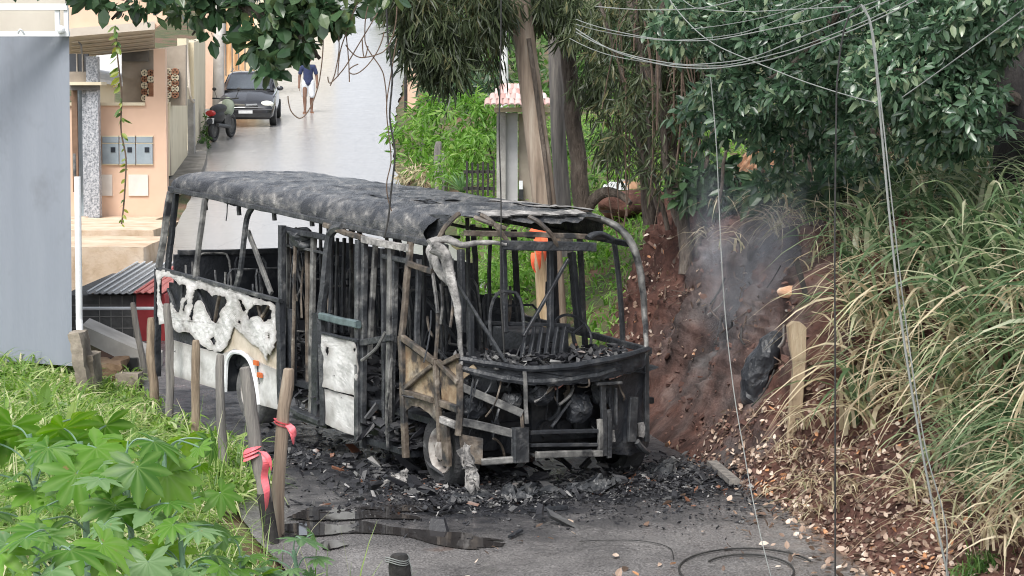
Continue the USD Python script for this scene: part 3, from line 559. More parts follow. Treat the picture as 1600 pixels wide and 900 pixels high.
# --- roof: a warped shell that sags, ending in a torn edge above the windscreen
nu, nv = 170, 70
uu = np.linspace(0, 1, nu); vv = np.linspace(0, 1, nv)
cs = smooth_path([(.125, 0), (.117, .22), (.135, .45), (.19, .68), (.31, .85), (.55, .96), (BW / 2, 1.0), (BW - .55, .96), (BW - .31, .85), (BW - .19, .68), (BW - .135, .45), (BW - .117, .22), (BW - .125, 0)], nv)
def edge_z(u): return 2.30 + .17 * (np.asarray(u, float) - 1.5) / 5.2
cz = A([cs[:, 0], 2.33 + cs[:, 1] * .30]).T
ufront = np.interp(cs[:, 0], [.1, .2, .4, .8, 1.4, 1.8, 2.05, 2.2], [1.15, 1.02, .66, .46, .50, .72, 1.05, 1.25]) + .10 * (fbm(np.c_[cs[:, 0] * 4.5, cs[:, 1] * 4, 0 * cs[:, 0]]) - .5) + .08 * (fbm(np.c_[cs[:, 0] * 14, cs[:, 1] * 4, 0 * cs[:, 0]]) - .5)
U = ufront[None] * (1 - uu[:, None]) + (BL - .02) * uu[:, None]
V = np.repeat(cs[None, :, 0], nu, 0); H_ = np.repeat(cs[None, :, 1], nu, 0)
endr = np.clip((U - (BL - .25)) / .25, 0, 1)                       # rounded rear end
ZZ = edge_z(U) + H_ * (2.625 + .075 * (U - 1) / 6 - edge_z(U)) * np.sqrt(np.clip(1 - .72 * endr ** 2, .05, 1)); V = BW / 2 + (V - BW / 2) * (1 - .04 * endr ** 2)
ZZ = ZZ - .10 * H_ * np.clip((1.0 - U) / .6, 0, 1) ** 2 - .10 * H_ * np.clip((V - 1.5) / .7, 0, 1) ** 2 * np.clip((1.9 - U) / 1.2, 0, 1)
pp = np.stack([V, U, ZZ], -1); topw = np.clip((cs[:, 1] - .45) / .5, 0, 1)[None]
ZZ = ZZ - topw * (.025 * np.abs(fbm(pp * A([1.2, 2.4, 0]) + 3) - .5) * 2 + .045 * np.abs(fbm(pp * A([7.5, 1.0, 0])) - .45) + .02 * np.abs(fbm(pp * A([3, 9, 0]) + 5) - .5)) - topw * .02 * np.abs(np.sin(U * np.pi / .85 + 2 * fbm(pp * A([.7, 0, 0]))))
ZZ = ZZ + .009 * (fbm(pp * 17) - .5) * topw
V = V + .016 * (fbm(pp * A([1, 5, 6]) + 9) - .5) * (1 - topw) + .012 * (fbm(pp * 15 + 9) - .5) * (1 - topw)
lowrag = (vv < .02)[None] | (vv > .98)[None]
ZZ = ZZ + lowrag * .06 * (fbm(pp * A([0, 7, 0])) - .5)
cs = cz
v_, f_ = grid_mesh(V, U, ZZ); m = BMB(); m.add(v_, f_)
bpart('roof', m, roofm, smooth=True)
# loose torn sheets and seams lying on the roof
for k in range(10):
    c_ = A([R.uniform(.4, 1.9), R.uniform(1.2, 6.5), 2.6]); a = R.uniform(-.3, .3); ln, wd = R.uniform(.5, 1.5), R.uniform(.05, .25)
    g0, g1 = np.meshgrid(np.linspace(-1, 1, 12), np.linspace(-1, 1, 5), indexing='ij')
    x = c_[0] + g1 * wd * (1 + .5 * np.sin(3 * g0 + k)) / 2 - g0 * ln * a / 2; y = c_[1] + g0 * ln / 2
    z = 2.612 - .09 * np.clip(np.abs(x - BW / 2) - .45, 0, 1) ** 1.5 + .05 * (fbm(np.stack([x * 6, y * 4, 0 * x + k], -1)) - .45)
    m = BMB(); m.add(*grid_mesh(x, y, z)); m.add(*grid_mesh(x, y, z - .012)); bpart('torn_sheet', m, [roofm, ash, char2, char][k % 4], smooth=True)
g0, g1 = np.meshgrid(np.linspace(.45, 1.55, 30), np.linspace(0, 1, 8), indexing='ij'); y_ = .50 + .14 * fbm(np.stack([g0 * 5, 0 * g0, 0 * g0], -1)) + g1 * (.04 + .22 * fbm(np.stack([g0 * 3, 0 * g0 + 5, 0 * g0], -1))); z_ = 2.632 - .10 * np.clip((1.0 - y_) / .6, 0, 1) ** 2 - .05 * np.clip(np.abs(g0 - BW / 2) - .5, 0, 1) + .03 * (fbm(np.stack([g0 * 8, y_ * 8, 0 * g0], -1)) - .5)
m = BMB(); m.add(*grid_mesh(g0, y_, z_)); m.add(*grid_mesh(g0, y_, z_ - .01)); bpart('torn_sheet', m, char2 if 0 else ash, smooth=True, label='pale ash-coated strip along the front roof edge')
# roof bows carrying the skin, seen from inside and through the missing front
for u in (1.75, 2.6, 3.45, 4.3, 5.15, 6.0):
    m = BMB(); m.tube([(q[0] * .96 + .045, u, q[1] - .05) for q in cs[::5]], .026, 5); bpart('roof_bow', m, char2)
# cant rails
for sgn, nm in ((0, 1), (1, 1)):
    v0 = .12 if not sgn else BW - .12
    bpart('cant_rail', longbar((v0, .75, 2.28), (v0, BL - .08, 2.47), .05, .055, n=40, amp=.02, seed=4 + sgn), char2 if not sgn else char)

# --- near side
sill_y = lambda x: 418 + (x - 247) * (467 - 418) / 190.0
sbar('sill_rail', (247, 419), (439, 470), .05, char2, .05, .0, amp=.006, n=20)
sbar('corner_pillar', (266, 300), (248, 418), .075, pipe, .07)
sbar('corner_pillar', (275, 302), (262, 420), .11, char, .05, .10)
sbar('corner_pillar', (247, 420), (246, 588), .06, char, .08, .02)
sbar('window_pillar', (320, 310), (305, 434), .075, pipe, .05)
m = BMB(); m.tube(smooth_path([S(402, 322, .02), S(392, 327, .02), S(385, 345, .02), S(376, 420, .02), S(369, 448, .02)], 16), [.02] * 2 + [.034] * 14, 6); bpart('window_pillar', m, char2)
sbar('fallen_strut', (388, 362), (424, 459), .075, pipe, .03, .10, label='pale scorched strut fallen across the rear window')
sbar('hanging_strip', (357, 298), (352, 345), .014, char2, .01, .03, amp=.02)
for x in (262, 290, 300, 335, 352, 395):                               # window-sill gussets and stubs
    a = sill_y(x); sbar('pillar_stub', (x, a - R.uniform(8, 26)), (x + R.uniform(-2, 4), a + 3), .02, [pipe, char2][int(x) % 2], .02, R.uniform(.08, .3))

# peeled white skin of the rear body side
outer = [(245, 418), (262, 423), (284, 430), (300, 437), (318, 440), (340, 445), (358, 450), (374, 453), (382, 461), (396, 465), (412, 470), (424, 472), (429, 482), (431, 505), (432, 530), (427, 548), (424, 556), (421, 550), (416, 563), (412, 552), (404, 545), (392, 536), (383, 526), (372, 516), (365, 510), (361, 520), (356, 536), (348, 549), (336, 550), (324, 545), (310, 536), (300, 522), (290, 518), (280, 520), (270, 512), (262, 500), (256, 506), (248, 508), (245, 470)]
h1 = [(252, 436), (258, 431), (266, 433), (274, 438), (281, 446), (285, 443), (292, 448), (293, 458), (290, 466), (287, 465), (284, 474), (281, 486), (276, 489), (270, 478), (267, 472), (265, 490), (258, 494), (252, 470), (249, 450)]
h2 = [(303, 453), (309, 450), (318, 452), (327, 458), (331, 464), (334, 461), (342, 462), (351, 464), (354, 472), (352, 478), (347, 483), (344, 492), (340, 504), (334, 506), (329, 502), (325, 494), (321, 486), (317, 476), (313, 469), (308, 470), (305, 476), (303, 488), (302, 500), (299, 502), (297, 494), (299, 482), (301, 466)]
h3 = [(394, 477), (400, 475), (406, 478), (410, 476), (421, 478), (424, 487), (423, 496), (416, 501), (412, 504), (406, 500), (402, 494), (394, 496), (388, 500), (385, 493), (388, 484)]
h4 = [(372, 467), (377, 471), (380, 479), (383, 484), (379, 488), (374, 480)]
h5 = [(295, 468), (292, 478), (291, 486), (286, 488), (288, 478), (291, 470)]
h6 = [(373, 499), (376, 502), (375, 506), (372, 504)]; h7 = [(328, 530), (332, 527), (337, 534), (334, 539), (330, 537)]; h8 = [(417, 524), (420, 522), (422, 527), (419, 530)]
spanel('melted_panel', melt, pxs=outer, holes=[h1, h2, h3, h4, h5, h6, h7, h8], off=-.015, th=.010, bulge=.03, sub=.045, jag=2.6, label='white skin melted into drips and torn holes')
bpart('scorched_underskin', skin_panel([(350, 500), (436, 520), (437, 579), (412, 571), (396, 562), (385, 552), (366, 545), (350, 552)], [], .012, .01, bulge=.006), cream)
bpart('dark_belt_strip', skin_panel([(270, 508), (352, 535), (352, 553), (270, 531)], [], .014, .01, bulge=.006), char)
arch = [(352, 612), (353, 585), (354, 568), (358, 556), (366, 550), (376, 551), (386, 558), (393, 570), (398, 588), (401, 606), (404, 632)]
spanel('lower_side_panel', white, pxs=[(262, 529), (310, 543), (348, 553), (366, 545), (385, 552), (396, 562), (437, 580), (437, 641)] + arch[::-1] + [(300, 596), (262, 585)], holes=[], off=-.006, th=.010, bulge=.007, sub=.06)
m = BMB(); m.tube(smooth_path([S(x, y, -.012) for x, y in arch], 30), .024, 6); bpart('wheel_arch_lip', m, whitep)
m = BMB(); pts = [S(x, y, .0) for x, y in smooth_path(A(arch, float), 18)]; v = np.vstack([A(pts), A(pts) + A([.5, 0, 0])]); n = len(pts)
m.add(v, [[i, i + 1, n + i + 1, n + i] for i in range(n - 1)]); bpart('wheel_well', m, char)
for x, y in ((400, 567), (406, 586)):
    c_ = S(x, y, -.03); m = BMB(); m.box(c_ - A([.012, .045, .025]), c_ + A([.012, .045, .025])); bpart('side_marker', m, orange)
sbar('skirt_seam', (401, 566), (405, 600), .008, char2, .01, -.015, amp=.002)
for x0, y0, x1, y1 in ((262, 452, 282, 500), (310, 453, 330, 500), (404, 478, 412, 512), (286, 440, 283, 520), (344, 462, 330, 530), (420, 478, 400, 510)):
    sbar('body_frame', (x0, y0), (x1, y1), .045, [panelrust, char2, rust][(x0) % 3], .035, .05)
m = BMB(); m.box((.10, 3.75, .66), (.13, BL - .05, 1.40)); bpart('inner_lining', m, char)

# middle door opening
sbar('door_post', (441, 352), (440, 640), .085, char2, .07, .0)
sbar('door_post', (438, 470), (441, 632), .10, char, .08, .02)
sbar('door_post', (449, 360), (450, 560), .045, pipe, .04, .12)
sbar('door_post', (461, 358), (457, 610), .035, rust, .03, .05)
sbar('door_post', (490, 372), (486, 650), .075, pipe, .05, .10)
sbar('door_post', (481, 390), (482, 640), .07, rust, .05, .18)
sbar('door_post', (495, 490), (492, 660), .16, char, .04, .06)
sbar('door_header', (438, 357), (512, 372), .07, char, .05, .05)
sbar('door_header', (445, 383), (508, 396), .03, char2, .03, .10)
sbar('step_edge', (458, 640), (504, 660), .07, char2, .10, .02)
m = BMB(); m.box((.05, 2.95, .30), (.75, 3.70, .36)); bpart('step', m, char)
m = BMB(); m.box((.40, 2.95, .50), (.75, 3.70, .55)); bpart('step', m, char)
for k in range(4): sbar('twisted_conduit', (452 + 5 * k, 372 + 3 * k), (466 + 6 * k, 470 + 10 * k), .015, [rust, char2][k % 2], .015, .2 + .12 * k, amp=.05)
m = BMB(); m.mesh(trimesh.creation.icosphere(3, .12)); k_ = wobble(m, .11, 9); v, f = MB.get(k_); k2 = BMB(); k2.add(v * A([1, 1.6, .8]) + S(470, 372, .12), f); bpart('melted_header_lump', k2, char2, smooth=True)

# window frame and white panels between the doors
m = BMB(); m.tube(smooth_path([S(536, 355, .0), S(524, 357, .0), S(515, 368, .0), S(511, 395, .0), S(506, 450, .0), S(501, 490, .0), S(502, 520, .0), S(506, 664, .0)], 24), .045, 6); bpart('window_frame', m, char2)
sbar('window_frame', (561, 375), (560, 690), .085, char2, .07)
sbar('window_frame', (508, 352), (566, 372), .06, rust, .06)
sbar('belt_bar', (502, 494), (560, 507), .085, greenbar, .06, -.01)
sbar('belt_bar', (506, 520), (560, 533), .03, char, .05)
pan1 = [(501, 521), (504, 519), (522, 526), (540, 531), (554, 534), (557, 548), (557, 580), (557, 619), (540, 615), (520, 609), (503, 603), (501, 570), (500, 540)]
spanel('side_panel', white, pxs=pan1, holes=[[(510, 541), (516, 543), (515, 551), (512, 559), (510, 552)], [(552, 545), (556, 542), (556, 550), (553, 551)]], off=-.012, th=.01, bulge=.022, sub=.05, jag=1.2, label='upper white panel between the doors, heat-buckled with a small hole')
pan2 = [(503, 606), (530, 614), (557, 622), (557, 682), (540, 676), (520, 668), (512, 664), (506, 660), (504, 630)]
spanel('side_panel', white, pxs=pan2, holes=[], off=-.004, th=.01, bulge=.014, sub=.05, seed=4, jag=.8, label='lower white panel between the doors with a dark seam above')
for k, x in enumerate((518, 527, 538, 549)): sbar('window_bar', (x, 372), (x - 3, 520), .035 if k % 2 else .05, [char, char2][k % 2], .03, .25 + .15 * k)

# front door opening
sbar('door_post', (570, 380), (567, 700), .06, char2, .06, .02)
sbar('door_post', (587, 372), (577, 560), .05, pipe, .05, .10)
sbar('door_post', (599, 388), (601, 670), .05, char2, .05, .12)
sbar('door_post', (611, 385), (607, 660), .075, pipe, .05, .02)
sbar('door_post', (618, 400), (610, 700), .05, char2, .06, .05)
sbar('door_rail', (564, 536), (612, 528), .075, char2, .04, .03)
m = BMB(); m.tube(smooth_path([S(565, 563, -.06), S(580, 552, -.08), S(592, 538, -.08), S(602, 519, -.06)], 12), .016, 6); bpart('door_handle', m, pipe)
m = BMB(); m.tube(smooth_path([S(612, 560, -.02), S(607, 610, -.05), S(604, 640, -.02), S(606, 700, -.03)], 12), .014, 5); bpart('door_handle', m, pipe)
m = BMB(); m.box((.05, 1.28, .28), (.75, 2.15, .34)); bpart('step', m, char)
m = BMB(); m.box((.40, 1.28, .48), (.75, 2.15, .53)); bpart('step', m, char)
sbar('door_header', (566, 374), (640, 388), .085, ash, .04, -.01, label='white ash-coated header over the front door')
sbar('door_header', (600, 400), (640, 408), .06, char2, .05, .04)

# front quarter
sbar('quarter_post', (641, 378), (628, 525), .075, rust, .05)
sbar('quarter_post', (627, 525), (634, 715), .075, rust, .06)
sbar('quarter_post', (655, 405), (650, 560), .045, char2, .05, .06)
sbar('quarter_post', (672, 400), (684, 490), .03, pipe, .03)
sbar('quarter_post', (684, 490), (681, 565), .035, rust, .03)
sbar('quarter_post', (681, 562), (688, 690), .06, rust, .05, -.008)
sbar('quarter_rail', (638, 412), (676, 425), .065, rust, .04, -.006)
sbar('quarter_brace', (629, 528), (681, 566), .075, rust, .045, -.012)
sbar('quarter_brace', (631, 608), (677, 570), .045, rust, .04, -.010)
sbar('quarter_brace', (684, 566), (716, 598), .06, rust, .045, -.012)
sbar('quarter_brace', (688, 570), (716, 556), .05, rust, .04, -.010)
bpart('quarter_panel', skin_panel([(632, 540), (679, 572), (680, 628), (660, 620), (632, 610)], [], .015, .008, bulge=.012), panelrust, smooth=50)
bpart('quarter_panel', skin_panel([(687, 575), (715, 560), (716, 640), (690, 630)], [], .015, .008, bulge=.012), panelrust, smooth=50)
sbar('quarter_rail', (629, 612), (676, 625), .06, rust, .05, -.014)
sbar('quarter_rail', (690, 630), (716, 638), .08, rust, .05, -.012)
bpart('front_wheel_arch', skin_panel([(629, 615), (676, 628), (688, 660), (684, 662), (670, 646), (656, 636), (643, 634), (634, 642), (630, 648)], [], -.006, .012), rust)
sbar('quarter_post', (696, 662), (698, 728), .13, rust, .05, .0)
sbar('quarter_rail', (690, 655), (712, 664), .08, ash, .05, -.012)
bpart('splash_plate', skin_panel([(632, 640), (662, 640), (690, 668), (690, 672), (655, 655), (632, 700)], [], .28, .01), rust)

# A pillars, header, dome frame
m = BMB(); q = smooth_path([F(676, 384, .05), F(694, 398, .03), F(702, 425, .01), F(709, 455, .0), F(716, 490, -.01), F(719, 530), F(720, 570)], 26)
m.tube(q, np.interp(np.linspace(0, 1, 26), [0, .2, .45, .62, .75, 1], [.08, .072, .05, .04, .03, .028]), 10, flat=.55, up=(1, 0, 0)); bpart('windscreen_pillar', wobble(m, .016, 9), ash, smooth=True, label='near windscreen pillar coated in pale ash')
m = BMB(); q = smooth_path([S(668, 388, -.01), S(680, 410, -.01), S(692, 430, -.01), S(702, 440, -.005), S(706, 425)], 18); m.tube(q, np.interp(np.linspace(0, 1, 18), [0, .4, 1], [.055, .07, .04]), 8, flat=.3, up=(1, 0, 0)); bpart('melted_gusset', wobble(m, .02, 9), ash, smooth=True)
m = BMB(); m.tube(smooth_path([F(718, 568, .0), F(719, 620, .0), F(716, 680, .0)], 14), .034, 6); bpart('corner_post', m, rust)
m = BMB(); q = smooth_path([F(672, 380, .06), F(700, 374, .03), F(722, 384), F(748, 380), F(770, 378), F(790, 381)], 22); m.tube(q, np.interp(np.linspace(0, 1, 22), [0, .25, .55, 1], [.075, .08, .055, .035]), 9, flat=.45); bpart('windscreen_header', wobble(m, .02, 9), ash, smooth=True, label='near half of the windscreen header, pale with ash')
bpart('windscreen_header', wobble(longbar(F(785, 383), F(930, 386), .05, .085, n=16), .006, 8), char2)
bpart('windscreen_header', wobble(longbar(F(725, 364, .12), F(945, 370, .12), .04, .05, n=16), .006, 8), rust)
m = BMB(); q = smooth_path([F(918, 372, .12), F(938, 366, .10), F(956, 374, .08)], 16); m.tube(q, .045, 8, flat=.5); bpart('melted_gusset', wobble(m, .02, 9), char2, smooth=True)
q = smooth_path([(BW - .50, 1.00, 2.54), (BW - .28, .84, 2.47), (BW - .14, .70, 2.30), (BW - .07, .62, 1.95), (BW - .05, .60, 1.65), F(1009, 540, .06), F(1008, 560, .06)], 24)
m = BMB(); m.tube(q, np.interp(np.linspace(0, 1, 24), [0, .3, .6, 1], [.05, .055, .045, .03]), 8, flat=.7); bpart('windscreen_pillar', wobble(m, .010, 9), pipe, smooth=True, label='far windscreen pillar, bare curved metal')
m = BMB(); m.tube(smooth_path([(BW - .05, 1.1, 2.25), (BW - .04, 1.02, 1.8), (BW - .03, .98, 1.3)], 12), .028, 6); bpart('windscreen_pillar', m, char2)
for pts in (((718, 334), (704, 345), (692, 360), (684, 378)), ((752, 336), (768, 346), (782, 362), (796, 382)), ((826, 338), (846, 350), (860, 364), (870, 384)), ((742, 340), (770, 350), (790, 357))):
    m = BMB(); m.tube(smooth_path([F(x, y, .03 - .07 * math.sin(i_ / (len(pts) - 1) * 3.14)) for i_, (x, y) in enumerate(pts)], 12), .022, 6); bpart('dome_rib', wobble(m, .008, 8), rust)
bpart('dome_skin', skin_panel([(628, 335), (690, 335), (712, 338), (690, 362), (676, 372), (660, 378), (640, 366)], [], .10, .01, bulge=.05), char2, smooth=60)

# front face: sill, bars, posts
m = BMB(); q = smooth_path([F(718, 560), F(748, 566), F(790, 572), F(830, 576), F(880, 574), F(930, 566), F(975, 556), F(1011, 545, .05)], 30); m.tube(q, .036, 6, flat=.8); bpart('windscreen_sill', wobble(m, .012, 7), char)
m = BMB(); q = smooth_path([F(722, 575, .02), F(760, 586, .02), F(800, 593, .02), F(850, 596, .02), F(915, 590, .02), F(960, 578, .02)], 26); m.tube(q, .03, 6); bpart('front_cross_bar', wobble(m, .010, 7), char2)
bpart('front_cross_bar', longbar(F(721, 604, .02), F(816, 646, .0), .035, .07, n=12), pipe)
bpart('front_cross_bar', longbar(F(721, 658, .02), F(802, 677, .0), .035, .075, n=12), pipe)
bpart('front_cross_bar', longbar(F(752, 722, .0), F(802, 718, .0), .06, .06, n=6), pipe)
bpart('front_cross_bar', longbar(F(838, 711, .02), F(940, 708, .02), .05, .06, n=8), pipe)
bpart('front_cross_bar', longbar(F(828, 676, .05), F(938, 672, .05), .05, .035, n=8), char)
bpart('front_cross_bar', longbar(F(828, 696, .06), F(938, 694, .06), .05, .03, n=8), char)
bpart('front_cross_bar', longbar(F(880, 597, .05), F(928, 588, .03), .03, .05, n=6), char2)
bpart('front_cross_bar', longbar(F(972, 624, .10), F(1009, 600, .12), .03, .04, n=6), char2)
bpart('front_brace', longbar(F(722, 588, .02), F(742, 572, .02), .03, .05, n=4), panelrust)
bpart('front_panel', skin_panel([(718, 678), (755, 685), (754, 726), (722, 722)], [], .01, .01, fn=F), rust)
bpart('front_post', longbar(F(813, 668, .0), F(813, 722, .0), .07, .16, up=(1, 0, 0), n=6), char2)
bpart('front_post', longbar(F(819, 580, -.01), F(823, 662, -.01), .02, .035, n=10, amp=.012), pipe)
bpart('front_post', longbar(F(814, 640, .0), F(817, 675, .0), .02, .03, n=6), rust)
for x0, y0, x1, y1, w, mt in ((941, 600, 944, 712, .055, char2), (962, 606, 962, 664, .02, char2), (990, 620, 986, 690, .09, char2), (1010, 555, 1010, 690, .05, char2), (950, 640, 952, 715, .05, char2), (936, 655, 938, 705, .05, pipe)):
    bpart('front_post', longbar(F(x0, y0, .04), F(x1, y1, .04), w, .04, up=(0, 1, 0), n=8), mt)
bpart('front_cross_bar', longbar(F(932, 600, .02), F(970, 598, .02), .05, .025, n=6), char2)
bpart('headlamp_bowl', skin_panel([(952, 675), (960, 672), (962, 690), (953, 692)], [], .02, .03, fn=F), ash)
bpart('headlamp_bowl', skin_panel([(997, 662), (1006, 660), (1010, 672), (1006, 684), (998, 682)], [], .04, .03, fn=F), ash)
bpart('front_panel', skin_panel([(975, 640), (995, 630), (990, 690), (974, 692)], [], .08, .01, fn=F), char)
m = BMB(); q = smooth_path([F(995, 690, .0), F(1003, 700, .0), F(1012, 706, .05)], 6); m.tube(q, .03, 6); bpart('bumper_remnant', m, char2)
for a, b in (((760, 566), (640, 566)),): pass
bpart('front_fascia', skin_panel([(722, 566), (760, 572), (790, 576), (830, 580), (880, 577), (930, 569), (975, 559), (1008, 549), (1009, 572), (985, 582), (960, 590), (915, 599), (870, 603), (830, 602), (790, 597), (760, 590), (722, 582)], [], .01, .01, fn=F, sub=.08, bulge=.03, jag=3.0), char)
bpart('corner_panel', skin_panel([(950, 596), (1008, 574), (1013, 640), (1013, 700), (985, 712), (955, 708)], [], .09, .01, fn=F, sub=.08, bulge=.03, jag=2.0), char)
# radiator, engine and heaps behind the front
m = BMB(); m.box((.85, .45, .50), (1.62, .55, 1.0)); bpart('radiator', m, char)
for k in range(4):
    c_ = A([.98 + .19 * k, .40, .62]); m = BMB(); m.tube([c_, c_ + A([0, .05, 0])], .075, 14); m.tube([c_ - A([0, .01, 0]), c_ + A([0, .04, 0])], .045, 12); bpart('lamp_socket', m, [char2, char][k % 2])
m = BMB(); m.mesh(trimesh.creation.box((.75, .9, .5))); v, f = MB.get(m); v, f = trimesh.remesh.subdivide_to_size(v, f, .09); m = BMB(); m.add(v + A([1.15, 1.1, .95]), f); bpart('engine_block', wobble(m, .07, 4), char, smooth=50)
def shards(rg, k, place, smin=.03, smax=.14, flat=.35):
    """many small irregular bent bits; place(k) gives their centres"""
    V, F_, n = [], [], 0
    p = place(k); s_ = np.exp(rg.uniform(math.log(smin), math.log(smax), k))
    base = A([[-1, -1, -1], [1, -1, -1], [1, 1, -1], [-1, 1, -1], [-1, -1, 1], [1, -1, 1], [1, 1, 1], [-1, 1, 1]], float) * .5
    fq = np.vstack([BOXF[:, [0, 1, 2]], BOXF[:, [0, 2, 3]]])
    sc = np.stack([s_ * rg.uniform(.5, 2.2, k), s_ * rg.uniform(.3, 1.1, k), s_ * rg.uniform(.06, flat, k)], -1)
    v = base[None] * (1 + rg.normal(size=(k, 8, 3)) * .28) * sc[:, None]
    a = rg.uniform(0, 2 * np.pi, k); b = rg.normal(size=k) * .45; c = rg.normal(size=k) * .45
    ca_, sa_ = np.cos(a), np.sin(a); cb, sb = np.cos(b), np.sin(b); cc, sc_ = np.cos(c), np.sin(c)
    Rz = np.zeros((k, 3, 3)); Rz[:, 0, 0] = ca_; Rz[:, 0, 1] = -sa_; Rz[:, 1, 0] = sa_; Rz[:, 1, 1] = ca_; Rz[:, 2, 2] = 1
    Rx = np.zeros((k, 3, 3)); Rx[:, 0, 0] = 1; Rx[:, 1, 1] = cb; Rx[:, 1, 2] = -sb; Rx[:, 2, 1] = sb; Rx[:, 2, 2] = cb
    Ry = np.zeros((k, 3, 3)); Ry[:, 1, 1] = 1; Ry[:, 0, 0] = cc; Ry[:, 0, 2] = sc_; Ry[:, 2, 0] = -sc_; Ry[:, 2, 2] = cc
    v = np.einsum('kij,kvj->kvi', Rz @ Rx @ Ry, v) + p[:, None]
    return v.reshape(-1, 3), (fq[None] + (np.arange(k) * 8)[:, None, None]).reshape(-1, 3)
def inside(lo, hi, pw=1.0):
    return lambda k: np.c_[R.uniform(lo[0], hi[0], k), R.uniform(lo[1], hi[1], k), lo[2] + (hi[2] - lo[2]) * R.uniform(0, 1, k) ** pw]
m = BMB(); m.add(*shards(R, 900, inside((.25, .22, 1.18), (BW - .25, .85, 1.33), 1.5), .02, .085)); bpart('dashboard_rubble', m, debrism)
g0, g1 = np.meshgrid(np.linspace(.08, BW - .08, 30), np.linspace(0, 1, 10), indexing='ij'); yy = A([nose(a, 1.2) for a in g0.ravel()]).reshape(g0.shape) * (1 - g1) + g1 * .85 + .03
m = BMB(); m.add(*grid_mesh(g0, yy, 1.15 + .14 * (fbm(np.stack([g0, yy, 0 * g0], -1) * 6) - .4))); bpart('dashboard', m, char, smooth=True)
m = BMB(); m.add(*shards(R, 260, inside((.75, .35, .98), (1.6, .75, 1.14)), .03, .13)); bpart('engine_rubble', m, debrism)
for k, (x, y) in enumerate(((880, 595), (858, 606), (885, 620), (848, 615))):
    c_ = F(x, y, .12); m = BMB(); m.tube(smooth_path([c_ + A([-.09, 0, -.07]), c_ + A([0, -.03, 0]), c_ + A([.08, .02, .07])], 8), [.028] * 8, 6, flat=.5); bpart('melted_hose', m, [M('pinkish_burnt_wire', [(.3, (.30, .12, .09)), (.7, (.46, .24, .19))], 9, .6), rust, pipe, ash][k])
for k in range(12):
    a = F(735 + R.uniform(0, 200), 575 + R.uniform(0, 8), .1); b = a + A([R.normal() * .12, R.uniform(0, .1), -R.uniform(.15, .55)]); m = BMB(); m.tube(smooth_path([a, (a + b) / 2 + R.normal(size=3) * .06, b], 8), .008, 4); bpart('hanging_wire', m, [char2, rust, char][k % 3])
m = BMB(); m.box((.30, .62, .42), (BW - .3, .66, .95)); bpart('firewall', m, char)
for k in range(34):
    x, y = R.uniform(730, 1000), R.uniform(590, 690); a = F(x, y, R.uniform(.08, .3)); b = a + A([R.normal() * .10, R.uniform(-.03, .06), -R.uniform(.05, .30)]); m = BMB(); m.tube(smooth_path([a, (a + b) / 2 + R.normal(size=3) * .04, b], 7), R.uniform(.005, .02), 5, flat=R.uniform(.3, 1)); bpart('charred_fitting', wobble(m, .01, 14), [char, char, char2, rust, char][k % 5])
for k in range(5):
    x, y = 745 + 52 * k + R.uniform(-12, 12), R.uniform(600, 640); c_ = F(x, y, .16); mm_ = trimesh.creation.icosphere(3, 1.0); vv_ = mm_.vertices * A([R.uniform(.09, .16), .08, R.uniform(.07, .14)]); vv_ = vv_ + .12 * (np.stack([fbm(vv_ * 11 + k * 5 + 9 * i) for i in range(3)], -1) - .5); m = BMB(); m.add(vv_ + c_, mm_.faces); bpart('melted_lump', m, [char, char2, char][k % 3])
for k in range(30):
    x = R.uniform(440, 520) if k % 3 else R.uniform(650, 720); y = 360 + (x - 440) * .12 + R.uniform(5, 130); ln = R.uniform(30, 140); o = R.uniform(.05, .9)
    a, b = S(x, y, o), S(x + R.normal() * 7, y + ln, o + R.normal() * .08); m = BMB(); m.tube(smooth_path([a, (a + b) / 2 + R.normal(size=3) * .03, b], 7), R.uniform(.005, .013), 5); bpart('hanging_wire', m, [char, char2, pipe, rust, char][k % 5])
# floor heaps
m = BMB(); m.add(*shards(R, 900, inside((.15, .9, .68), (BW - .15, BL - .1, .92), 2.0), .03, .2)); bpart('floor_rubble', m, debrism)
m = BMB(); m.add(*shards(R, 260, inside((.02, 1.25, .32), (.7, 2.2, .62), 1.4), .03, .16)); bpart('step_rubble', m, debrism)
m = BMB(); m.add(*shards(R, 160, inside((.05, 2.95, .36), (.7, 3.7, .60), 1.4), .03, .13)); bpart('step_rubble', m, debrism)

# --- far side
for u0, u1, z0, z1 in ((2.9, BL - .05, .66, 1.52), (3.7, BL - .05, 1.50, 1.84)):
    g0, g1 = np.meshgrid(np.linspace(u0, u1, 40), np.linspace(z0, z1, 10), indexing='ij'); x = BW - .05 + .05 * (fbm(np.stack([g0 * 3, g1 * 3, 0 * g0], -1)) - .5)
    m = BMB(); m.add(*grid_mesh(x, g0, g1)); m.add(*grid_mesh(x + .02, g0, g1)); bpart('far_side_panel', m, char, smooth=True)
m = BMB(); m.box((.15, BL - .10, .6), (BW - .15, BL - .06, 1.72)); bpart('rear_panel', m, char)
bpart('far_sill_rail', longbar((BW - .05, .5, 1.28), (BW - .05, BL - .05, 1.52), .05, .06, n=30, amp=.01), char2)
bpart('far_lower_rail', longbar((BW - .03, .5, .80), (BW - .03, 3.0, .80), .05, .06, n=14, amp=.01), char)
for k, u in enumerate((1.55, 2.05, 2.75, 3.55, 4.4, 5.25, 6.1)):
    bpart('far_window_pillar', longbar((BW - .15, u, 2.27), (BW - .04, u + .02, .7), .05, [.05, .09, .06][k % 3], up=(0, 1, 0), n=10, amp=.015, seed=k), char if k % 3 else char2)
bpart('rear_pillar', longbar((BW - .14, BL - .1, 2.3), (BW - .04, BL - .06, .6), .07, .09, up=(0, 1, 0), n=8), char)
bpart('rear_window_bar', longbar((.2, BL - .10, 1.74), (BW - .2, BL - .10, 1.74), .05, .06, n=12), char2)
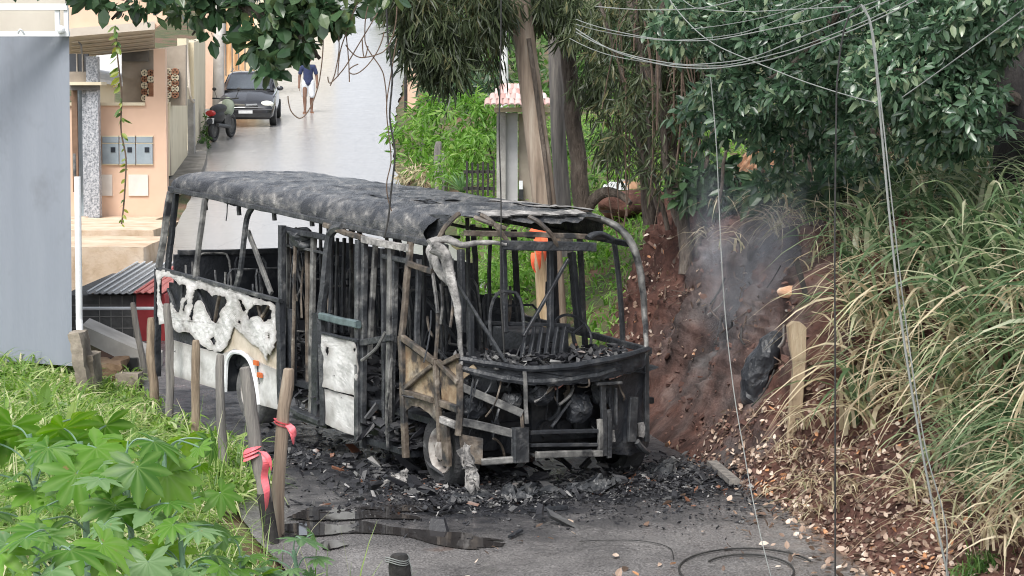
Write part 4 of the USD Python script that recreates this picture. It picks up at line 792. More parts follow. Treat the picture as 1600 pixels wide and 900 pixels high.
# --- seats: bare tube hoops on legs
def seat(v0, u0, mt, lean=.12):
    st = group_part('seat_frame', bus); w = .40; z0, z1 = 1.05, 1.66 + R.uniform(-.08, .12); ln = lean + R.normal() * .05
    m = BMB(); m.tube(smooth_path([(v0, u0, z0), (v0 + .01, u0 + ln * .7, z1 - .08), (v0 + .06, u0 + ln, z1), (v0 + w - .06, u0 + ln, z1), (v0 + w - .01, u0 + ln * .7, z1 - .08), (v0 + w, u0, z0)], 26), .0125, 6); obj('backrest_hoop', m, mt, st)
    m = BMB(); q = A([(v0, u0, z0), (v0, u0 - .36, z0 + .02), (v0 + w, u0 - .36, z0 + .02), (v0 + w, u0, z0), (v0, u0, z0)]); m.tube(np.vstack([np.linspace(q[i], q[i + 1], 4) for i in range(4)]), .013, 5); obj('seat_hoop', m, mt, st)
    for dv in (.06, w - .06): m = BMB(); m.tube([(v0 + dv, u0 - .1, z0), (v0 + dv, u0 - .16, .68)], .016, 5); obj('leg', m, char2, st)
for r_, u in enumerate((2.55, 3.3, 4.05, 4.8, 5.55, 6.3)):
    for v0 in ((.22, .66) if u > 3.8 else ()) + (1.22, 1.66): seat(v0, u + R.normal() * .03, [char2, pipe, pipe, char2][int(R.integers(4))])
for v, u in ((.72, 1.35), (.75, 2.2), (.74, 2.95), (.74, 3.72), (1.5, 2.2), (1.55, 3.2), (.8, 4.5), (1.5, 4.9)):
    bpart('handrail_pole', longbar((v, u, 2.5), (v + R.normal() * .03, u + R.normal() * .03, .68), .032, .032, up=(0, 1, 0), n=10, amp=.02, seed=u), [char, char2, pipe][int(R.integers(3))])
for v in (.70, 1.56): bpart('overhead_rail', longbar((v, 1.5, 2.30), (v, BL - .3, 2.32), .03, .03, n=20, amp=.03, seed=v), char)
for k in range(8):                                                  # collapsed struts and window bars
    a = A([R.uniform(.3, 2.0), R.uniform(1.2, 3.6), R.uniform(.7, 1.2)]); b = a + A([R.normal() * .25, R.normal() * .3, R.uniform(.5, 1.2)])
    bpart('collapsed_strut', longbar(a, b, .03, .03, n=8, amp=.04, seed=k), [char, char2, char, rust][k % 4])
# driver's corner: seat, wheel, cross braces seen through the windscreen opening
m = BMB(); th = np.linspace(0, 2 * np.pi, 25); c_ = A([1.62, .92, 1.42]); m.tube([c_ + .20 * np.cos(t_) * A([1, 0, 0]) + .20 * np.sin(t_) * A([0, .55, .83]) for t_ in th], .014, 6, cap=False)
for t_ in (.5, 2.6, 4.7): m.tube([c_, c_ + .20 * np.cos(t_) * A([1, 0, 0]) + .20 * np.sin(t_) * A([0, .55, .83])], .011, 5)
m.tube([c_, c_ + A([0, -.15, -.45])], .022, 6); bpart('steering_wheel', m, char)
seat(1.42, 1.75, char)
bpart('windscreen_brace', longbar(F(888, 405, .25), F(818, 525, .35), .03, .03, up=(0, 1, 0), n=10, amp=.01), char)
bpart('windscreen_brace', longbar(F(712, 440, .25), F(790, 566, .15), .028, .028, up=(0, 1, 0), n=10, amp=.01), char2)
for x0, y0, x1, y1, w, o in ((721, 390, 722, 500, .075, .6), (787, 385, 789, 500, .06, .5), (859, 378, 860, 515, .06, .5), (893, 395, 905, 500, .09, 1.0), (736, 480, 737, 540, .03, .4)):
    bpart('partition_post', longbar(F(x0, y0, o), F(x1, y1 + 20, o), .05, w, up=(0, 1, 0), n=8), char)
bpart('partition_rail', longbar(F(760, 505, .5), F(890, 508, .5), .04, .035, n=8), char)
m = BMB(); m.tube(smooth_path([F(768, 540, .4), F(770, 470, .4), F(785, 455, .4), F(805, 457, .4), F(815, 475, .4), F(818, 520, .4)], 18), .016, 6); bpart('seat_hoop', m, char2)
for k in range(6): bpart('partition_bar', longbar(F(822 + 12 * k, 512, .45), F(815 + 12 * k, 560, .35), .02, .045, up=(0, 1, 0), n=5), char)
m = BMB(); m.box((.95, .75, 1.2), (1.45, 1.3, 1.45)); bpart('engine_cover', wobble(m, .06, 3), char)

# ------------------------------------------------------------------ burnt bits on the road
def road_place(cx, cy, sx, sy, zt=.02, avoid=True):
    def f(k):
        p = np.c_[R.normal(cx, sx, k), R.normal(cy, sy, k)]
        return np.c_[p, road_z(p[:, 1]) + zt * R.uniform(.2, 1.0, k)]
    return f
def bus_world(v, u): return A([BX + v * ca - u * sa, BY + v * sa + u * ca])
m = MB()
for (v, u, sv, su, k, zt, mx) in ((.1, .3, .35, .35, 1700, .06, .045), (1.2, .15, .7, .30, 2200, .05, .045), (2.3, .2, .35, .4, 1200, .07, .05), (-.1, 1.6, .35, .8, 700, .05, .07), (-.2, 3.2, .3, .7, 420, .03, .05), (1.1, -.7, 1.2, .5, 1800, .015, .03), (1.0, 1.5, .6, 1.2, 300, .1, .2)):
    c_ = bus_world(v, u); m.add(*shards(R, k, road_place(c_[0], c_[1], sv, su, zt), .008, mx))
obj('burnt_debris', m, debrism, label='charred rubble and ash scattered on the road under and round the bus', cat='debris', kind='stuff')
def lump(c, s, seed, name, mt, label, cat):
    mm = trimesh.creation.icosphere(3, 1.0); v = mm.vertices * A(s); v = v + (np.stack([fbm(mm.vertices * 2.2 + seed + 9 * i) for i in range(3)], -1) - .5) * 1.1 * A(s); v = v + A(c); v[:, 2] = np.maximum(v[:, 2], float(road_z(c[1])) + .002)
    obj(name, (v, mm.faces), mt, smooth=True, label=label, cat=cat)
w_ = bus_world(.05, .15); lump((w_[0], w_[1], .06), (.26, .16, .10), 3, 'melted_plastic_lump', char2, 'grey crumpled melted lump below the near front corner of the bus', 'debris')
w_ = bus_world(.75, -.05); lump((w_[0], w_[1], .06), (.17, .13, .11), 8, 'melted_plastic_lump', char2, 'rounded charred lump under the front face of the bus', 'debris')
def crumple(c, ex, ey, amp, seed, name, mt, label):
    g0, g1 = np.meshgrid(np.linspace(-1, 1, 16), np.linspace(-1, 1, 12), indexing='ij'); q = A(c) + g0[..., None] * A(ex) + g1[..., None] * A(ey) * (1 - .3 * np.abs(g0[..., None]) * np.sin(3 * g0[..., None] + seed) ** 2)
    q = q + (np.stack([fbm(np.stack([g0 * 2.5, g1 * 2.5, 0 * g0 + seed + 7 * i], -1)) for i in range(3)], -1) - .5) * amp * 2; q[..., 2] = np.maximum(q[..., 2], .09)
    m = MB(); m.add(*grid_mesh(q[..., 0], q[..., 1], q[..., 2])); m.add(*grid_mesh(q[..., 0], q[..., 1] + .004, q[..., 2] + .004)); obj(name, m, mt, label=label, cat='debris')
c_ = bus_world(-.01, .13); crumple((c_[0], c_[1], .36), (.05, -.02, -.20), (.045, .02, .02), .07, 3, 'melted_foil_strip', ash, 'crumpled silver strip hanging from near front corner of the bus')
for k, (v, u, s_, mt, lab) in enumerate(((.35, -.12, .17, char2, 'crumpled grey sheet on the road right before the near front corner of the bus'), (1.15, -.10, .20, char2, 'crumpled dark sheet on the road under the middle of the bus front'), (2.05, .15, .2, char2, 'crumpled grey sheet on the road by the far front corner of the bus'), (-.2, 1.15, .11, ash, 'small crumpled ash-white sheet beside the near front wheel'))):
    c_ = bus_world(v, u); crumple((c_[0], c_[1], .14), (s_, .06, .02), (.03, s_ * .6, .04), .10, 11 + k, 'crumpled_sheet', mt, lab)
m = MB(); a, b = ground_pt(824, 801), ground_pt(886, 797); m.bar(a + A([0, 0, .02]), b + A([0, 0, .025]), .05, .03); obj('charred_stick', wobble(m, .004, 9) if 0 else m, char, label='charred black stick lying on the road before the bus', cat='stick')
m = MB(); a, b = ground_pt(796, 843), ground_pt(815, 834); m.bar(a + A([0, 0, .02]), b + A([0, 0, .03]), .03, .02); obj('charred_stick', m, char, label='short dark twig beside the puddle tip on the road', cat='stick')
m = MB(); a, b = ground_pt(1112, 733), ground_pt(1148, 762); m.bar(a + A([0, 0, .06]), b + A([0, 0, .05]), .10, .05); obj('grey_board', m, woodgrey, label='short grey board lying at foot of red earth bank', cat='board')
m = MB(); a, b = ground_pt(586, 755), ground_pt(622, 757); m.bar(a + A([0, 0, .015]), b + A([0, 0, .015]), .05, .015); obj('pale_strip', m, ash, label='thin pale strip lying on sooty road by the front door', cat='debris')

# ------------------------------------------------------------------ fence posts on the left verge
def post(px0, py0, px1, py1, D, wpx, mat, label, name='fence_post', bury=.25, lean=0.0, seed=0, n=11):
    a, b = P(px0, py0, D + lean), P(px1, py1, D); d = unit(b - a); b = b + d * bury; r = wpx / FOC * D / 2
    q = np.linspace(a, b, 16); q = q + (np.stack([fbm(q * 1.4 + seed), 0 * q[:, 0] + .5, 0 * q[:, 0] + .5], -1) - .5) * r * 1.6
    rr = r * (1 + .16 * (fbm(q * 3 + seed) - .5)) * np.linspace(.95, 1.05, 16); rr[0] *= .86
    m = MB(); m.tube(np.vstack([q[:1] - d * .012, q]), np.r_[rr[0] * .8, rr], n)
    v, f = m.get(); v = v + ((fbm(v * 22 + seed) - .5) * r * .22)[:, None] * A([1, 1, 0])
    t_ = thing(name, label, 'post', group='rough wooden fence posts along the left verge' if name == 'fence_post' else None); obj('pole', (v, f), mat, t_, smooth=50); return t_, (a, b, r)
G1 = 'fence posts'
post(207, 474, 224, 566, 27.0, 10, woodgrey, 'thin leaning grey post in front of the red shed wall', bury=.6, seed=1)
post(237, 498, 240, 606, 25.0, 15, wood, 'short brown post just left of the bus rear corner', bury=.6, seed=2)
post(262, 476, 265, 606, 24.2, 13, woodgrey, 'crooked post in front of the bus rear corner', bury=.6, seed=3)
post(306, 533, 306, 640, 22.6, 14, wood, 'brown post before the white lower side panel near the bus rear', bury=.6, seed=4)
post(344, 556, 348, 750, 20.4, 15, woodgrey, 'straight grey-brown post left of the bus rear wheel', bury=.4, seed=5)
tp, (a_, b_, r_) = post(383, 576, 424, 845, 17.5, 22, woodgrey, 'leaning post with long pink tape and blackened foot', bury=.3, seed=6)
m = MB(); q = np.linspace(P(412, 770, 17.5), P(425, 850, 17.5), 5); m.tube(q, [r_ * 1.08] * 5, 11); obj('charred_foot', m, blackwood, tp, smooth=50, label='blackened lower end of the post')
tq, (a2, b2, r2) = post(449, 578, 431, 836, 17.75, 21, woodpole, 'thick brown post with short pink tape knotted near its middle', bury=.3, seed=7)
th_, (a3, b3, r3) = post(621, 869, 623, 912, 12.3, 36, blackwood, 'top of a short black charred post stub in the foreground', bury=.8, seed=8)
m = MB(); c0 = P(621, 878, 12.3)
for k in range(3): m.tube([c0 + A([(r3 * 1.05) * math.cos(t_), (r3 * 1.05) * math.sin(t_), .012 * k + .01 * math.sin(t_ * 2)]) for t_ in np.linspace(0, 6.3, 20)], .0035, 4)
m.tube(smooth_path([c0 + A([r3, -.02, .02]), c0 + A([r3 + .02, -.03, -.06]), c0 + A([r3 + .01, -.04, -.2])], 6), .0035, 4)
obj('wire_loops', m, cable, label='pale wire wound round the black post stub', cat='wire')
def ribbon(m, pts, wv, w, th=.003):
    q = smooth_path(pts, 24); w_v = A(wv, float); ww = np.broadcast_to(w, (24,)); tw = np.linspace(0, 2.0, 24)
    sd_ = w_v[None] * np.cos(tw * .7)[:, None] + A([0, .6, .3])[None] * np.sin(tw)[:, None]
    m.add(np.vstack([q - sd_ * ww[:, None] / 2, q + sd_ * ww[:, None] / 2]), [[i, i + 1, 24 + i + 1, 24 + i] for i in range(23)])
m = MB()
for dz in (0, .035, .06): m.tube([P(394, 712, 17.5) + A([r_ * 1.12 * math.cos(t_), r_ * 1.12 * math.sin(t_), dz + .03 * math.cos(t_)]) for t_ in np.linspace(0, 6.3, 22)], .022, 5, flat=.3)
ribbon(m, [P(412, 706, 17.3), P(416, 722, 17.25), P(413, 745, 17.3), P(417, 770, 17.25), P(416, 796, 17.3)], (1, 0, 0), np.linspace(.05, .085, 24)); ribbon(m, [P(408, 705, 17.3), P(420, 716, 17.25), P(424, 735, 17.25)], (1, 0, 0), .04)
obj('pink_tape', m, tape, label='long pink plastic tape hanging from the leaning post', cat='tape')
m = MB()
for dz in (0, .025): m.tube([P(441, 664, 17.75) + A([r2 * 1.1 * math.cos(t_), r2 * 1.1 * math.sin(t_), dz - .02 * math.cos(t_)]) for t_ in np.linspace(0, 6.3, 22)], .016, 5, flat=.3)
ribbon(m, [P(450, 664, 17.55), P(458, 672, 17.5), P(462, 682, 17.55)], (1, 0, .3), .05); ribbon(m, [P(450, 666, 17.55), P(457, 680, 17.5), P(459, 694, 17.55)], (1, 0, 0), .04)
obj('pink_tape', m, tape, label='short pink tape knotted round the thick brown post', cat='tape')

# ------------------------------------------------------------------ left: blue-grey wall, shed, steps, peach house
def box_px(m, x0, y0, x1, y1, D, depth):
    a, b = P(x0, y1, D), P(x1, y0, D); m.box((a[0], D, a[2]), (b[0], D + depth, b[2])); return m
hb = thing('blue_grey_house', 'windowless blue-grey rendered house wall with balcony on top at left edge', 'house')
a, b, c0, c1 = P(-260, 545, 28.4), P(113, 572, 26.0), P(108, 56, 26.0), P(-260, 40, 28.4)
m = MB(); dv = A([-1.4, 5.0, 0]); a[2] -= .0
m.add([a, b, c0, c1, a + dv, b + dv, c0 + dv, c1 + dv], BOXF); obj('wall', m, blue, hb)
m = MB()
for x0, x1, yy0, yy1 in ((-260, 108, 49, 57), (-260, 106, 6, 16)): m.box((P(x0, 0, 26)[0], 25.93, P(0, yy1, 26)[2]), (P(x1, 0, 26)[0], 26.02, P(0, yy0, 26)[2]))
obj('balcony_rail', m, whitep, hb, kind='stuff')
for x0 in (86, 100, -20): m = MB(); box_px(m, x0, 12, x0 + 6, 50, 25.95, .06); obj('balcony_post', m, whitep, hb)
m = MB(); box_px(m, -260, -90, 100, 52, 29.0, .2); obj('balcony_back_wall', m, beige, hb)
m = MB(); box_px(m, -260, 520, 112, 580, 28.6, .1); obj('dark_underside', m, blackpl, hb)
m = MB(); m.tube(np.linspace(P(121, 276, 25.85), P(124, 505, 25.85), 6), .040, 10); m.tube(smooth_path([P(124, 500, 25.85), P(125, 522, 25.8), P(132, 540, 25.6)], 6), .042, 10); obj('rain_pipe', m, whitep, hb, smooth=50)
m = MB(); m.tube(np.linspace(P(116, 240, 26.0), P(117, 275, 26.0), 3), .018, 8); obj('rain_pipe', m, pipe, hb)
m = MB(); m.tube(smooth_path([P(28, 52, 25.9), P(32, 46, 25.85), P(38, 54, 25.9)], 6), .012, 5); m.mesh(trimesh.creation.icosphere(1, .05).apply_translation(P(95, 46, 25.9))); obj('balcony_clamp', m, whitep, hb, kind='stuff')
ft = thing('concrete_footing', 'stepped weathered concrete footing under the corner of the blue-grey wall', 'footing')
wthr = M('weathered_footing', [(.28, (.09, .075, .06)), (.45, (.20, .17, .135)), (.6, (.31, .265, .21)), (.75, (.42, .37, .30))], 2.6, .95, .7, 18, detail=9, second=(1.7, .54, .72, (.075, .06, .045)))
def rough_block(name, x0, y0, x1, y1, D, depth, mt, parent, seed, amp=.07, shear=0.0):
    a, b = P(x0, y1, D), P(x1, y0, D); mm = trimesh.creation.box((b[0] - a[0], depth, b[2] - a[2])); v, f = trimesh.remesh.subdivide_to_size(mm.vertices, mm.faces, .09)
    v = v + A([(a[0] + b[0]) / 2, D + depth / 2, (a[2] + b[2]) / 2]); v[:, 0] += shear * (v[:, 2] - b[2]); v = v + amp * (np.stack([fbm(v * 5 + seed + 7 * i) for i in range(3)], -1) - .5) + amp * .4 * (np.stack([fbm(v * 16 + seed + 7 * i) for i in range(3)], -1) - .5); obj(name, (v, f), mt, parent, smooth=30)
rough_block('footing_block', 124, 556, 146, 650, 25.4, .5, wthr, ft, 1); rough_block('footing_block', 108, 522, 124, 650, 25.2, .5, wthr, ft, 5, shear=-.16)
rough_block('footing_block', 138, 566, 186, 606, 26.6, .5, M('brown_earthy_block', [(.3, (.14, .085, .05)), (.5, (.27, .18, .11)), (.7, (.38, .28, .19))], 2.6, .95, .7, 18), ft, 9, .12); rough_block('footing_block', 180, 585, 216, 650, 26.2, .35, wthr, ft, 13)
m = MB(); box_px(m, 146, 560, 214, 640, 27.2, .1); obj('dark_opening', m, blackpl, ft)
sl_ = MB(); v = [P(128, 508, 27.3), P(245, 560, 27.3), P(245, 590, 27.3), P(128, 532, 27.3)]; v = [q for q in v] + [q + A([0, .5, .04]) for q in v]; sl_.add(v, BOXF); obj('concrete_ramp', sl_, M('pale_concrete_slab', [(.3, (.40, .37, .33)), (.6, (.58, .55, .50)), (.8, (.66, .63, .58))], 2.2, .9, .3), label='pale sloping concrete slab below the red shed', cat='slab')

shd = thing('red_shed', 'low shed with grey and faded red corrugated roof, red side wall', 'shed')
zr0, zr1 = P(0, 411, 33.5)[2], P(0, 458, 29.5)[2]
for nm, xa, xb, mt in (('roof_sheet', 130, 205, greysheet), ('roof_sheet', 203, 246, redsheet)):
    xs = np.linspace(P(xa, 0, 29.5)[0], P(xb + (3 if mt is redsheet else 0), 0, 29.5)[0], 90); xb_ = np.linspace(P(xa, 0, 33.5)[0], P(xb - 20 if mt is redsheet else xb - 36, 0, 33.5)[0], 90) if 0 else xs
    g0, g1 = np.meshgrid(xs, np.linspace(29.42, 33.5, 6), indexing='ij'); zz = zr1 + (zr0 - zr1) * (g1 - 29.42) / 4.08 + .008 * np.sin(g0 * 2 * np.pi / .09) + (.012 if mt is redsheet else 0)
    m = MB(); m.add(*grid_mesh(g0, g1, zz)); m.add(*grid_mesh(g0, g1, zz - .012)); obj(nm, m, mt, shd, smooth=False)
m = MB(); a, b = P(130, 530, 29.5), P(214, 462, 29.5); m.box((a[0] - .3, 29.55, a[2] - .5), (b[0], 33.4, b[2])); obj('block_wall', m, block, shd)
m = MB(); a, b = P(214, 540, 29.5), P(246, 459, 29.5); m.box((a[0], 29.5, a[2] - .6), (b[0] + .1, 33.3, b[2] - .01)); obj('red_wall', m, redwall, shd)
for k in range(3):
    z = P(0, 478 + 18 * k, 29.5)[2]; m = MB(); m.box((P(130, 0, 29.5)[0] - .3, 29.543, z), (P(214, 0, 29.5)[0] - .005, 29.552, z + .012)); obj('mortar_line', m, greyconc, shd)
for k in range(4):
    x = P(146 + 18 * k, 0, 29.5)[0]; m = MB(); m.box((x, 29.544, P(0, 530, 29.5)[2]), (x + .012, 29.5525, P(0, 463, 29.5)[2])); obj('mortar_line', m, greyconc, shd)
for k in range(9):
    x = P(130 + 13 * k, 0, 29.5)[0]; m = MB(); m.box((x, 29.45, zr1 + .03), (x + .02, 33.4, zr0 + .035)) if 0 else m.tube([(x, 29.45, zr1 + .025), (x + .0, 33.45, zr0 + .025)], .012, 5); obj('roof_rib', m, whitep if k < 6 else redsheet, shd)
m = MB(); m.tube([P(128, 482, 28.6), P(246, 482, 28.6)], .022, 7); obj('water_pipe', m, whitep, label='thin white pipe running level across the shed front', cat='pipe')

st = thing('concrete_steps', 'broad ochre concrete ledges below the peach house', 'steps')
for x0, x1, y0, y1, D0, D1 in ((60, 224, 386, 412, 35.6, 38.5), (60, 240, 360, 392, 39.0, 42.6), (60, 236, 345, 362, 42.7, 44.2)):
    a, b = P(x0, y1, D0), P(x1, y0, D0); mm = trimesh.creation.box((b[0] - a[0], D1 - D0, b[2] - a[2] + .5)); v, f = trimesh.remesh.subdivide_to_size(mm.vertices, mm.faces, .25)
    v = v + A([(a[0] + b[0]) / 2, (D0 + D1) / 2, (a[2] + b[2]) / 2 - .25]); v = v + .05 * (np.stack([fbm(v * 2.6 + 7 * i) for i in range(3)], -1) - .5); obj('ledge', (v, f), stepm, st, smooth=35)
m = MB(); a = P(100, 347, 44.0); m.box((a[0] - 1, 44.0, a[2] - 1.2), (P(262, 0, 44)[0] + .6, 50, a[2])); obj('apron', m, stepm, st)

DP = 44.3
ph = thing('peach_house', 'peach rendered house front with three grey meter boxes and lattice blocks', 'house')
obj('facade_wall', plate([(100, 345), (262, 345), (258, 76), (240, 76), (240, 151), (227, 151), (227, 163), (100, 163)], DP, .22), peach, ph)
m = MB(); box_px(m, 100, 160, 226, 165, DP - .06, .34); obj('parapet_coping', m, creamwall, ph)
for k, x in enumerate((159, 186, 212)):
    x0, x1 = (150, 157) if k == 0 else (x - 27 + 1, x - 2)
for x0, x1 in ((150, 157), (160, 185), (187, 211), (213, 238)):
    bx_ = group_part('meter_box', ph); m = MB(); box_px(m, x0, 225, x1, 256, DP - .05, .05); obj('box_door', m, meter, bx_); m = MB(); box_px(m, x0, 214, x1, 223, DP - .05, .05); obj('box_lid', m, meter, bx_)
    if x0 > 155: m = MB(); box_px(m, x1 - 12, 230, x1 - 5, 238, DP - .062, .02); obj('box_window', m, glassd, bx_)
    m = MB(); box_px(m, x0 - 2, 212, x1 + 1.2, 214, DP - .04, .04); box_px(m, x0 - 2, 223.2, x1 + 1.2, 224.8, DP - .04, .04); box_px(m, x0 - 2, 256, x1 + 1.2, 258, DP - .04, .04); obj('box_frame', m, creamwall, bx_)
for x0, x1 in ((146, 175), (201, 231)): m = MB(); box_px(m, x0, 273, x1, 306, DP - .03, .03); obj('wall_panel', m, whitep if 0 else M('pale_panel', [(.3, (.60, .55, .50)), (.7, (.68, .64, .58))], 3), ph)
# open porch behind the parapet
obj('porch_back_wall', plate([(190, 165), (290, 165), (290, 70), (190, 82)], DP + 3.0, .2), roomwall, ph)
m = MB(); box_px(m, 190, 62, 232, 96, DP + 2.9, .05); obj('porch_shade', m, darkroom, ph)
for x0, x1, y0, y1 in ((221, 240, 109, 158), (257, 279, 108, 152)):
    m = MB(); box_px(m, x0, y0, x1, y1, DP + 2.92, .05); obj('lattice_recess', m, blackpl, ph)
    nx, ny = 2, 5
    for i in range(nx):
        for j in range(ny):
            cx, cy = x0 + (i + .5) * (x1 - x0) / nx, y0 + (j + .5) * (y1 - y0) / ny; c_ = P(cx, cy, DP + 2.88); r0 = (x1 - x0) / nx / FOC * (DP + 2.9) * .46
            m = MB(); m.tube([c_ + r0 * A([math.cos(t_), 0, math.sin(t_)]) for t_ in np.linspace(0, 6.2832, 13)], .018, 5, cap=False); m.bar(c_ - A([r0 * .8, 0, r0 * .8]), c_ + A([r0 * .8, 0, r0 * .8]), .025, .025, up=(0, 1, 0)); m.bar(c_ - A([r0 * .8, 0, -r0 * .8]), c_ + A([r0 * .8, 0, -r0 * .8]), .025, .025, up=(0, 1, 0)); obj('breeze_block', m, terracotta if (i + j) % 2 else creamwall, ph)
m = MB(); box_px(m, 233, 130, 241, 160, DP + 2.85, .05); obj('door_panel', m, terracotta, ph)
obj('next_wall', plate([(150, 163), (178, 163), (178, 128), (150, 128)], DP + 2.0, .15), creamwall, ph)
m = MB(); v = [P(150, 110, DP + 4), P(190, 118, DP + 4), P(192, 135, DP + 1.6), P(148, 128, DP + 1.6)]; v = v + [q + A([0, 0, .08]) for q in v]; m.add(v, BOXF); obj('lean_to_roof', m, whitep, ph)
obj('light_wall', plate([(150, 130), (192, 130), (192, 84), (150, 84)], DP + 5, .15), whitep, ph)
# canopy slab with its underside in view, upper storey above
m = MB(); v = [P(100, 58, DP - 1.2), P(242, 46, DP - 1.2), P(242, 76, DP + 3.2), P(100, 92, DP + 3.2)]; v = v + [q + A([0, 0, .16]) for q in v]; m.add(v, BOXF); obj('canopy_slab', m, soffit, ph)
obj('upper_wall', plate([(100, 59), (238, 47), (262, 30), (262, -60), (100, -60)], DP - .9, .2), peach, ph)
for k in range(5):
    m = MB(); y = 80 - 4.5 * k; a = P(112, 88 - 6 * k, DP + 2.6 - .8 * k); b = P(240, 75 - 6 * k, DP + 2.6 - .8 * k); m.tube([a - A([0, 0, .02]), b - A([0, 0, .02])], .02, 5); obj('soffit_batten', m, soffit, ph)
m = MB(); box_px(m, 138, 88, 152, 340, DP - .5, .25); obj('granite_column', m, granite, ph)
m = MB(); box_px(m, 131, 140, 137, 338, DP - .4, .1); obj('granite_column', m, granite, ph)
m = MB(); box_px(m, 108, 128, 158, 133, DP - .7, .6); obj('porch_ledge', m, creamwall, ph)
m = MB(); box_px(m, 108, 133, 152, 141, DP - .6, .3); obj('door_head', m, darkroom, ph)
m = MB(); box_px(m, 108, 84, 138, 112, DP + .1, .06); obj('upper_glazing', m, glassd, ph)
m = MB(); box_px(m, 106, 112, 152, 128, DP - .2, .3); obj('sill_band', m, roomwall, ph)
for x in (119, 128): m = MB(); box_px(m, x, 84, x + 1.5, 112, DP + .05, .05); obj('glazing_bar', m, soffit, ph)
m = MB(); box_px(m, 114, 141, 120, 300, DP - .3, .08); obj('door_jamb', m, M('brown_door_timber', [(.3, (.12, .07, .04)), (.7, (.22, .13, .08))], 5), ph)
m = MB(); box_px(m, 122, 141, 130, 340, DP - .1, .05); obj('door_leaf', m, meter, ph)
m = MB(); m.tube(smooth_path([P(123, 66, DP - .9), P(127, 72, DP - 1.0), P(128, 84, DP - .9)], 6), .02, 5); obj('lamp_arm', m, darkroom, ph)

# gate wall and boundary walls up the street
gw = thing('cream_gate_wall', 'cream boundary wall with sloping coping right of the peach house', 'wall')
m = MB(); v = [P(265, 275, 47), P(293, 268, 52), P(293, 139, 52), P(265, 160, 47)]; v = v + [q + A([-.25, .1, 0]) for q in v]; m.add(v, BOXF); obj('wall_panel', m, creamwall, gw)
m = MB(); v = [P(262, 163, 46.9), P(294, 141, 52.1), P(294, 135, 52.1), P(262, 156, 46.9)]; v = v + [q + A([-.32, .1, 0]) for q in v]; m.add(v, BOXF); obj('coping', m, creamwall, gw)
m = MB(); box_px(m, 294, 155, 302, 258, 52.3, .3); obj('gate_post', m, greyconc, gw)
m = MB(); box_px(m, 258, 158, 265, 275, 47.2, .1); obj('gate_edge', m, M('brown_gate', [(.3, (.10, .06, .05)), (.7, (.16, .10, .08))], 5), gw)
cw = thing('tall_cream_wall', 'tall pale cream wall beside the pavement behind the gate post', 'wall')
m = MB(); v = [P(303, 246, 53), P(321, 196, 61), P(321, 60, 61), P(303, 66, 53)]; v = v + [q + A([-.25, .1, 0]) for q in v]; m.add(v, BOXF); obj('wall_panel', m, creamwall, cw)
m = MB(); box_px(m, 278, 60, 291, 160, 52.6, .4); obj('pier', m, creamwall, cw); m = MB(); box_px(m, 291, 62, 303, 162, 54.5, .4); obj('pier', m, beige, cw)
m = MB(); m.tube(smooth_path([P(291, 70, 52), P(294, 110, 52), P(297, 150, 52), P(303, 160, 52.3)], 10), .03, 6); obj('drain_pipe', m, soffit, cw)
pw = thing('peach_pier', 'narrow peach pier between cream wall and concrete pole', 'wall'); m = MB(); box_px(m, 321, 20, 334, 170, 62, .5); obj('pier', m, peach, pw)
ow = thing('orange_stained_wall', 'tall wall streaked orange behind the parked car', 'wall')
m = MB(); box_px(m, 346, 12, 402, 150, 71, .3); obj('wall_panel', m, stainwall, ow); m = MB(); box_px(m, 398, 0, 404, 150, 70.8, .6); obj('pier', m, creamwall, ow); m = MB(); box_px(m, 300, -70, 402, 12, 71.3, .3); obj('upper_band', m, whitep, ow)
for k in range(5): x = 352 + 10 * k; m = MB(); box_px(m, x, 14, x + .7, 118, 70.985, .015); obj('board_joint', m, darkroom, ow)
m = MB(); box_px(m, 402, -120, 520, 60, 110, .5); obj('far_house_wall', m, creamwall, label='pale house wall far up the street behind round leaves', cat='wall')
cp = thing('concrete_pole', 'pale concrete lamp pole beside the parked car and motorcycle', 'pole')
m = MB(); m.tube([P(341, 175, 61), P(345, -140, 61)], [.165, .13], 12); obj('shaft', m, M('pale_pole_concrete', [(.3, (.40, .36, .32)), (.6, (.56, .52, .47))], 2.5, .9, .3, second=(2, .58, .72, (.70, .69, .66))), cp, smooth=50)

# pavement and kerb on the left of the street
kb = [(y, float(road_l(y))) for y in np.linspace(47, 75, 20)]
m = MB()
for (y0, x0), (y1, x1) in zip(kb[:-1], kb[1:]):
    z0, z1 = float(road_z(y0)), float(road_z(y1)); m.add([(x0 - .9, y0, z0 - .2), (x0 + .02, y0, z0 - .2), (x1 + .02, y1, z1 - .2), (x1 - .9, y1, z1 - .2), (x0 - .9, y0, z0 + .12), (x0 + .02, y0, z0 + .12), (x1 + .02, y1, z1 + .12), (x1 - .9, y1, z1 + .12)], BOXF)
obj('pavement', m, M('dirty_pavement', [(.3, (.13, .12, .10)), (.6, (.28, .26, .23))], 2.5, .9, .4), kind='structure')

# ------------------------------------------------------------------ car, motorcycle, person
def roadpt(px, D): x = P(px, 200, D)[0]; return A([x, D, float(road_z(D))])
slope = math.atan(.083)
class TMB(MB):
    """mesh in a thing's own frame, pitched with the hill"""
    def get(s):
        v, f = MB.get(s); v = v.copy(); v[:, 2] += v[:, 1] * math.tan(slope); return v, f
car_at = roadpt(391, 62.0)
car = thing('parked_car', 'black hatchback with pale headlamps parked facing down the wet street', 'car', car_at, math.radians(3)); UsdGeom.Xformable(car).AddScaleOp().Set(Gf.Vec3f(.95, .95, .95))
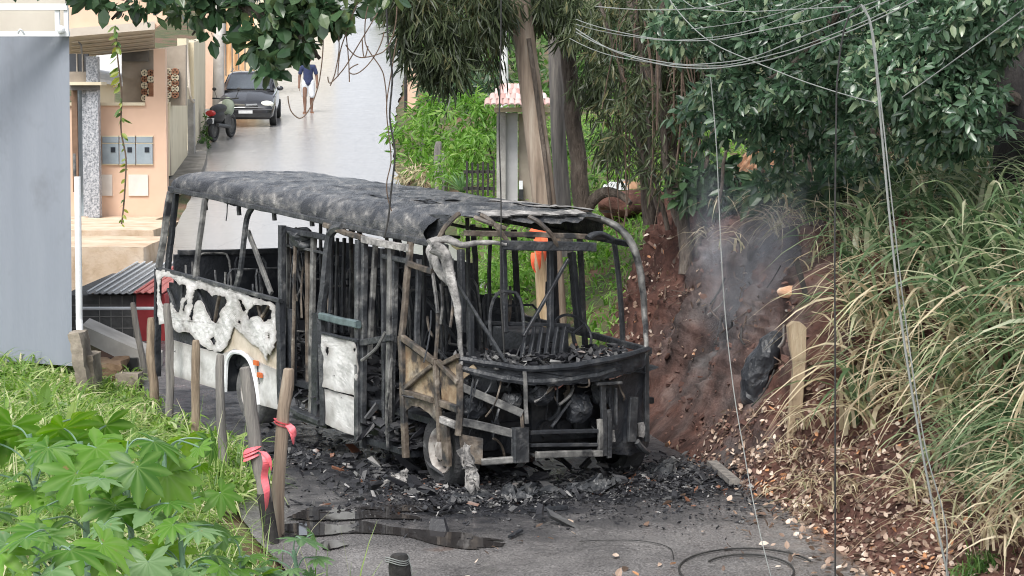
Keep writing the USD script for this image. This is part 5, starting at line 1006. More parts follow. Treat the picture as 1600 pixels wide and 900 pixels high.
# lofted body: stations along y (front at -y), each a closed half-outline mirrored
def loft(stations):
    rings = []
    for y, prof in stations:
        pr = A(prof, float); full = np.vstack([pr, pr[::-1] * A([-1, 1])]); rings.append(np.c_[full[:, 0], np.full(len(full), y), full[:, 1]])
    k = len(rings[0]); v = np.vstack(rings); f = [[i * k + j, i * k + (j + 1) % k, (i + 1) * k + (j + 1) % k, (i + 1) * k + j] for i in range(len(rings) - 1) for j in range(k)]
    m = TMB(); m.add(v, f); e = (len(rings) - 1) * k
    m.add(rings[0], [[0, j + 1, j] for j in range(1, k - 1)]); m.add(rings[-1], [[0, j, j + 1] for j in range(1, k - 1)]); return m
def bodyprof(hw, zb, zm, zt, zc): return [(0, zb), (hw * .85, zb), (hw * .97, zb + .1), (hw, zm), (hw * .97, zt - .06), (hw * .88, zt), (hw * .5, zc), (0, zc + .01)]
body = loft([(-1.95, bodyprof(.60, .30, .42, .55, .57)), (-1.88, bodyprof(.74, .24, .45, .66, .68)), (-1.72, bodyprof(.80, .22, .50, .74, .78)), (-1.2, bodyprof(.83, .22, .55, .84, .92)), (-.75, bodyprof(.83, .22, .55, .92, .98)), (0.5, bodyprof(.83, .22, .55, .95, .96)), (1.5, bodyprof(.81, .25, .55, .95, .97)), (1.78, bodyprof(.74, .34, .55, .88, .9))])
obj('body', body, carpaint, car, smooth=40)
def cabprof(wb, wt, zt): return [(0, .9), (wb, .9), (wb - .01, .97), ((wb + wt) / 2, (.97 + zt) / 2), (wt + .02, zt - .06), (wt - .08, zt), (wt * .5, zt + .02), (0, zt + .025)]
cab = loft([(-.72, cabprof(.76, .74, .99)), (-.05, cabprof(.77, .60, 1.40)), (.25, cabprof(.77, .59, 1.45)), (1.0, cabprof(.76, .59, 1.44)), (1.5, cabprof(.74, .58, 1.30)), (1.72, cabprof(.70, .60, 1.0))])
obj('cabin', cab, carpaint, car, smooth=40)
m = TMB(); v = [(-.64, -.735, 1.03), (.64, -.735, 1.03), (.53, -.10, 1.40), (-.53, -.10, 1.40)]; v = A(v); m.add(np.vstack([v, v + A([0, .012, -.012])]), BOXF); obj('windscreen', m, glassw, car)
for s_ in (-1, 1):
    m = TMB(); v = A([(s_ * .775, -.45, 1.0), (s_ * .77, 1.3, 1.0), (s_ * .625, 1.1, 1.36), (s_ * .625, .12, 1.38)]); v = v + A([s_ * .012, 0, 0]); m.add(np.vstack([v, v + A([-s_ * .02, 0, 0])]), BOXF); obj('side_window', m, glassd, car)
    m = TMB(); mm = trimesh.creation.icosphere(2, 1.0); vv_ = mm.vertices * A([.20, .13, .10]) + A([s_ * .60, -1.78, .665]); vv_[:, 1] = np.minimum(vv_[:, 1], -1.70); m.add(vv_, mm.faces); obj('headlamp', m, lampglass, car, smooth=True)
    m = TMB(); mm = trimesh.creation.icosphere(2, 1.0); m.add(mm.vertices * A([.10, .05, .07]) + A([s_ * .92, -.55, 1.03]), mm.faces); obj('wing_mirror', m, carpaint, car, smooth=True)
    m = TMB(); m.tube([(s_ * .55, .0, 1.475), (s_ * .55, 1.1, 1.485)], .016, 5); obj('roof_bar', m, pipe, car)
    for y in (-1.18, 1.22):
        wg = group_part('wheel', car); m = TMB(); th = np.linspace(0, 2 * np.pi, 28, endpoint=False); prof = [(.19, .0), (.27, -.01), (.29, .03), (.29, .15), (.27, .18)]
        rings = [np.c_[np.full(28, s_ * (.83 - q[1])), y + q[0] * np.cos(th), .29 + q[0] * np.sin(th)] for q in prof]; v = np.vstack(rings); f = [[i * 28 + j, i * 28 + (j + 1) % 28, (i + 1) * 28 + (j + 1) % 28, (i + 1) * 28 + j] for i in range(4) for j in range(28)]
        m.add(v, f); obj('tyre', m, blackpl, wg, smooth=40); m = TMB(); m.tube([(s_ * .80, y, .29), (s_ * .835, y, .29)], .185, 20); obj('rim', m, pipe, wg)
for s_ in (-1, 1): m = TMB(); m.bar((s_ * .02, -1.93, .655), (s_ * .33, -1.90, .665), .03, .045); obj('grille_bar', m, chrome, car)
m = TMB(); m.box((-.36, -1.935, .58), (.36, -1.85, .63)); obj('grille', m, blackpl, car)
m = TMB(); m.bar((-.74, -1.93, .52), (.74, -1.93, .52), .05, .03); obj('bumper_strip', m, M('dark_grey_trim', [(.3, (.08, .08, .085)), (.7, (.12, .12, .125))], 9, .4), car)
m = TMB(); m.bar((-.70, -1.955, .36), (.70, -1.955, .36), .04, .10); obj('bumper_intake', m, blackpl, car)
m = TMB(); m.box((-.20, -1.985, .41), (.20, -1.965, .50)); obj('number_plate', m, plateM, car)
m = TMB(); m.tube(smooth_path([(.05, -.62, 1.06), (-.25, -.55, 1.10), (-.5, -.5, 1.12)], 6), .012, 4); m.tube([(.35, -.60, 1.09), (.05, -.58, 1.10)], .012, 4); obj('wiper', m, blackpl, car, kind='stuff')
for s_ in (-1, 1): m = TMB(); mm = trimesh.creation.icosphere(1, 1.0); m.add(mm.vertices * A([.11, .10, .17]) + A([s_ * .30, .15, 1.02]), mm.faces); obj('head_rest', m, blackpl, car)

mo_at = roadpt(347, 57.0); mo_at[2] += .02
mo = thing('parked_motorcycle', 'small dark motorcycle with red tail lamp parked by the cream wall', 'motorcycle', mo_at, math.radians(-14))
for y in (-.58, .62):
    m = TMB(); m.tube([(0, y + .26 * math.cos(t_), .28 + .26 * math.sin(t_)) for t_ in np.linspace(0, 6.2832, 26)], .055, 8, cap=False); obj('tyre', m, blackpl, mo, smooth=True); m = TMB(); m.tube([(-.03, y, .28), (.03, y, .28)], .2, 14); obj('rim', m, char2, mo)
m = TMB(); mm = trimesh.creation.icosphere(3, 1.0); v = mm.vertices * A([.15, .48, .13]) + A([0, -.25, .78]); v[:, 2] += .06 * np.clip(-v[:, 1] - .4, 0, 1); m.add(v, mm.faces); obj('seat', m, blackpl, mo, smooth=True)
m = TMB(); v = mm.vertices * A([.16, .40, .20]) + A([0, -.35, .60]); m.add(v, mm.faces); obj('tail_fairing', m, blackpl, mo, smooth=True)
m = TMB(); v = mm.vertices * A([.18, .10, .26]) + A([0, .42, .78]); m.add(v, mm.faces); obj('leg_shield', m, M('faded_green_fairing', [(.3, (.20, .24, .18)), (.7, (.32, .36, .28))], 6), mo, smooth=True)
m = TMB(); v = mm.vertices * A([.14, .05, .08]) + A([0, -.78, .72]); m.add(v, mm.faces); obj('tail_lamp', m, redlamp, mo, smooth=True)
m = TMB(); v = [(-.10, -.84, .46), (.10, -.84, .46), (.10, -.80, .60), (-.10, -.80, .60)]; v = A(v); m.add(np.vstack([v, v + A([0, .012, 0])]), BOXF); obj('number_plate', m, plateM, mo)
m = TMB(); v = mm.vertices * A([.07, .22, .10]) + A([0, -.80, .50]); v[:, 2] = np.maximum(v[:, 2], .45); m.add(v, mm.faces); obj('mudguard', m, blackpl, mo, smooth=True)
m = TMB(); m.tube(smooth_path([(-.36, .25, 1.02), (-.15, .38, 1.0), (.15, .38, 1.0), (.36, .25, 1.02)], 10), .02, 6); m.tube([(0, .42, 1.0), (0, .62, .30)], .035, 6); obj('handlebar', m, blackpl, mo)
for s_ in (-1, 1):
    m = TMB(); m.tube([(s_ * .26, .32, 1.02), (s_ * .34, .34, 1.22)], .008, 4); m.add(trimesh.creation.icosphere(2, 1.0).vertices * A([.06, .02, .045]) + A([s_ * .34, .34, 1.25]), trimesh.creation.icosphere(2, 1.0).faces); obj('mirror', m, blackpl, mo)
m = TMB(); m.tube([(.16, .1, .3), (.17, -.75, .42)], .05, 8); obj('exhaust', m, char2, mo)
m = TMB(); mm2 = trimesh.creation.box((.22, .42, .3)); m.add(mm2.vertices + A([0, .12, .45]), mm2.faces); obj('engine', m, char2, mo)

def body_mesh(bones, edge=.02, it=8):
    out = None
    for (a, ra, b, rb) in bones:
        s0 = manifold3d.Manifold.sphere(ra, 14).translate(list(map(float, a))); s1 = manifold3d.Manifold.sphere(rb, 14).translate(list(map(float, b)))
        h = manifold3d.Manifold.batch_hull([s0, s1]); out = h if out is None else out + h
    mm = out.refine_to_length(edge).to_mesh(); t_ = trimesh.Trimesh(mm.vert_properties[:, :3], mm.tri_verts); trimesh.smoothing.filter_taubin(t_, iterations=it); return t_
pr_at = roadpt(482, 64.8)
pr = thing('person', 'person in navy shirt, pale shorts and sandals walking down the street', 'person', pr_at, math.radians(4))
B = [((0, 0, .93), .125, (0, .0, 1.05), .115), ((0, 0, 1.05), .115, (0, .0, 1.27), .13), ((-.13, 0, 1.33), .075, (.13, 0, 1.33), .075), ((0, .01, 1.30), .11, (0, 0, 1.42), .06), ((0, 0, 1.40), .055, (0, -.01, 1.50), .055),
     ((0, -.01, 1.545), .085, (0, -.015, 1.60), .088), ((0, -.035, 1.50), .055, (0, -.02, 1.56), .075), ((0, -.10, 1.535), .014, (0, -.085, 1.565), .012), ((-.088, 0, 1.54), .018, (-.086, 0, 1.565), .02), ((.088, 0, 1.54), .018, (.086, 0, 1.565), .02)]
for s_, ph_ in ((-1, .10), (1, -.06)):
    hip, kn, an = A([s_ * .09, 0, .90]), A([s_ * .10, -.5 * ph_ - .03, .49]), A([s_ * .095, -ph_, .085])
    B += [(hip, .088, kn, .056), (kn, .056, kn * .6 + an * .4 + A([0, .02, 0]), .054), (kn * .6 + an * .4 + A([0, .02, 0]), .054, an, .036), (an + A([0, .03, -.03]), .04, an + A([s_ * .02, -.15, -.05]), .034)]
    shd_, el, wr = A([s_ * .19, .0, 1.35]), A([s_ * .25, .02, 1.07]), A([s_ * .265, -.06, .83])
    B += [(shd_, .055, el, .043), (el, .043, wr, .029), (wr, .03, wr + A([s_ * .0, -.03, -.08]), .035)]
    for k in range(4): b0 = wr + A([0, -.055 + .02 * k, -.09]); B += [(b0, .0095, b0 + A([-.004 * s_, -.012, -.045]), .009), (b0 + A([-.004 * s_, -.012, -.045]), .009, b0 + A([-.016 * s_, -.012, -.078 + .006 * abs(k - 1)]), .008)]
    b0 = wr + A([0, -.06, -.03]); B += [(b0, .012, b0 + A([-.01 * s_, -.035, -.035]), .010), (b0 + A([-.01 * s_, -.035, -.035]), .010, b0 + A([-.012 * s_, -.04, -.065]), .009)]
def lift(t_): m = TMB(); m.add(t_.vertices, t_.faces); return m
obj('body', lift(body_mesh(B, .016, 6)), skin, pr, smooth=True)
obj('shirt', lift(body_mesh([((0, 0, .92), .15, (0, 0, 1.10), .14), ((0, 0, 1.10), .14, (0, 0, 1.28), .15), ((-.14, 0, 1.335), .085, (.14, 0, 1.335), .085)] + [(A([s_ * .17, 0, 1.35]), .07, A([s_ * .232, .01, 1.17]), .062) for s_ in (-1, 1)], .02)), navy, pr, smooth=True)
obj('shorts', lift(body_mesh([((-.06, 0, .90), .125, (.06, 0, .90), .125)] + [(A([s_ * .085, 0, .86]), .115, A([s_ * .11, -.02 * s_, .52]), .088) for s_ in (-1, 1)], .02)), shorts, pr, smooth=True)
obj('hair', lift(body_mesh([((0, .02, 1.59), .088, (0, .0, 1.625), .084)], .02)), hairm, pr, smooth=True)
for s_, ph_ in ((-1, .10), (1, -.06)): m = TMB(); m.bar((s_ * .095, -ph_ + .08, .015), (s_ * .115, -ph_ - .18, .015), .09, .03); obj('sandal', m, terracotta, pr)
for s_ in (-1, 1): m = TMB(); mm = trimesh.creation.icosphere(1, .012); m.add(mm.vertices + A([s_ * .034, -.095, 1.575]), mm.faces); obj('eye', m, hairm, pr)
m = TMB(); m.tube([(-.025, -.098, 1.505), (0, -.104, 1.503), (.025, -.098, 1.505)], .006, 5); obj('mouth', m, terracotta, pr)

# ------------------------------------------------------------------ right bank: litter, grasses, pieces
def bank_pts(rg, k, x0, x1, y0, y1, lim=None):
    """random points of the bank's surface that are seen within a picture region (extended a little)"""
    sel = np.argwhere((bpx[..., 0] > x0) & (bpx[..., 0] < x1) & (bpx[..., 1] > y0) & (bpx[..., 1] < y1) & (bdep > 5) & (bdep < 40))
    if lim is not None: sel = sel[lim(bpx[sel[:, 0], sel[:, 1]])]
    a = p3[1:, 1:] - p3[:-1, 1:]; b = p3[1:, 1:] - p3[1:, :-1]
    sel = sel[(sel[:, 0] > 0) & (sel[:, 1] > 0)]
    wgt = np.linalg.norm(np.cross(a[sel[:, 0] - 1, sel[:, 1] - 1], b[sel[:, 0] - 1, sel[:, 1] - 1]), axis=1)
    i = sel[rg.choice(len(sel), k, p=wgt / wgt.sum())]
    r1, r2 = rg.uniform(0, 1, (k, 1)), rg.uniform(0, 1, (k, 1))
    return p3[i[:, 0], i[:, 1]] - r1 * a[i[:, 0] - 1, i[:, 1] - 1] - r2 * b[i[:, 0] - 1, i[:, 1] - 1], bank_n[i[:, 0], i[:, 1]]
rg = np.random.default_rng(21)
V, F_, n_ = [], [], 0
def litter(p, nn, L):
    k = len(p); d = np.cross(nn, rand_dir(rg, k)); v, f = leaves(p + nn * .012, d + nn * rg.uniform(-.1, .5, (k, 1)), nn + rg.normal(size=(k, 3)) * .45, L * rg.uniform(.5, 1.2, k), .65, rg.uniform(-.5, .6, k)); return v, f
m = MB()
low = lambda q: (q[:, 1] > 600 + (1250 - q[:, 0]) * .35)
p, nn = bank_pts(rg, 3400, 1080, 1750, 560, 1000, low); m.add(*litter(p, nn, .060))
p, nn = bank_pts(rg, 1500, 1140, 1500, 690, 960); m.add(*litter(p, nn, .060))
p, nn = bank_pts(rg, 700, 900, 1090, 360, 560); m.add(*litter(p, nn, .075))
p, nn = bank_pts(rg, 110, 1080, 1320, 330, 620); m.add(*litter(p, nn, .05))
k = 420; yy = rg.uniform(13, 22, k); xx = road_r(yy) - np.abs(rg.normal(0, .35, k)); m.add(*litter(np.c_[xx, yy, road_z(yy) + .01], np.tile(A([0, 0, 1.]), (k, 1)), .075))
k = 60; yy = rg.uniform(13, 20, k); xx = rg.uniform(-1, 2.5, k); m.add(*litter(np.c_[xx, yy, road_z(yy) + .01], np.tile(A([0, 0, 1.]), (k, 1)), .09))
obj('leaf_litter', m, litterm, label='dry fallen leaves strewn over the foot of the red bank', cat='leaf litter', kind='stuff')

def grass_on(px0, px1, py0, py1, k, h0, h1, w, bias, bend0, bend1, mb, lim=None, clumps=None, seg=5):
    p, nn = bank_pts(rg, clumps or k, px0, px1, py0, py1, lim)
    if clumps: i = rg.integers(0, clumps, k); p = p[i] + rg.normal(size=(k, 3)) * A([.07, .07, .02]); nn = nn[i]
    d = lean_dirs(rg, k, bias) + nn * A([.5, .5, 0]); d[:, 2] = 0; d /= np.maximum(np.linalg.norm(d, axis=1, keepdims=True), .3)
    mb.add(*blades(rg, p - nn * .03, d, rg.uniform(h0, h1, k), w * rg.uniform(.6, 1.3, k), seg, rg.uniform(bend0, bend1, k)))
left_of = lambda q: q[:, 0] > 1340 - .10 * (q[:, 1] - 300)
m = MB(); grass_on(1290, 1720, 330, 640, 1500, .6, 1.25, .048, (-.25, -.45, 0), .45, 1.0, m, left_of, 200, 7); grass_on(1480, 1760, 250, 560, 950, .8, 1.5, .050, (-.6, -.4, 0), .4, .95, m, None, 90, 7)
grass_on(1480, 1760, 560, 800, 430, .5, 1.1, .042, (-.4, -.45, 0), .5, 1.1, m, None, 80, 7)
obj('green_bank_grass', m, bankgrass, label='long green grass arching over the right-hand bank', cat='grass', kind='stuff')
m = MB(); grass_on(1270, 1720, 420, 680, 900, .5, 1.15, .036, (-.45, -.5, 0), .6, 1.2, m, left_of, 160, 7); grass_on(1090, 1270, 270, 390, 520, .3, .7, .02, (-.5, -.5, 0), .7, 1.15, m, None, 60)
grass_on(1430, 1700, 690, 860, 260, .4, .9, .022, (-.7, -.5, 0), .7, 1.15, m, None, 34, 7); grass_on(1180, 1340, 640, 800, 240, .15, .45, .016, (-.6, -.5, 0), .7, 1.1, m, None, 26)
grass_on(1250, 1620, 200, 420, 2200, .3, 1.0, .016, (-.3, -.5, 0), .3, 1.0, m, None, None)
obj('dry_bank_grass', m, drygrass, label='dry straw-coloured grass hanging down the right-hand bank', cat='grass', kind='stuff')
m = MB(); grass_on(1490, 1560, 860, 920, 420, .06, .2, .012, (0, 0, 0), .3, .9, m, None, 4); obj('small_weed', m, midleaf, label='small green weed at the bank foot in the bottom right corner', cat='weed')

def on(px, py, up=0.0): q, n = on_bank(px, py); return q + n * up
clodm = ISL('soil_clods', [(0, (.06, .032, .026)), (.5, (.11, .056, .043)), (.8, (.16, .088, .067)), (1, (.22, .135, .105))], .95)
m = MB()
for k, x0, x1, y0, y1, big in ((1100, 890, 1300, 330, 760, .06), (1500, 1080, 1700, 640, 920, .05)):
    p, nn = bank_pts(rg, k, x0, x1, y0, y1); m.add(*shards(rg, k, lambda k_: p, .012, big, 1.0))
obj('soil_clods', m, clodm, label='crumbled clods of red-brown soil over the face of the cut bank', cat='soil', kind='stuff')
for k in range(14):
    px, py = rg.uniform(930, 1230), rg.uniform(400, 560); q = [on(px + rg.normal() * 6 * i, py + 14 * i, .03 + .03 * rg.uniform()) for i in range(5)]
    m = MB(); m.tube(smooth_path(q, 12), np.linspace(.009, .003, 12), 5); obj('root', m, vinem, label='thin brown root hanging out of the cut earth bank', cat='root', group='roots hanging from the bank')

# pieces on the bank
q = on(1243, 655, .04); D_ = q[1]
m = MB(); pp_ = [(1231, 510), (1240, 503), (1252, 505), (1260, 512), (1259, 560), (1256, 610), (1253, 650), (1252, 690), (1229, 694), (1233, 650), (1238, 600), (1240, 570), (1234, 540)]
obj('wooden_stump', wobble(plate(pp_, D_ - .12, .12), .012, 7), M('dull_plank_wood', [(.28, (.20, .14, .09)), (.5, (.34, .26, .17)), (.7, (.44, .36, .25))], 3, .9, .7, 26, stretch=(6, 6, .6)), label='pale dry wooden plank stump standing against the bank', cat='plank')
q = on(1190, 600, .03); v, f = trimesh.creation.icosphere(3, 1.0).vertices, trimesh.creation.icosphere(3, 1.0).faces
v = v * A([.15, .16, .42]); v = v + .16 * (np.stack([fbm(v * 5 + 9 * i) for i in range(3)], -1) - .5); ra = trimesh.transformations.rotation_matrix(.35, [0, 1, 0])[:3, :3]; v = v @ ra.T + P(1188, 578, q[1] - .02)
obj('charred_tarp', (v, f), char, label='crumpled charred black sheet lying on the burnt bank', cat='tarp')
q = on(1265, 470, .05); m = MB(); m.bar(P(1243, 402, q[1] - .1), P(1262, 472, q[1] - .15), .05, .04, up=(0, 1, 0)); obj('charred_stake', m, blackwood, label='short black charred stake leaning on the bank above the pale plank', cat='stake')
m = MB(); c_ = on(1254, 460, .03); mm = trimesh.creation.icosphere(2, 1.0); vv_ = mm.vertices * A([.16, .12, .07]); obj('clay_lump', (vv_ + .06 * (np.stack([fbm(vv_ * 9 + 5 * i) for i in range(3)], -1) - .5) + c_, mm.faces), rustsheet, label='orange broken clay lump beside the black stake on the bank', cat='clay')
for k in range(10):
    px, py = rg.uniform(1130, 1260), rg.uniform(380, 600); a = on(px, py, .06); b = on(px + rg.normal() * 30, py + rg.uniform(20, 60), .05)
    m = MB(); m.tube(smooth_path([a, (a + b) / 2 + rg.normal(size=3) * .05, b], 6), rg.uniform(.006, .014), 5)
    obj('burnt_twig', m, [blackwood, blackwood, woodgrey][k % 3], label='thin burnt twig lying on the scorched part of the bank', cat='twig', group='burnt twigs on the bank')
q = on(1170, 262, .1)
cs_ = thing('rusty_roof_sheet', 'rusty corrugated sheet showing between leaves above the bank', 'roof sheet')
g0, g1 = np.meshgrid(np.linspace(0, 1, 60), np.linspace(0, 1, 4), indexing='ij'); a, b, c_ = P(1140, 270, 27.5), P(1200, 280, 27.5), P(1178, 205, 28.6)
qq = a + g0[..., None] * (b - a) + g1[..., None] * (c_ - a + A([.12, 0, 0])); qq = qq + (.022 * np.sin(g0 * 2 * np.pi * 6))[..., None] * A([0, -.8, .6])
m = MB(); m.add(*grid_mesh(qq[..., 0], qq[..., 1], qq[..., 2])); m.add(*grid_mesh(qq[..., 0], qq[..., 1] + .012, qq[..., 2] - .006)); obj('sheet', m, rustsheet, cs_)

# ------------------------------------------------------------------ trees
def px_blobs(spec):
    """(px, py, depth, half width, half height in metres, half depth, leaf count)"""
    return [P(a, b, D) for a, b, D, *_ in spec], [(s[3], s[5], s[4]) for s in spec], [s[6] for s in spec]
rg = np.random.default_rng(5)
# right: big leafy tree hanging over the bank
rt = thing('broadleaf_tree', 'large dark tree with broad leaves overhanging the bank at upper right', 'tree')
m = MB(); limb(m, [P(1612, 420, 20.5), P(1600, 200, 20.6), P(1590, 60, 20.8), P(1560, -150, 21)], .34, .22, 14, 18, .15); obj('trunk', m, M('very_dark_bark', [(.3, (.012, .011, .012)), (.7, (.04, .036, .034))], 4, .95, .8, stretch=(3, 3, .8)), rt, smooth=True)
m = MB(); limb(m, [P(1600, 60, 20.6), P(1480, 10, 20.2), P(1330, -20, 20), P(1150, -10, 21)], .10, .03, 7); limb(m, [P(1595, 160, 20.5), P(1480, 120, 19.5), P(1400, 110, 19)], .07, .02, 6); limb(m, [P(1330, -20, 20), P(1280, 60, 20.2), P(1180, 130, 21)], .04, .012, 6); obj('branch', m, bark, rt)
spec = [(1120, 30, 21.5, .7, .45, .6, 1100), (1230, 20, 21, .7, .5, .7, 1200), (1350, 20, 20, .8, .5, .7, 1300), (1480, 30, 19.5, .8, .5, .7, 1400), (1570, 10, 19, .6, .35, .6, 800), (1430, 120, 19.2, .6, .45, .5, 1200), (1500, 160, 19.2, .4, .4, .5, 900), (1290, 130, 20.6, .6, .4, .5, 900), (1180, 140, 21.5, .6, .45, .5, 900),
        (1240, 215, 21.8, .55, .25, .4, 520), (1380, 200, 20.3, .5, .25, .4, 420), (1470, 225, 19.5, .35, .16, .3, 330), (1110, 180, 22.3, .4, .3, .4, 420), (1215, 275, 22.2, .2, .12, .2, 110), (1330, 250, 21.2, .4, .15, .3, 140)]
obj('crown', crown(rg, *px_blobs([(*r[:6], int(r[6] * 1.9)) for r in spec]), .102, .44, .35, .6, .25), rightleaf, rt, smooth=True)
spec = [(1050, -140, 23, 1.6, .6, 1.2, 800), (1300, -150, 22, 1.8, .6, 1.2, 1000), (1550, -150, 21, 1.8, .6, 1.2, 1000), (1800, 60, 21, 1.0, 1.2, 1.2, 900)]
obj('crown', crown(rg, *px_blobs(spec), .16, .45, .3, .6, .25), rightleaf, rt)
# darker growth behind it, closing the view
bt = thing('shade_thicket', 'deep dark thicket behind the overhanging leaves at the right edge', 'thicket')
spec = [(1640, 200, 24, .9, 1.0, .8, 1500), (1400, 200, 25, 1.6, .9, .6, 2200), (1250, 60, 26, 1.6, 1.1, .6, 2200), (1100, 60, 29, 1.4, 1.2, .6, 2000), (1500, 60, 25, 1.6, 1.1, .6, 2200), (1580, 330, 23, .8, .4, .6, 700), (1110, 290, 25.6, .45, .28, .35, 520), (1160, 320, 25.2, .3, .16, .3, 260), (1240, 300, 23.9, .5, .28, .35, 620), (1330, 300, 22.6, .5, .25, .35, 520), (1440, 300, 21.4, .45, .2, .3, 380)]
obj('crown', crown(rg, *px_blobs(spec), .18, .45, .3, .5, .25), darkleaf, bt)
m = MB()
for k in range(26): a = P(rg.uniform(1240, 1600), rg.uniform(300, 400), 24); limb(m, [a, a + A([rg.normal() * .25, rg.normal() * .2, .8]), a + A([rg.normal() * .5, 0, 2.0])], rg.uniform(.015, .045), .01, 5, 8, .1, k)
obj('stems', m, bark, bt, kind='stuff')
# multi-stemmed vine-hung tree on the edge of the bank
vt = thing('vine_hung_tree', 'vine-hung tree with several thin trunks on the edge of the bank', 'tree')
for k, (pts, r0, r1) in enumerate((([(1072, 430, 25.5), (1064, 330, 25.6), (1050, 230, 25.8), (1010, 100, 26), (975, -40, 26.2)], .085, .05), ([(1068, 420, 25.7), (1075, 300, 25.8), (1085, 180, 26), (1065, 20, 26.2), (1050, -60, 26.2)], .06, .035), ([(1015, 350, 27), (1008, 260, 27), (1000, 150, 27), (1012, 0, 27)], .09, .06), ([(1062, 350, 25.7), (1040, 240, 25.6), (1030, 120, 25.6), (1040, -20, 25.6)], .05, .03), ([(1100, 300, 26), (1092, 220, 26), (1090, 100, 26), (1110, -30, 26)], .045, .03), ([(1045, 360, 26), (1020, 250, 26), (1005, 120, 26), (985, -20, 26)], .03, .02), ([(1090, 400, 25.4), (1100, 280, 25.4), (1120, 150, 25.6), (1130, 20, 25.8)], .03, .018), ([(1200, 330, 24), (1190, 220, 24), (1210, 100, 24), (1190, 0, 24)], .03, .02), ([(1120, 330, 25), (1135, 220, 25), (1128, 100, 25.2)], .022, .014), ([(1270, 340, 23), (1262, 240, 23), (1240, 140, 23)], .025, .015), ([(1030, 330, 26.4), (990, 200, 26.4), (965, 90, 26.4), (930, -10, 26.4)], .035, .022))):
    m = MB(); limb(m, [P(*q) for q in pts], r0, r1, 9, 18, .10, k); obj('trunk', m, bark, vt, smooth=True)
m = MB()
for k in range(60):
    x = rg.uniform(965, 1110); y = rg.uniform(-20, 160); D = rg.uniform(25.3, 27); ln = rg.uniform(80, 260); dx = rg.normal() * 18
    m.tube(smooth_path([P(x, y, D), P(x + dx, y + ln * .5, D), P(x + dx * .6 + rg.normal() * 10, y + ln, D)], 8), rg.uniform(.004, .012), 4)
obj('hanging_stems', m, vinem, vt, kind='stuff')
spec = [(990, 60, 26.5, .55, .7, .6, 1300), (1060, 30, 26, .6, .5, .6, 1000), (1040, 150, 26, .5, .7, .6, 1000), (985, 180, 26.6, .35, .5, .5, 500), (1090, 110, 26, .35, .6, .5, 500), (1040, 270, 25.8, .3, .3, .3, 300), (975, 250, 26.8, .22, .35, .3, 240), (930, 20, 27, .5, .5, .5, 700)]
obj('crown', crown(rg, *px_blobs(spec), .16, .16, .9, .15, .3), droopleaf, vt)
# drooping-leaf tree right of the road
dt = thing('drooping_leaf_tree', 'tree with hanging clusters of narrow dark leaves right of the road', 'tree')
m = MB(); limb(m, [P(912, 345, 30.5), P(902, 250, 30.5), P(890, 120, 30.6), P(876, -60, 30.7)], .13, .09, 12, 18, .08, 2); limb(m, [P(912, 330, 30.5), P(950, 300, 30.3), P(985, 318, 30)], .10, .04, 7); obj('trunk', m, bark, dt, smooth=True)
m = MB(); limb(m, [P(880, -30, 30.6), P(800, -60, 30), P(690, -60, 29.5), P(610, -50, 29)], .09, .03, 7); limb(m, [P(690, -60, 29.5), P(680, 20, 29.3), P(670, 80, 29.2)], .04, .015, 6); obj('branch', m, bark, dt)
spec = [(640, 0, 29, .35, .35, .4, 700), (665, 60, 29, .42, .5, .4, 1300), (720, 30, 29.2, .45, .55, .4, 1400), (690, 100, 29, .30, .32, .3, 700), (765, 20, 29.4, .35, .35, .4, 800), (840, 10, 30, .5, .25, .5, 900), (910, 30, 30, .45, .35, .5, 900), (930, 120, 30, .3, .4, .4, 500), (950, 210, 30, .2, .35, .3, 250), (600, -20, 28.6, .3, .3, .3, 300), (770, 95, 30, .15, .25, .2, 120)]
obj('crown', crown(rg, *px_blobs(spec), .22, .11, 1.7, .1, .25, clump=.16), droopleaf, dt)
spec = [(700, -110, 29, 1.2, .5, 1, 1500), (880, -110, 30, 1.2, .5, 1, 1300)]
obj('crown', crown(rg, *px_blobs(spec), .22, .13, 1.2, .1, .25, clump=.2), droopleaf, dt)
# overhanging branch with round leaves, upper left, close to the camera
jt = thing('round_leaf_tree', 'near branch with round glossy leaves hanging into the top left', 'tree')
m = MB(); a = A([-4.6, 10.6, float(ground_z(-4.6, 10.6))]); limb(m, [a, a + A([.1, 0, 2.0]), a + A([.5, .1, 3.8]), P(150, -190, 10.5)], .17, .10, 10, 16, .1); obj('trunk', m, bark, jt, smooth=True)
m = MB(); limb(m, [P(150, -190, 10.5), P(250, -80, 10.2), P(330, -15, 10), P(400, 20, 9.9), P(470, 60, 9.8), P(500, 92, 9.8)], .08, .008, 7, 16); limb(m, [P(250, -80, 10.2), P(210, -10, 10.1), P(175, 30, 10)], .025, .006, 5); limb(m, [P(400, 20, 9.9), P(480, 0, 9.8), P(540, 20, 9.8)], .015, .005, 5); limb(m, [P(330, -15, 10), P(310, 40, 10), P(300, 55, 10)], .015, .005, 5); obj('branch', m, bark, jt)
spec = [(175, 15, 10, .14, .10, .15, 95), (250, 20, 10, .18, .09, .18, 120), (310, 30, 10, .17, .11, .2, 150), (370, 5, 10, .18, .10, .2, 150), (420, 60, 9.9, .14, .17, .16, 190), (450, 20, 9.9, .17, .13, .2, 190), (500, 18, 9.8, .15, .12, .15, 150), (455, 82, 9.8, .10, .09, .12, 80), (515, 62, 9.8, .07, .05, .08, 30), (440, 118, 9.8, .06, .045, .05, 26), (540, 40, 9.8, .06, .08, .1, 34), (330, 65, 10, .08, .035, .1, 26), (600, 25, 9.8, .05, .06, .06, 14)]
obj('crown', crown(rg, *px_blobs([(a, b - 20, D_, rx * .95, rz * .85, ry, int(n_ * (.75 if a < 380 else 1.0))) for a, b, D_, rx, rz, ry, n_ in spec]), .074, .66, .35, .35, .2), darkleaf, jt)
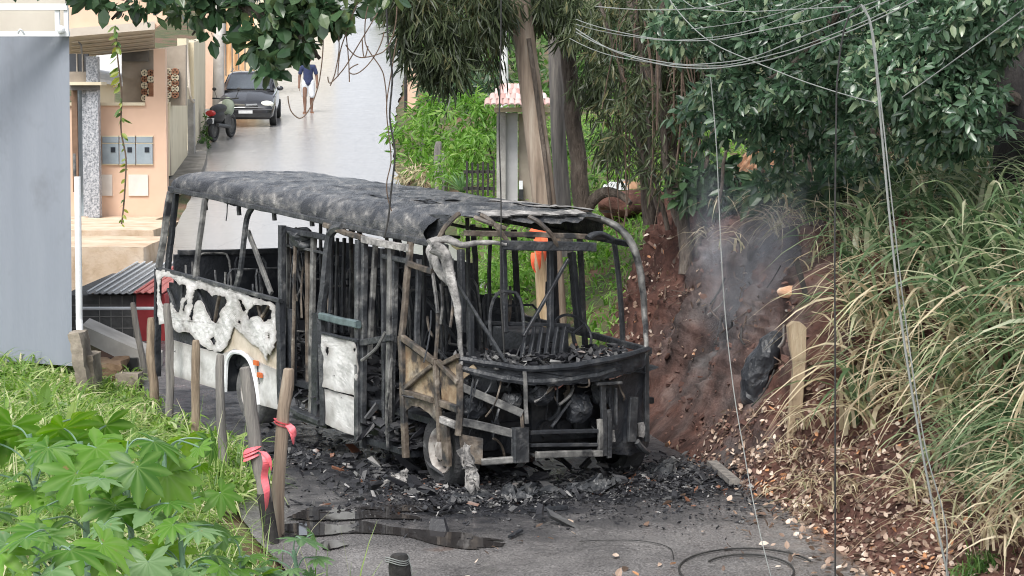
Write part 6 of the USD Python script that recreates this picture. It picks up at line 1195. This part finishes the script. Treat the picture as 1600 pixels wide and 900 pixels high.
spec = [(300, -90, 10, .55, .2, .4, 500), (480, -80, 10, .4, .2, .4, 400), (60, -120, 10, .5, .25, .5, 400)]
obj('crown', crown(rg, *px_blobs(spec), .09, .55, .35, .4, .2), darkleaf, jt)
# strand of climbing plant hanging from it
m = MB(); q = smooth_path([P(180, 40, 9.9), P(184, 90, 9.9), P(190, 150, 9.9), P(189, 200, 9.9), P(197, 250, 9.9), P(195, 300, 9.9), P(190, 350, 9.9)], 40); hv = thing('hanging_creeper', 'thin creeper strand with yellowing leaves hanging before the peach house', 'creeper')
m.tube(q, .004, 5); obj('stem', m, vinem, hv)
i = rg.integers(0, 40, 70); i = i[(rg.uniform(size=70) < .9)]; pr_ = q[i]; obj('leaves', leaves(pr_, rand_dir(rg, len(i)) * A([1, .6, .6]) - A([0, 0, .8]), rand_dir(rg, len(i)), .035 * rg.uniform(.5, 1.4, len(i)) * np.where(i < 22, 1.2, .8), .45), vineleaf, hv, kind='stuff')

# shrubs and trees along the right of the street
def shrub(name, label, cat, spec, mat, L, w, stems=True, droop=.3, base=None, group=None, flat=.6):
    t_ = thing(name, label, cat, group=group); c_, r_, n_ = px_blobs(spec); obj('crown', crown(rg, c_, r_, n_, L, w, droop, flat, .2), mat, t_)
    if stems:
        m = MB(); 
        for c in c_:
            g = A([c[0] + rg.normal() * .1, c[1], float(ground_z(c[0], c[1])) - .1])
            if c[2] > g[2] + .2: limb(m, [g, (g + c) / 2 + rg.normal(size=3) * .08, c], .03, .01, 5, 8)
        if m.n: obj('stems', m, bark, t_, kind='stuff')
    return t_
shrub('roadside_shrub', 'bright green shrub on the verge left of the tiled gate', 'shrub', [(645, 215, 47, .5, .6, .5, 500), (690, 195, 46, .6, .6, .5, 600), (735, 185, 45, .6, .6, .5, 600), (660, 250, 46, .4, .4, .4, 300), (700, 245, 44, .5, .45, .5, 420)], lightleaf, .20, .26)
shrub('leafy_bush', 'light green bush behind the picket gate', 'shrub', [(745, 250, 44, .5, .6, .5, 600), (705, 270, 42, .4, .4, .4, 350), (760, 200, 45, .4, .5, .4, 300)], lightleaf, .16, .28)
shrub('yard_bush', 'bright green bush right behind the bus windscreen', 'shrub', [(770, 440, 33, .5, .35, .4, 700), (810, 400, 34, .5, .4, .4, 700), (780, 480, 31, .35, .25, .3, 400), (830, 450, 32.5, .4, .35, .4, 500)], lightleaf, .12, .32)
shrub('yard_bush', 'light green bush between the dark tree trunk and the bank edge', 'shrub', [(955, 340, 36, .5, .45, .5, 700), (985, 300, 38, .5, .45, .5, 600), (920, 400, 33, .4, .45, .4, 500), (960, 390, 34, .4, .35, .4, 400)], lightleaf, .13, .3)
shrub('yard_bush', 'dense green bush behind the two grey poles', 'shrub', [(870, 260, 42, .6, .7, .5, 700), (940, 250, 42, .7, .6, .5, 800), (980, 220, 44, .6, .6, .5, 500), (910, 300, 38, .5, .5, .4, 400)], midleaf, .16, .3)
shrub('green_tree', 'mid-green tree behind the leaning utility pole', 'tree', [(860, 90, 55, 1.0, 1.1, .8, 900), (790, 110, 58, 1.0, 1.2, .8, 900), (930, 130, 52, 1.0, 1.0, .8, 900), (850, 180, 50, .8, .8, .6, 600)], midleaf, .24, .34)
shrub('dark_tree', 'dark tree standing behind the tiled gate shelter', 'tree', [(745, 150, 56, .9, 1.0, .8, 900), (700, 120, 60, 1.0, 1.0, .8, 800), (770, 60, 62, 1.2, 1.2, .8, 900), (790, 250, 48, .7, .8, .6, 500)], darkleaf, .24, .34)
shrub('far_tree', 'far tree rising right of the top of the street', 'tree', [(650, 60, 95, 1.2, 1.6, 1, 700), (700, 40, 90, 1.8, 1.8, 1, 800), (780, 20, 85, 2, 1.8, 1, 900), (880, 20, 80, 2, 2, 1, 900), (980, 40, 75, 2, 2, 1, 900), (1000, 160, 60, 1.2, 1.6, 1, 700)], midleaf, .34, .4)
shrub('far_tree', 'pale green tree showing beside the upper road edge', 'tree', [(590, -5, 150, 1.5, 1.2, 1, 300), (625, 5, 120, 1.6, 1.2, 1, 400), (560, -30, 160, 3, 1.4, 1, 400)], midleaf, .5, .45)
shrub('brown_scrub', 'brown dry scrub on the verge above the bus roof', 'scrub', [(640, 265, 47, .35, .25, .3, 260), (665, 275, 45, .4, .25, .3, 300)], drygrass, .16, .2)
shrub('kerb_weed', 'green weeds along the wall foot behind the motorcycle', 'weed', [(322, 205, 57.5, .14, .30, .5, 240), (318, 225, 55, .12, .2, .4, 160), (330, 190, 59, .12, .2, .3, 120)], midleaf, .12, .3, stems=False)
p = np.c_[rg.uniform(-1.0, 5.5, 9000), 25.5 + 22.5 * rg.uniform(0, 1, 9000), np.zeros(9000)]; p = p[p[:, 0] > road_r(p[:, 1]) + .1]; p[:, 2] = ground_z(p[:, 0], p[:, 1]) - .05
m = MB(); m.add(*blades(rg, p, lean_dirs(rg, len(p)), rg.uniform(.15, .45, len(p)), .03 * rg.uniform(.6, 1.4, len(p)), 4, rg.uniform(.4, 1.1, len(p)))); obj('yard_grass', m, lightleaf, label='bright green grass and weeds on the sloping yard behind the bus', cat='grass', kind='stuff')
p = np.c_[rg.uniform(-.9, 5.5, 5000), 26.5 + 23.5 * rg.uniform(0, 1, 5000), np.zeros(5000)]; p = p[p[:, 0] > road_r(p[:, 1]) + .15]; p[:, 2] = ground_z(p[:, 0], p[:, 1]) + .3 * rg.uniform(0, 1, len(p)) ** 2 * (1 + fbm(p * .8))
m = MB(); m.add(*leaves(p, rand_dir(rg, len(p)) * A([1, 1, .4]), rand_dir(rg, len(p)) * .4 + A([0, -.3, 1]), .11 * rg.uniform(.6, 1.4, len(p)), .36)); obj('yard_weeds', m, lightleaf, label='low leafy weeds among the yard grass behind the bus', cat='weeds', kind='stuff')
# agave
ag = thing('agave', 'spiky agave rosette in front of the dark picket gate', 'agave'); c_ = P(722, 300, 41)
for k in range(24):
    a = k * 2.4; el = .35 + .9 * (k / 24); d = A([math.cos(a) * math.cos(el), math.sin(a) * math.cos(el), math.sin(el)]); ln = .62 - .1 * (k / 24); s_ = unit(np.cross(d, A([0, 0, 1.])))
    t_ = np.linspace(0, 1, 6); ax = c_ + ln * t_[:, None] * d - A([0, 0, .12]) * (t_[:, None] ** 2); w = .045 * (1 - t_ ** 1.6)[:, None] * .9 + .002
    m = MB(); m.add(np.vstack([ax - s_ * w, ax - np.cross(s_, d) * .012, ax + s_ * w]), [[i, i + 1, 6 + i + 1, 6 + i] for i in range(5)] + [[6 + i, 6 + i + 1, 12 + i + 1, 12 + i] for i in range(5)]); obj('leaf', m, agavem, ag)

# ------------------------------------------------------------------ right of the street: poles, tiled gate shelter, picket gate, walls
def pole(name, pts, r0, r1, mat, label, n=14, seed=0, wob=.05):
    t_ = thing(name, label, 'pole'); q = smooth_path([P(*p) for p in pts], 24); q = q + (np.stack([fbm(q * .7 + seed + 9 * i) for i in range(3)], -1) - .5) * wob
    m = MB(); m.tube(q, np.linspace(r0, r1, 24) * (1 + .06 * (fbm(q * 2 + seed) - .5)), n); obj('shaft', m, mat, t_, smooth=50); return t_
up = pole('utility_pole', [(866, 505, 29.5), (852, 330, 29.5), (836, 190, 29.6), (816, 40, 29.7), (805, -60, 29.8)], .175, .14, woodpole, 'leaning brown wooden utility pole behind the bus roof', seed=1)
m = MB(); q = [P(868, 505, 29.34), P(860, 330, 29.34), P(844, 190, 29.44), P(826, 60, 29.5)]; m.tube(smooth_path(q, 16), .032, 6); obj('dark_split', m, bark, up, smooth=True)
pole('grey_pole', [(884, 400, 31.5), (880, 330, 31.5), (872, 200, 31.5), (868, 60, 31.6), (868, -50, 31.6)], .115, .10, woodgrey, 'slimmer grey pole between the brown pole and the dark trunk', seed=2)
pole('thin_white_pole', [(790, 260, 50), (788, 150, 50), (786, 20, 50)], .10, .085, M('lichen_white_pole', [(.3, (.42, .42, .40)), (.6, (.66, .66, .64))], 2, .9, .2), 'thin whitish pole behind the tiled shelter', seed=3)
pole('orange_topped_post', [(850, 510, 26.5), (846, 430, 26.5), (841, 362, 26.5)], .075, .07, woodlight, 'pale wooden post with orange cloth seen through the windscreen', seed=4)
m = MB(); c_ = P(842, 358, 26.35)
for dx, y0, y1, w in ((-2, 358, 420, .10), (6, 362, 408, .08), (-9, 395, 426, .05)): ribbon(m, [P(842 + dx, y0, 26.33), P(844 + dx * 1.3, (y0 + y1) / 2, 26.28), P(846 + dx, y1, 26.33)], (1, 0, 0), w)
m.tube([c_ + A([.085 * math.cos(t_), .085 * math.sin(t_) + .15, -.03]) for t_ in np.linspace(0, 6.3, 16)], .03, 5)
obj('orange_cloth', m, orangecloth, label='bright orange cloth hanging on the pale post behind the windscreen', cat='cloth', kind='stuff')
for k, (x0, y0, x1, y1, D, w, lab) in enumerate(((660, 196, 662, 262, 47, 8, 'thin dark post standing in the verge shrubs'), (684, 222, 687, 294, 43, 12, 'rough grey stump post nearest the agave'), (692, 240, 694, 296, 42.6, 6, 'thin grey post beside the rough stump post'))):
    post(x0, y0, x1, y1, D, w, woodgrey, lab, name='verge_post', seed=20 + k, bury=.5)
gs = thing('tiled_gate_shelter', 'grey gate pillar under a small pink clay-tile roof', 'gate shelter'); D = 38.0
m = MB(); box_px(m, 776, 172, 790, 345, D, .25); obj('pillar', m, greyconc, gs); m = MB(); box_px(m, 790, 176, 809, 345, D + .12, .2); obj('pillar', m, M('pale_pillar_render', [(.3, (.34, .33, .33)), (.7, (.46, .45, .45))], 2, .9, .2), gs); m = MB(); box_px(m, 810, 178, 842, 345, D + .25, .2); obj('back_wall', m, roomwall, gs)
m = MB(); box_px(m, 772, 168, 862, 175, D - .1, 1.2); obj('roof_beam', m, creamwall, gs)
nt = 11
for row in range(4):
    for j in range(nt):
        t0 = j / nt; x = P(757 + 104 * t0, 0, D - .5)[0]; y0_, y1_ = D - .55 + .42 * row, D - .05 + .42 * row; za, zb_ = P(0, 166, D - .5)[2] + .085 * row, P(0, 166, D - .5)[2] + .085 * row + .10
        g0, g1 = np.meshgrid(np.linspace(-1, 1, 7), [0, 1], indexing='ij'); w = .06; px_ = x + .055 + g0 * w; sk = .16 * row * (0.5 - t0) * 2 * .5
        zz = za + (zb_ - za) * g1 + .05 * np.sqrt(np.clip(1 - g0 ** 2, 0, 1)) ; m = MB(); m.add(*grid_mesh(px_ + sk, y0_ + (y1_ - y0_) * g1, zz)); m.add(*grid_mesh(px_ + sk, y0_ + (y1_ - y0_) * g1, zz - .015)); obj('roof_tile', m, tilem, gs)
m = MB(); m.box((P(811, 0, D)[0], D + .1, P(0, 296, D)[2]), (P(817, 0, D)[0], D + .18, P(0, 283, D)[2])); obj('meter_cup', m, whitep, gs)
m = MB(); m.box((P(810, 0, D)[0], D + .1, P(0, 312, D)[2]), (P(818, 0, D)[0], D + .2, P(0, 296.5, D)[2])); obj('dark_box', m, blackpl, gs)
pg = thing('picket_gate', 'dark wooden picket gate between agave and grey pillar', 'gate')
for k, x in enumerate((728, 736.5, 745, 753, 761, 770)): m = MB(); box_px(m, x, 252 + (k * 37 % 5), x + 3.2, 306, 40, .03); obj('picket', m, blackwood, pg)
for y in (266, 292): m = MB(); box_px(m, 724, y, 774, y + 5, 40.035, .03); obj('rail', m, blackwood, pg)
yw = thing('orange_boundary_wall', 'low orange earth-stained wall behind shrubs right of the road', 'wall'); m = MB(); box_px(m, 650, 148, 730, 215, 66, .3); obj('wall_panel', m, M('orange_earth_wall', [(.3, (.34, .15, .08)), (.7, (.52, .27, .16))], 2, .9, .3), yw); m = MB(); box_px(m, 636, 100, 652, 178, 65, .35); obj('pier', m, peach, yw)
m = MB(); m.tube([P(634, 175, 63), P(634, 85, 63)], .05, 7); obj('iron_post', m, blackwood, label='thin dark iron post at the right road edge', cat='post')
rk = thing('garden_bricks', 'pale bricks and rubble lying right of the dark trunk', 'rubble')
for k, (x, y, s_) in enumerate(((965, 292, .16), (975, 285, .10), (985, 290, .12), (955, 297, .14))):
    mm = trimesh.creation.box((s_ * 1.8, s_, s_ * .8)); v = mm.vertices + rg.normal(size=mm.vertices.shape) * s_ * .08; obj('brick', (v + P(x, y, 34), mm.faces), [whitep, greyconc, rustsheet, whitep][k], rk)
m = MB(); a = P(990, 292, 35); mm = trimesh.creation.icosphere(3, 1.0); v = mm.vertices * A([.6, .5, .25]); v = v + .25 * (np.stack([fbm(v * 4 + 5 * i) for i in range(3)], -1) - .5); obj('red_soil_heap', (v + a - A([0, 0, .25]), mm.faces), soil, smooth=True, label='small heap of reddish soil right of the dark trunk', cat='soil', kind='stuff')

# ------------------------------------------------------------------ cables and hanging vines
def cab(name, pts, r, mat, label, cat='cable', group=None, n=40, lab=None):
    m = MB(); m.tube(smooth_path([P(*p) for p in pts], n), r, 5); obj(name, m, mat, label=label, cat=cat, group=group, smooth=True)
G = 'pale cables sagging across upper right'
CL = ['lowest and thickest of the pale cables sagging at the upper right', 'second lowest pale cable, just above the thickest in the sagging bundle', 'third pale cable up in the lower strand of the sagging bundle', 'pale cable meeting the top of the hanging loop in the upper strand',
      'pale cable of the upper strand that rises away left of the loop', 'topmost flat pale cable leaving the picture early at the top', 'nearly level pale cable running straight to the top of the loop', 'short faint cable crossing between upper and lower strands']
for k, (pts, r) in enumerate((([(900, 45, 17), (960, 80, 16.5), (1000, 93, 16), (1060, 105, 15.5), (1110, 107, 15), (1190, 96, 14.5), (1300, 60, 14), (1440, -4, 13.5), (1520, -50, 13)], .0075), ([(900, 50, 17), (950, 75, 16.5), (1010, 92, 16), (1080, 101, 15.5), (1150, 95, 15), (1260, 55, 14), (1390, 0, 13.5), (1480, -46, 13)], .0065), ([(890, 60, 17), (960, 88, 16.4), (1040, 100, 15.8), (1120, 103, 15), (1220, 82, 14.3), (1340, 38, 13.8), (1420, 0, 13.5), (1480, -40, 13)], .0055),
        ([(900, 30, 17), (950, 46, 16.5), (1030, 61, 16), (1105, 63, 15), (1220, 42, 14.3), (1340, 12, 13.8), (1400, -10, 13.4)], .006), ([(900, 38, 17), (980, 56, 16.3), (1060, 63, 15.7), (1140, 55, 15), (1240, 22, 14), (1330, -14, 13.6)], .005), ([(930, 10, 17), (1000, 15, 16.5), (1090, 13, 15.5), (1160, -2, 15), (1230, -24, 14)], .006), ([(1060, -6, 15.5), (1090, 13, 15.3), (1200, 17, 14.5), (1330, 10, 13.8)], .005), ([(1080, 45, 15.4), (1180, 30, 15), (1290, -10, 14.4)], .004))):
    cab('sagging_cable', pts, r * .62, cable, CL[k], group=G)
cab('stay_wire', [(1040, -10, 16), (1110, 65, 15.7), (1180, 97, 15.4), (1270, 132, 15), (1370, 161, 14.5)], .004, cable, 'thin straight wire slanting down from the cable bundle to the hanging loop', 'wire')
cab('stay_wire', [(1410, 152, 14.5), (1490, 95, 14), (1600, 14, 13.5), (1660, -30, 13)], .004, cable, 'thin taut wire rising to the top right corner', 'wire')
cab('hanging_cable', [(1305, 915, 13), (1305, 600, 13), (1305, 300, 13), (1307, 150, 13), (1316, 60, 13), (1330, 18, 13), (1345, 7, 13)], .0055, cabled, 'dark cable hanging straight down beside the pale double loop')
cab('hanging_cable', [(1345, 7, 13), (1356, 22, 13), (1366, 80, 13), (1376, 190, 13), (1388, 320, 13), (1408, 500, 13), (1440, 700, 13), (1486, 920, 13)], .0075, cable, 'thick pale cable looping over and down to the bottom right')
cab('hanging_cable', [(1350, 10, 12.95), (1362, 40, 12.95), (1372, 120, 12.95), (1381, 200, 12.95), (1394, 320, 12.95), (1415, 500, 12.95), (1446, 700, 12.95), (1480, 850, 12.95), (1478, 920, 12.95)], .0042, cable, 'thinner pale cable running beside the thick looping one')
cab('hanging_wire', [(1110, 120, 15.6), (1121, 260, 15.6), (1130, 450, 15.4), (1145, 600, 15.2), (1165, 720, 15), (1206, 905, 14)], .0038, cable, 'thin pale wire hanging in front of the smoking bank', 'wire')
cab('hanging_vine', [(603, -20, 12), (606, 60, 12), (613, 120, 12), (609, 180, 12), (617, 240, 12), (611, 300, 12), (607, 340, 12), (600, 372, 12)], .0055, cabled, 'dark red-brown vine hanging down to the bus roof', 'vine')
cab('hanging_vine', [(620, 60, 12), (612, 110, 12), (604, 170, 12), (611, 250, 12), (604, 290, 12), (612, 330, 12)], .0035, vinem, 'thinner twisted vine beside the dark one above the bus roof', 'vine')
cab('hanging_vine', [(783, -20, 12.5), (782, 100, 12.5), (780, 200, 12.5), (783, 330, 12.5), (782, 450, 12.5), (786, 520, 12.5), (788, 560, 12.5)], .0042, cabled, 'dark cord hanging before the bus windscreen', 'vine')
for k, (pts) in enumerate((([(560, 0), (545, 40), (530, 90), (528, 120)]), ([(590, 20), (560, 70), (535, 110), (515, 130), (512, 120)]), ([(600, 50), (580, 95), (552, 116), (545, 112), (560, 100)]), ([(540, 50), (545, 100), (546, 128)]), ([(505, 60), (500, 120), (468, 185), (454, 172), (450, 150)]), ([(575, 10), (570, 60), (600, 120), (604, 160)]), ([(520, 20), (530, 70), (524, 112), (516, 134)]), ([(620, 10), (600, 80), (565, 90), (540, 70)]), ([(566, 60), (570, 90), (575, 72)]))):
    cab('curling_tendril', [(x, y, 9.7) for x, y in pts], .0028, vinem, 'thin brown tendril curling below the round-leaved branch', 'tendril', group='tendrils under the round-leaved branch')
# wire coil on the road
m = MB(); th = np.linspace(.4, 8.8, 90); cx, cy = 1160, 893
pts = [ground_pt(cx + (118 - 6 * t_) * math.cos(t_), cy + (36 - 1.5 * t_) * math.sin(t_) * -1) for t_ in th]; pts = A(pts) + A([0, 0, .012]); m.tube(pts, .008, 5); obj('wire_coil', m, cabled, label='black wire lying in loose loops on the road at the bottom', cat='wire')
cab_pts = [ground_pt(x, y) + A([0, 0, .012]) for x, y in ((905, 848), (980, 846), (1030, 852), (1050, 862), (1052, 876))]; m = MB(); m.tube(smooth_path(cab_pts, 20), .004, 4); obj('loose_wire', m, cabled, label='thin wire trailing over the road left of the coil', cat='wire')

# ------------------------------------------------------------------ left foreground: grass and castor plants
rg = np.random.default_rng(33)
def left_pts(k, y0, y1, pw=1.0, wmax=7.0, edge=-.05):
    y = y0 + (y1 - y0) * rg.uniform(0, 1, k) ** pw; e = road_l(y) - edge + .35 * sstep(18.6, 20, y) * (1 - sstep(23, 26, y)) - .42 * sstep(14, 15, y) * (1 - sstep(17.8, 19.2, y)); fl = -.285 * y - .3; x = e - (e - np.minimum(fl, e - .3)) * rg.uniform(0, 1, k) ** .9
    return np.c_[x, y, ground_z(x, y) - .04]
m = MB()
for k, y0, y1, h0, h1, w in ((9000, 13.5, 19, .35, .9, .022), (11000, 18.5, 27.5, .4, .95, .026), (4200, 9.5, 14, .4, 1.0, .019)):
    cl = left_pts(k // 16, y0, y1); i = rg.integers(0, len(cl), k); p = cl[i] + rg.normal(size=(k, 3)) * A([.10, .10, 0]); p[:, 2] = ground_z(p[:, 0], p[:, 1]) - .04
    okk = p[:, 0] < road_l(p[:, 1]) + .02 + .4 * sstep(18.6, 20, p[:, 1]) * (1 - sstep(23, 26, p[:, 1])) - .40 * sstep(14, 15, p[:, 1]) * (1 - sstep(17.8, 19.2, p[:, 1])); p = p[okk]; hs = (rg.uniform(.75, 1.2, len(cl))[i])[okk] * (1 - .35 * sstep(21, 25, p[:, 1])) * (.55 + .45 * sstep(.2, 1.2, road_l(p[:, 1]) - p[:, 0]))
    m.add(*blades(rg, p, lean_dirs(rg, len(p), (.15, -.1, 0)), rg.uniform(h0, h1, len(p)) * hs, w * rg.uniform(.6, 1.4, len(p)), 6, rg.uniform(.45, 1.2, len(p))))
obj('verge_grass', m, grassm, label='tall lush green grass covering the left verge round the posts', cat='grass', kind='stuff')

p = left_pts(3000, 11, 24, 1.5); p[:, 2] += rg.uniform(.1, .55, len(p)) * (1 - .6 * sstep(20, 24, p[:, 1])) * (.35 + .65 * sstep(.3, 1.3, road_l(p[:, 1]) - p[:, 0])); m = MB(); m.add(*leaves(p, rand_dir(rg, len(p)) * A([1, 1, .5]) + A([.1, -.2, 0]), rand_dir(rg, len(p)) * .5 + A([0, -.3, 1]), .10 * np.exp(rg.normal(size=len(p)) * .4), rg.uniform(.22, .5, len(p)), rg.uniform(-.2, .5, len(p))))
p = left_pts(900, 11, 20); m.add(*blades(rg, p, lean_dirs(rg, len(p)), rg.uniform(.5, 1.1, len(p)), .012, 5, rg.uniform(.1, .5, len(p))))
obj('verge_weeds', m, grassm, label='broad-leaved weeds and thin stems mixed into the left verge grass', cat='weeds', kind='stuff')
def castor_blade(rg, size, lobes=8):
    """a palmate leaf: toothed pointed lobes webbed for half their length, each folded along its rib"""
    per, nr = 10, 5; n = lobes * per; th = np.linspace(-2.62, 2.62, n + 1); ph = (th + 2.62) / 5.24 * lobes
    x = np.abs(ph - np.floor(ph) - .5) * 2                                   # 0 on a rib, 1 in a notch
    lobe_len = 1 + .10 * (rg.uniform(size=lobes + 1) - .5)[np.minimum(np.floor(ph).astype(int), lobes)]
    r = size * (.66 + .34 * np.cos(th * .5)) * lobe_len * (.54 + .46 * (1 - x) ** 1.1) * (1 + .035 * np.where(np.arange(n + 1) % 2, 1, -1) * (x > .1))
    V, F_ = [(0, 0, 0)], []; drop = rg.uniform(.10, .30); wav = rg.uniform(0, 6)
    for i in range(1, nr + 1):
        f = i / nr; rr = r * f
        z = -drop * size * (rr / size) ** 2 + .05 * size * f * (x - .5) + .03 * size * np.sin(th * 2 + wav) * f
        V += list(zip(rr * np.cos(th), rr * np.sin(th), z))
    m_ = n + 1
    for j in range(n): F_.append([0, 1 + j, 2 + j])
    for i in range(nr - 1):
        for j in range(n): a = 1 + i * m_ + j; F_ += [[a, a + m_, a + m_ + 1], [a, a + m_ + 1, a + 1]]
    castor_blade.vein = np.r_[1.0, np.tile(np.exp(-(x * 3.2) ** 2), nr)]
    return A(V), A(F_)
def castor(px, D, tops, label, pale=.35):
    """tops: picture positions of the leaf centres with sizes in metres"""
    x = P(px, 700, D)[0]; g = A([x, D, float(ground_z(x, D)) - .1]); t_ = thing('castor_plant', label, 'plant')
    hi = min(t[1] for t in tops); top = P(px, hi + 25, D); m = MB(); q = limb(m, [g, (g + top) / 2 + A([.03, 0, 0]), top], .024, .012, 8, 14, .03); obj('stem', m, stemblue, t_, smooth=True)
    pt_m = MB()
    tops = list(tops); more = [(lx + rg.normal() * 30, ly + rg.uniform(5, 60), s_ * rg.uniform(.5, .9), dd + rg.normal() * .2) for lx, ly, s_, dd in tops]
    for (lx, ly, s_, dd) in tops + more:
        c_ = P(lx, ly, D + dd); i = int(np.argmin(np.abs(q[:, 2] - (c_[2] - .12)))); i = min(i, 13)
        pt_m = MB(); pt_m.tube(smooth_path([q[i], (q[i] + c_) / 2 + A([0, 0, .05]), c_], 8), .0045, 5); stalk = obj('leaf_stalk', pt_m, stemblue, t_)
        s_ *= rg.uniform(.5, .98); v, f = castor_blade(rg, s_, int(rg.integers(7, 10)))
        out = c_ - q[i]; az = math.atan2(out[1], out[0]) + rg.normal() * .4; tilt = rg.uniform(-.2, 1.25)
        Rz = trimesh.transformations.rotation_matrix(az, [0, 0, 1])[:3, :3]; Rt = trimesh.transformations.rotation_matrix(tilt, [0, 1, 0])[:3, :3]; Rr = trimesh.transformations.rotation_matrix(rg.normal() * .3, [1, 0, 0])[:3, :3]
        v = v @ (Rz @ Rt @ Rr).T + c_; obj('leaf', (v, f), castor_pale if rg.uniform() < pale else castor_leaf, stalk, smooth=True, attrs={'vein': castor_blade.vein})
castor(45, 10.6, [(20, 665, .26, .1), (70, 690, .24, -.1), (-20, 690, .25, 0), (110, 655, .22, .3), (30, 740, .25, -.2), (90, 760, .22, -.3), (-10, 800, .25, -.1), (60, 820, .22, -.3)], 'castor plant with broad lobed leaves at the left edge', .3)
castor(125, 10.2, [(100, 670, .27, .1), (150, 700, .25, -.1), (75, 700, .22, -.2), (165, 665, .2, .3), (120, 740, .24, -.3), (60, 815, .24, -.3), (170, 760, .2, .1)], 'bright castor plant second from the left edge', .15)
castor(195, 9.6, [(200, 690, .26, .1), (240, 690, .24, 0), (215, 730, .26, -.2), (165, 740, .22, -.1), (260, 740, .24, .0), (180, 790, .22, -.2), (235, 800, .22, -.2)], 'tall castor plant with bluish stem left of the posts', .4)
castor(255, 10.8, [(290, 685, .22, .2), (330, 690, .2, .0), (250, 710, .24, .1), (300, 740, .22, -.1), (345, 770, .2, .0), (230, 770, .2, 0)], 'castor plant nearest the straight grey post', .3)
castor(85, 8.7, [(60, 830, .24, 0), (110, 860, .24, -.1), (40, 890, .22, 0), (160, 850, .22, 0), (10, 850, .24, .1), (90, 905, .2, -.1)], 'low castor plant in the bottom left corner', .35)
castor(280, 9.2, [(270, 820, .22, 0), (310, 830, .2, -.1), (250, 860, .22, 0), (330, 870, .2, 0), (290, 890, .2, -.1)], 'low castor plant in the bottom of the grass left of the leaning post', .4)
castor(460, 13.4, [(470, 842, .24, -.1), (440, 860, .2, .1), (488, 835, .16, .1), (420, 875, .2, 0), (455, 890, .2, -.1)], 'pale castor plant at the foot of the two taped posts', .85)
castor(375, 11.2, [(350, 845, .2, 0), (390, 870, .2, 0), (365, 890, .22, -.1), (410, 900, .2, .1)], 'small castor plant between the leaning post and the stub', .4)

# ------------------------------------------------------------------ thin smoke drifting off the burnt bank
sm = usdkit.material(stage, '/World/Looks/thin_smoke', {'tc': ('texture_coordinate', {}), 'gr': ('gradient_texture', {'gradient_type': 'quadratic_sphere'}), 'g': ('geometry', {}), 'mp': ('mapping', {'scale': (1.0, 1.0, .5)}), 'n': ('noise_texture', {'scale': 2.6, 'detail': 5.0, 'distortion': 1.2}), 'mr': ('map_range', {'from_min': .40, 'from_max': .70, 'to_min': .0, 'to_max': 1.8, 'clamp': True}), 'mu': ('math', {'math_type': 'multiply'}), 'v': ('principled_volume', {'color': (.86, .89, .95)})},
    [('tc.object', 'gr.vector'), ('g.position', 'mp.vector'), ('mp.vector', 'n.vector'), ('n.fac', 'mr.value'), ('mr.result', 'mu.value1'), ('gr.fac', 'mu.value2'), ('mu.value', 'v.density')], volume='v.volume')
def smoke(px, py, D, sx, sy, sz, tilt, label):
    o = obj('smoke', (lambda t_: (t_.vertices, t_.faces))(trimesh.creation.icosphere(3, 1.0)), sm, label=label, cat='smoke', kind='stuff'); x = UsdGeom.Xformable(o)
    x.AddTranslateOp().Set(Gf.Vec3d(*map(float, P(px, py, D)))); x.AddRotateYOp().Set(tilt); x.AddScaleOp().Set(Gf.Vec3f(sx, sy, sz))
smoke(1212, 440, 22.2, .80, .8, 1.75, 8, 'thin grey smoke drifting up the scorched bank')
smoke(1120, 390, 22.8, .48, .5, 1.35, -4, 'fainter wisp of smoke left of the main plume')
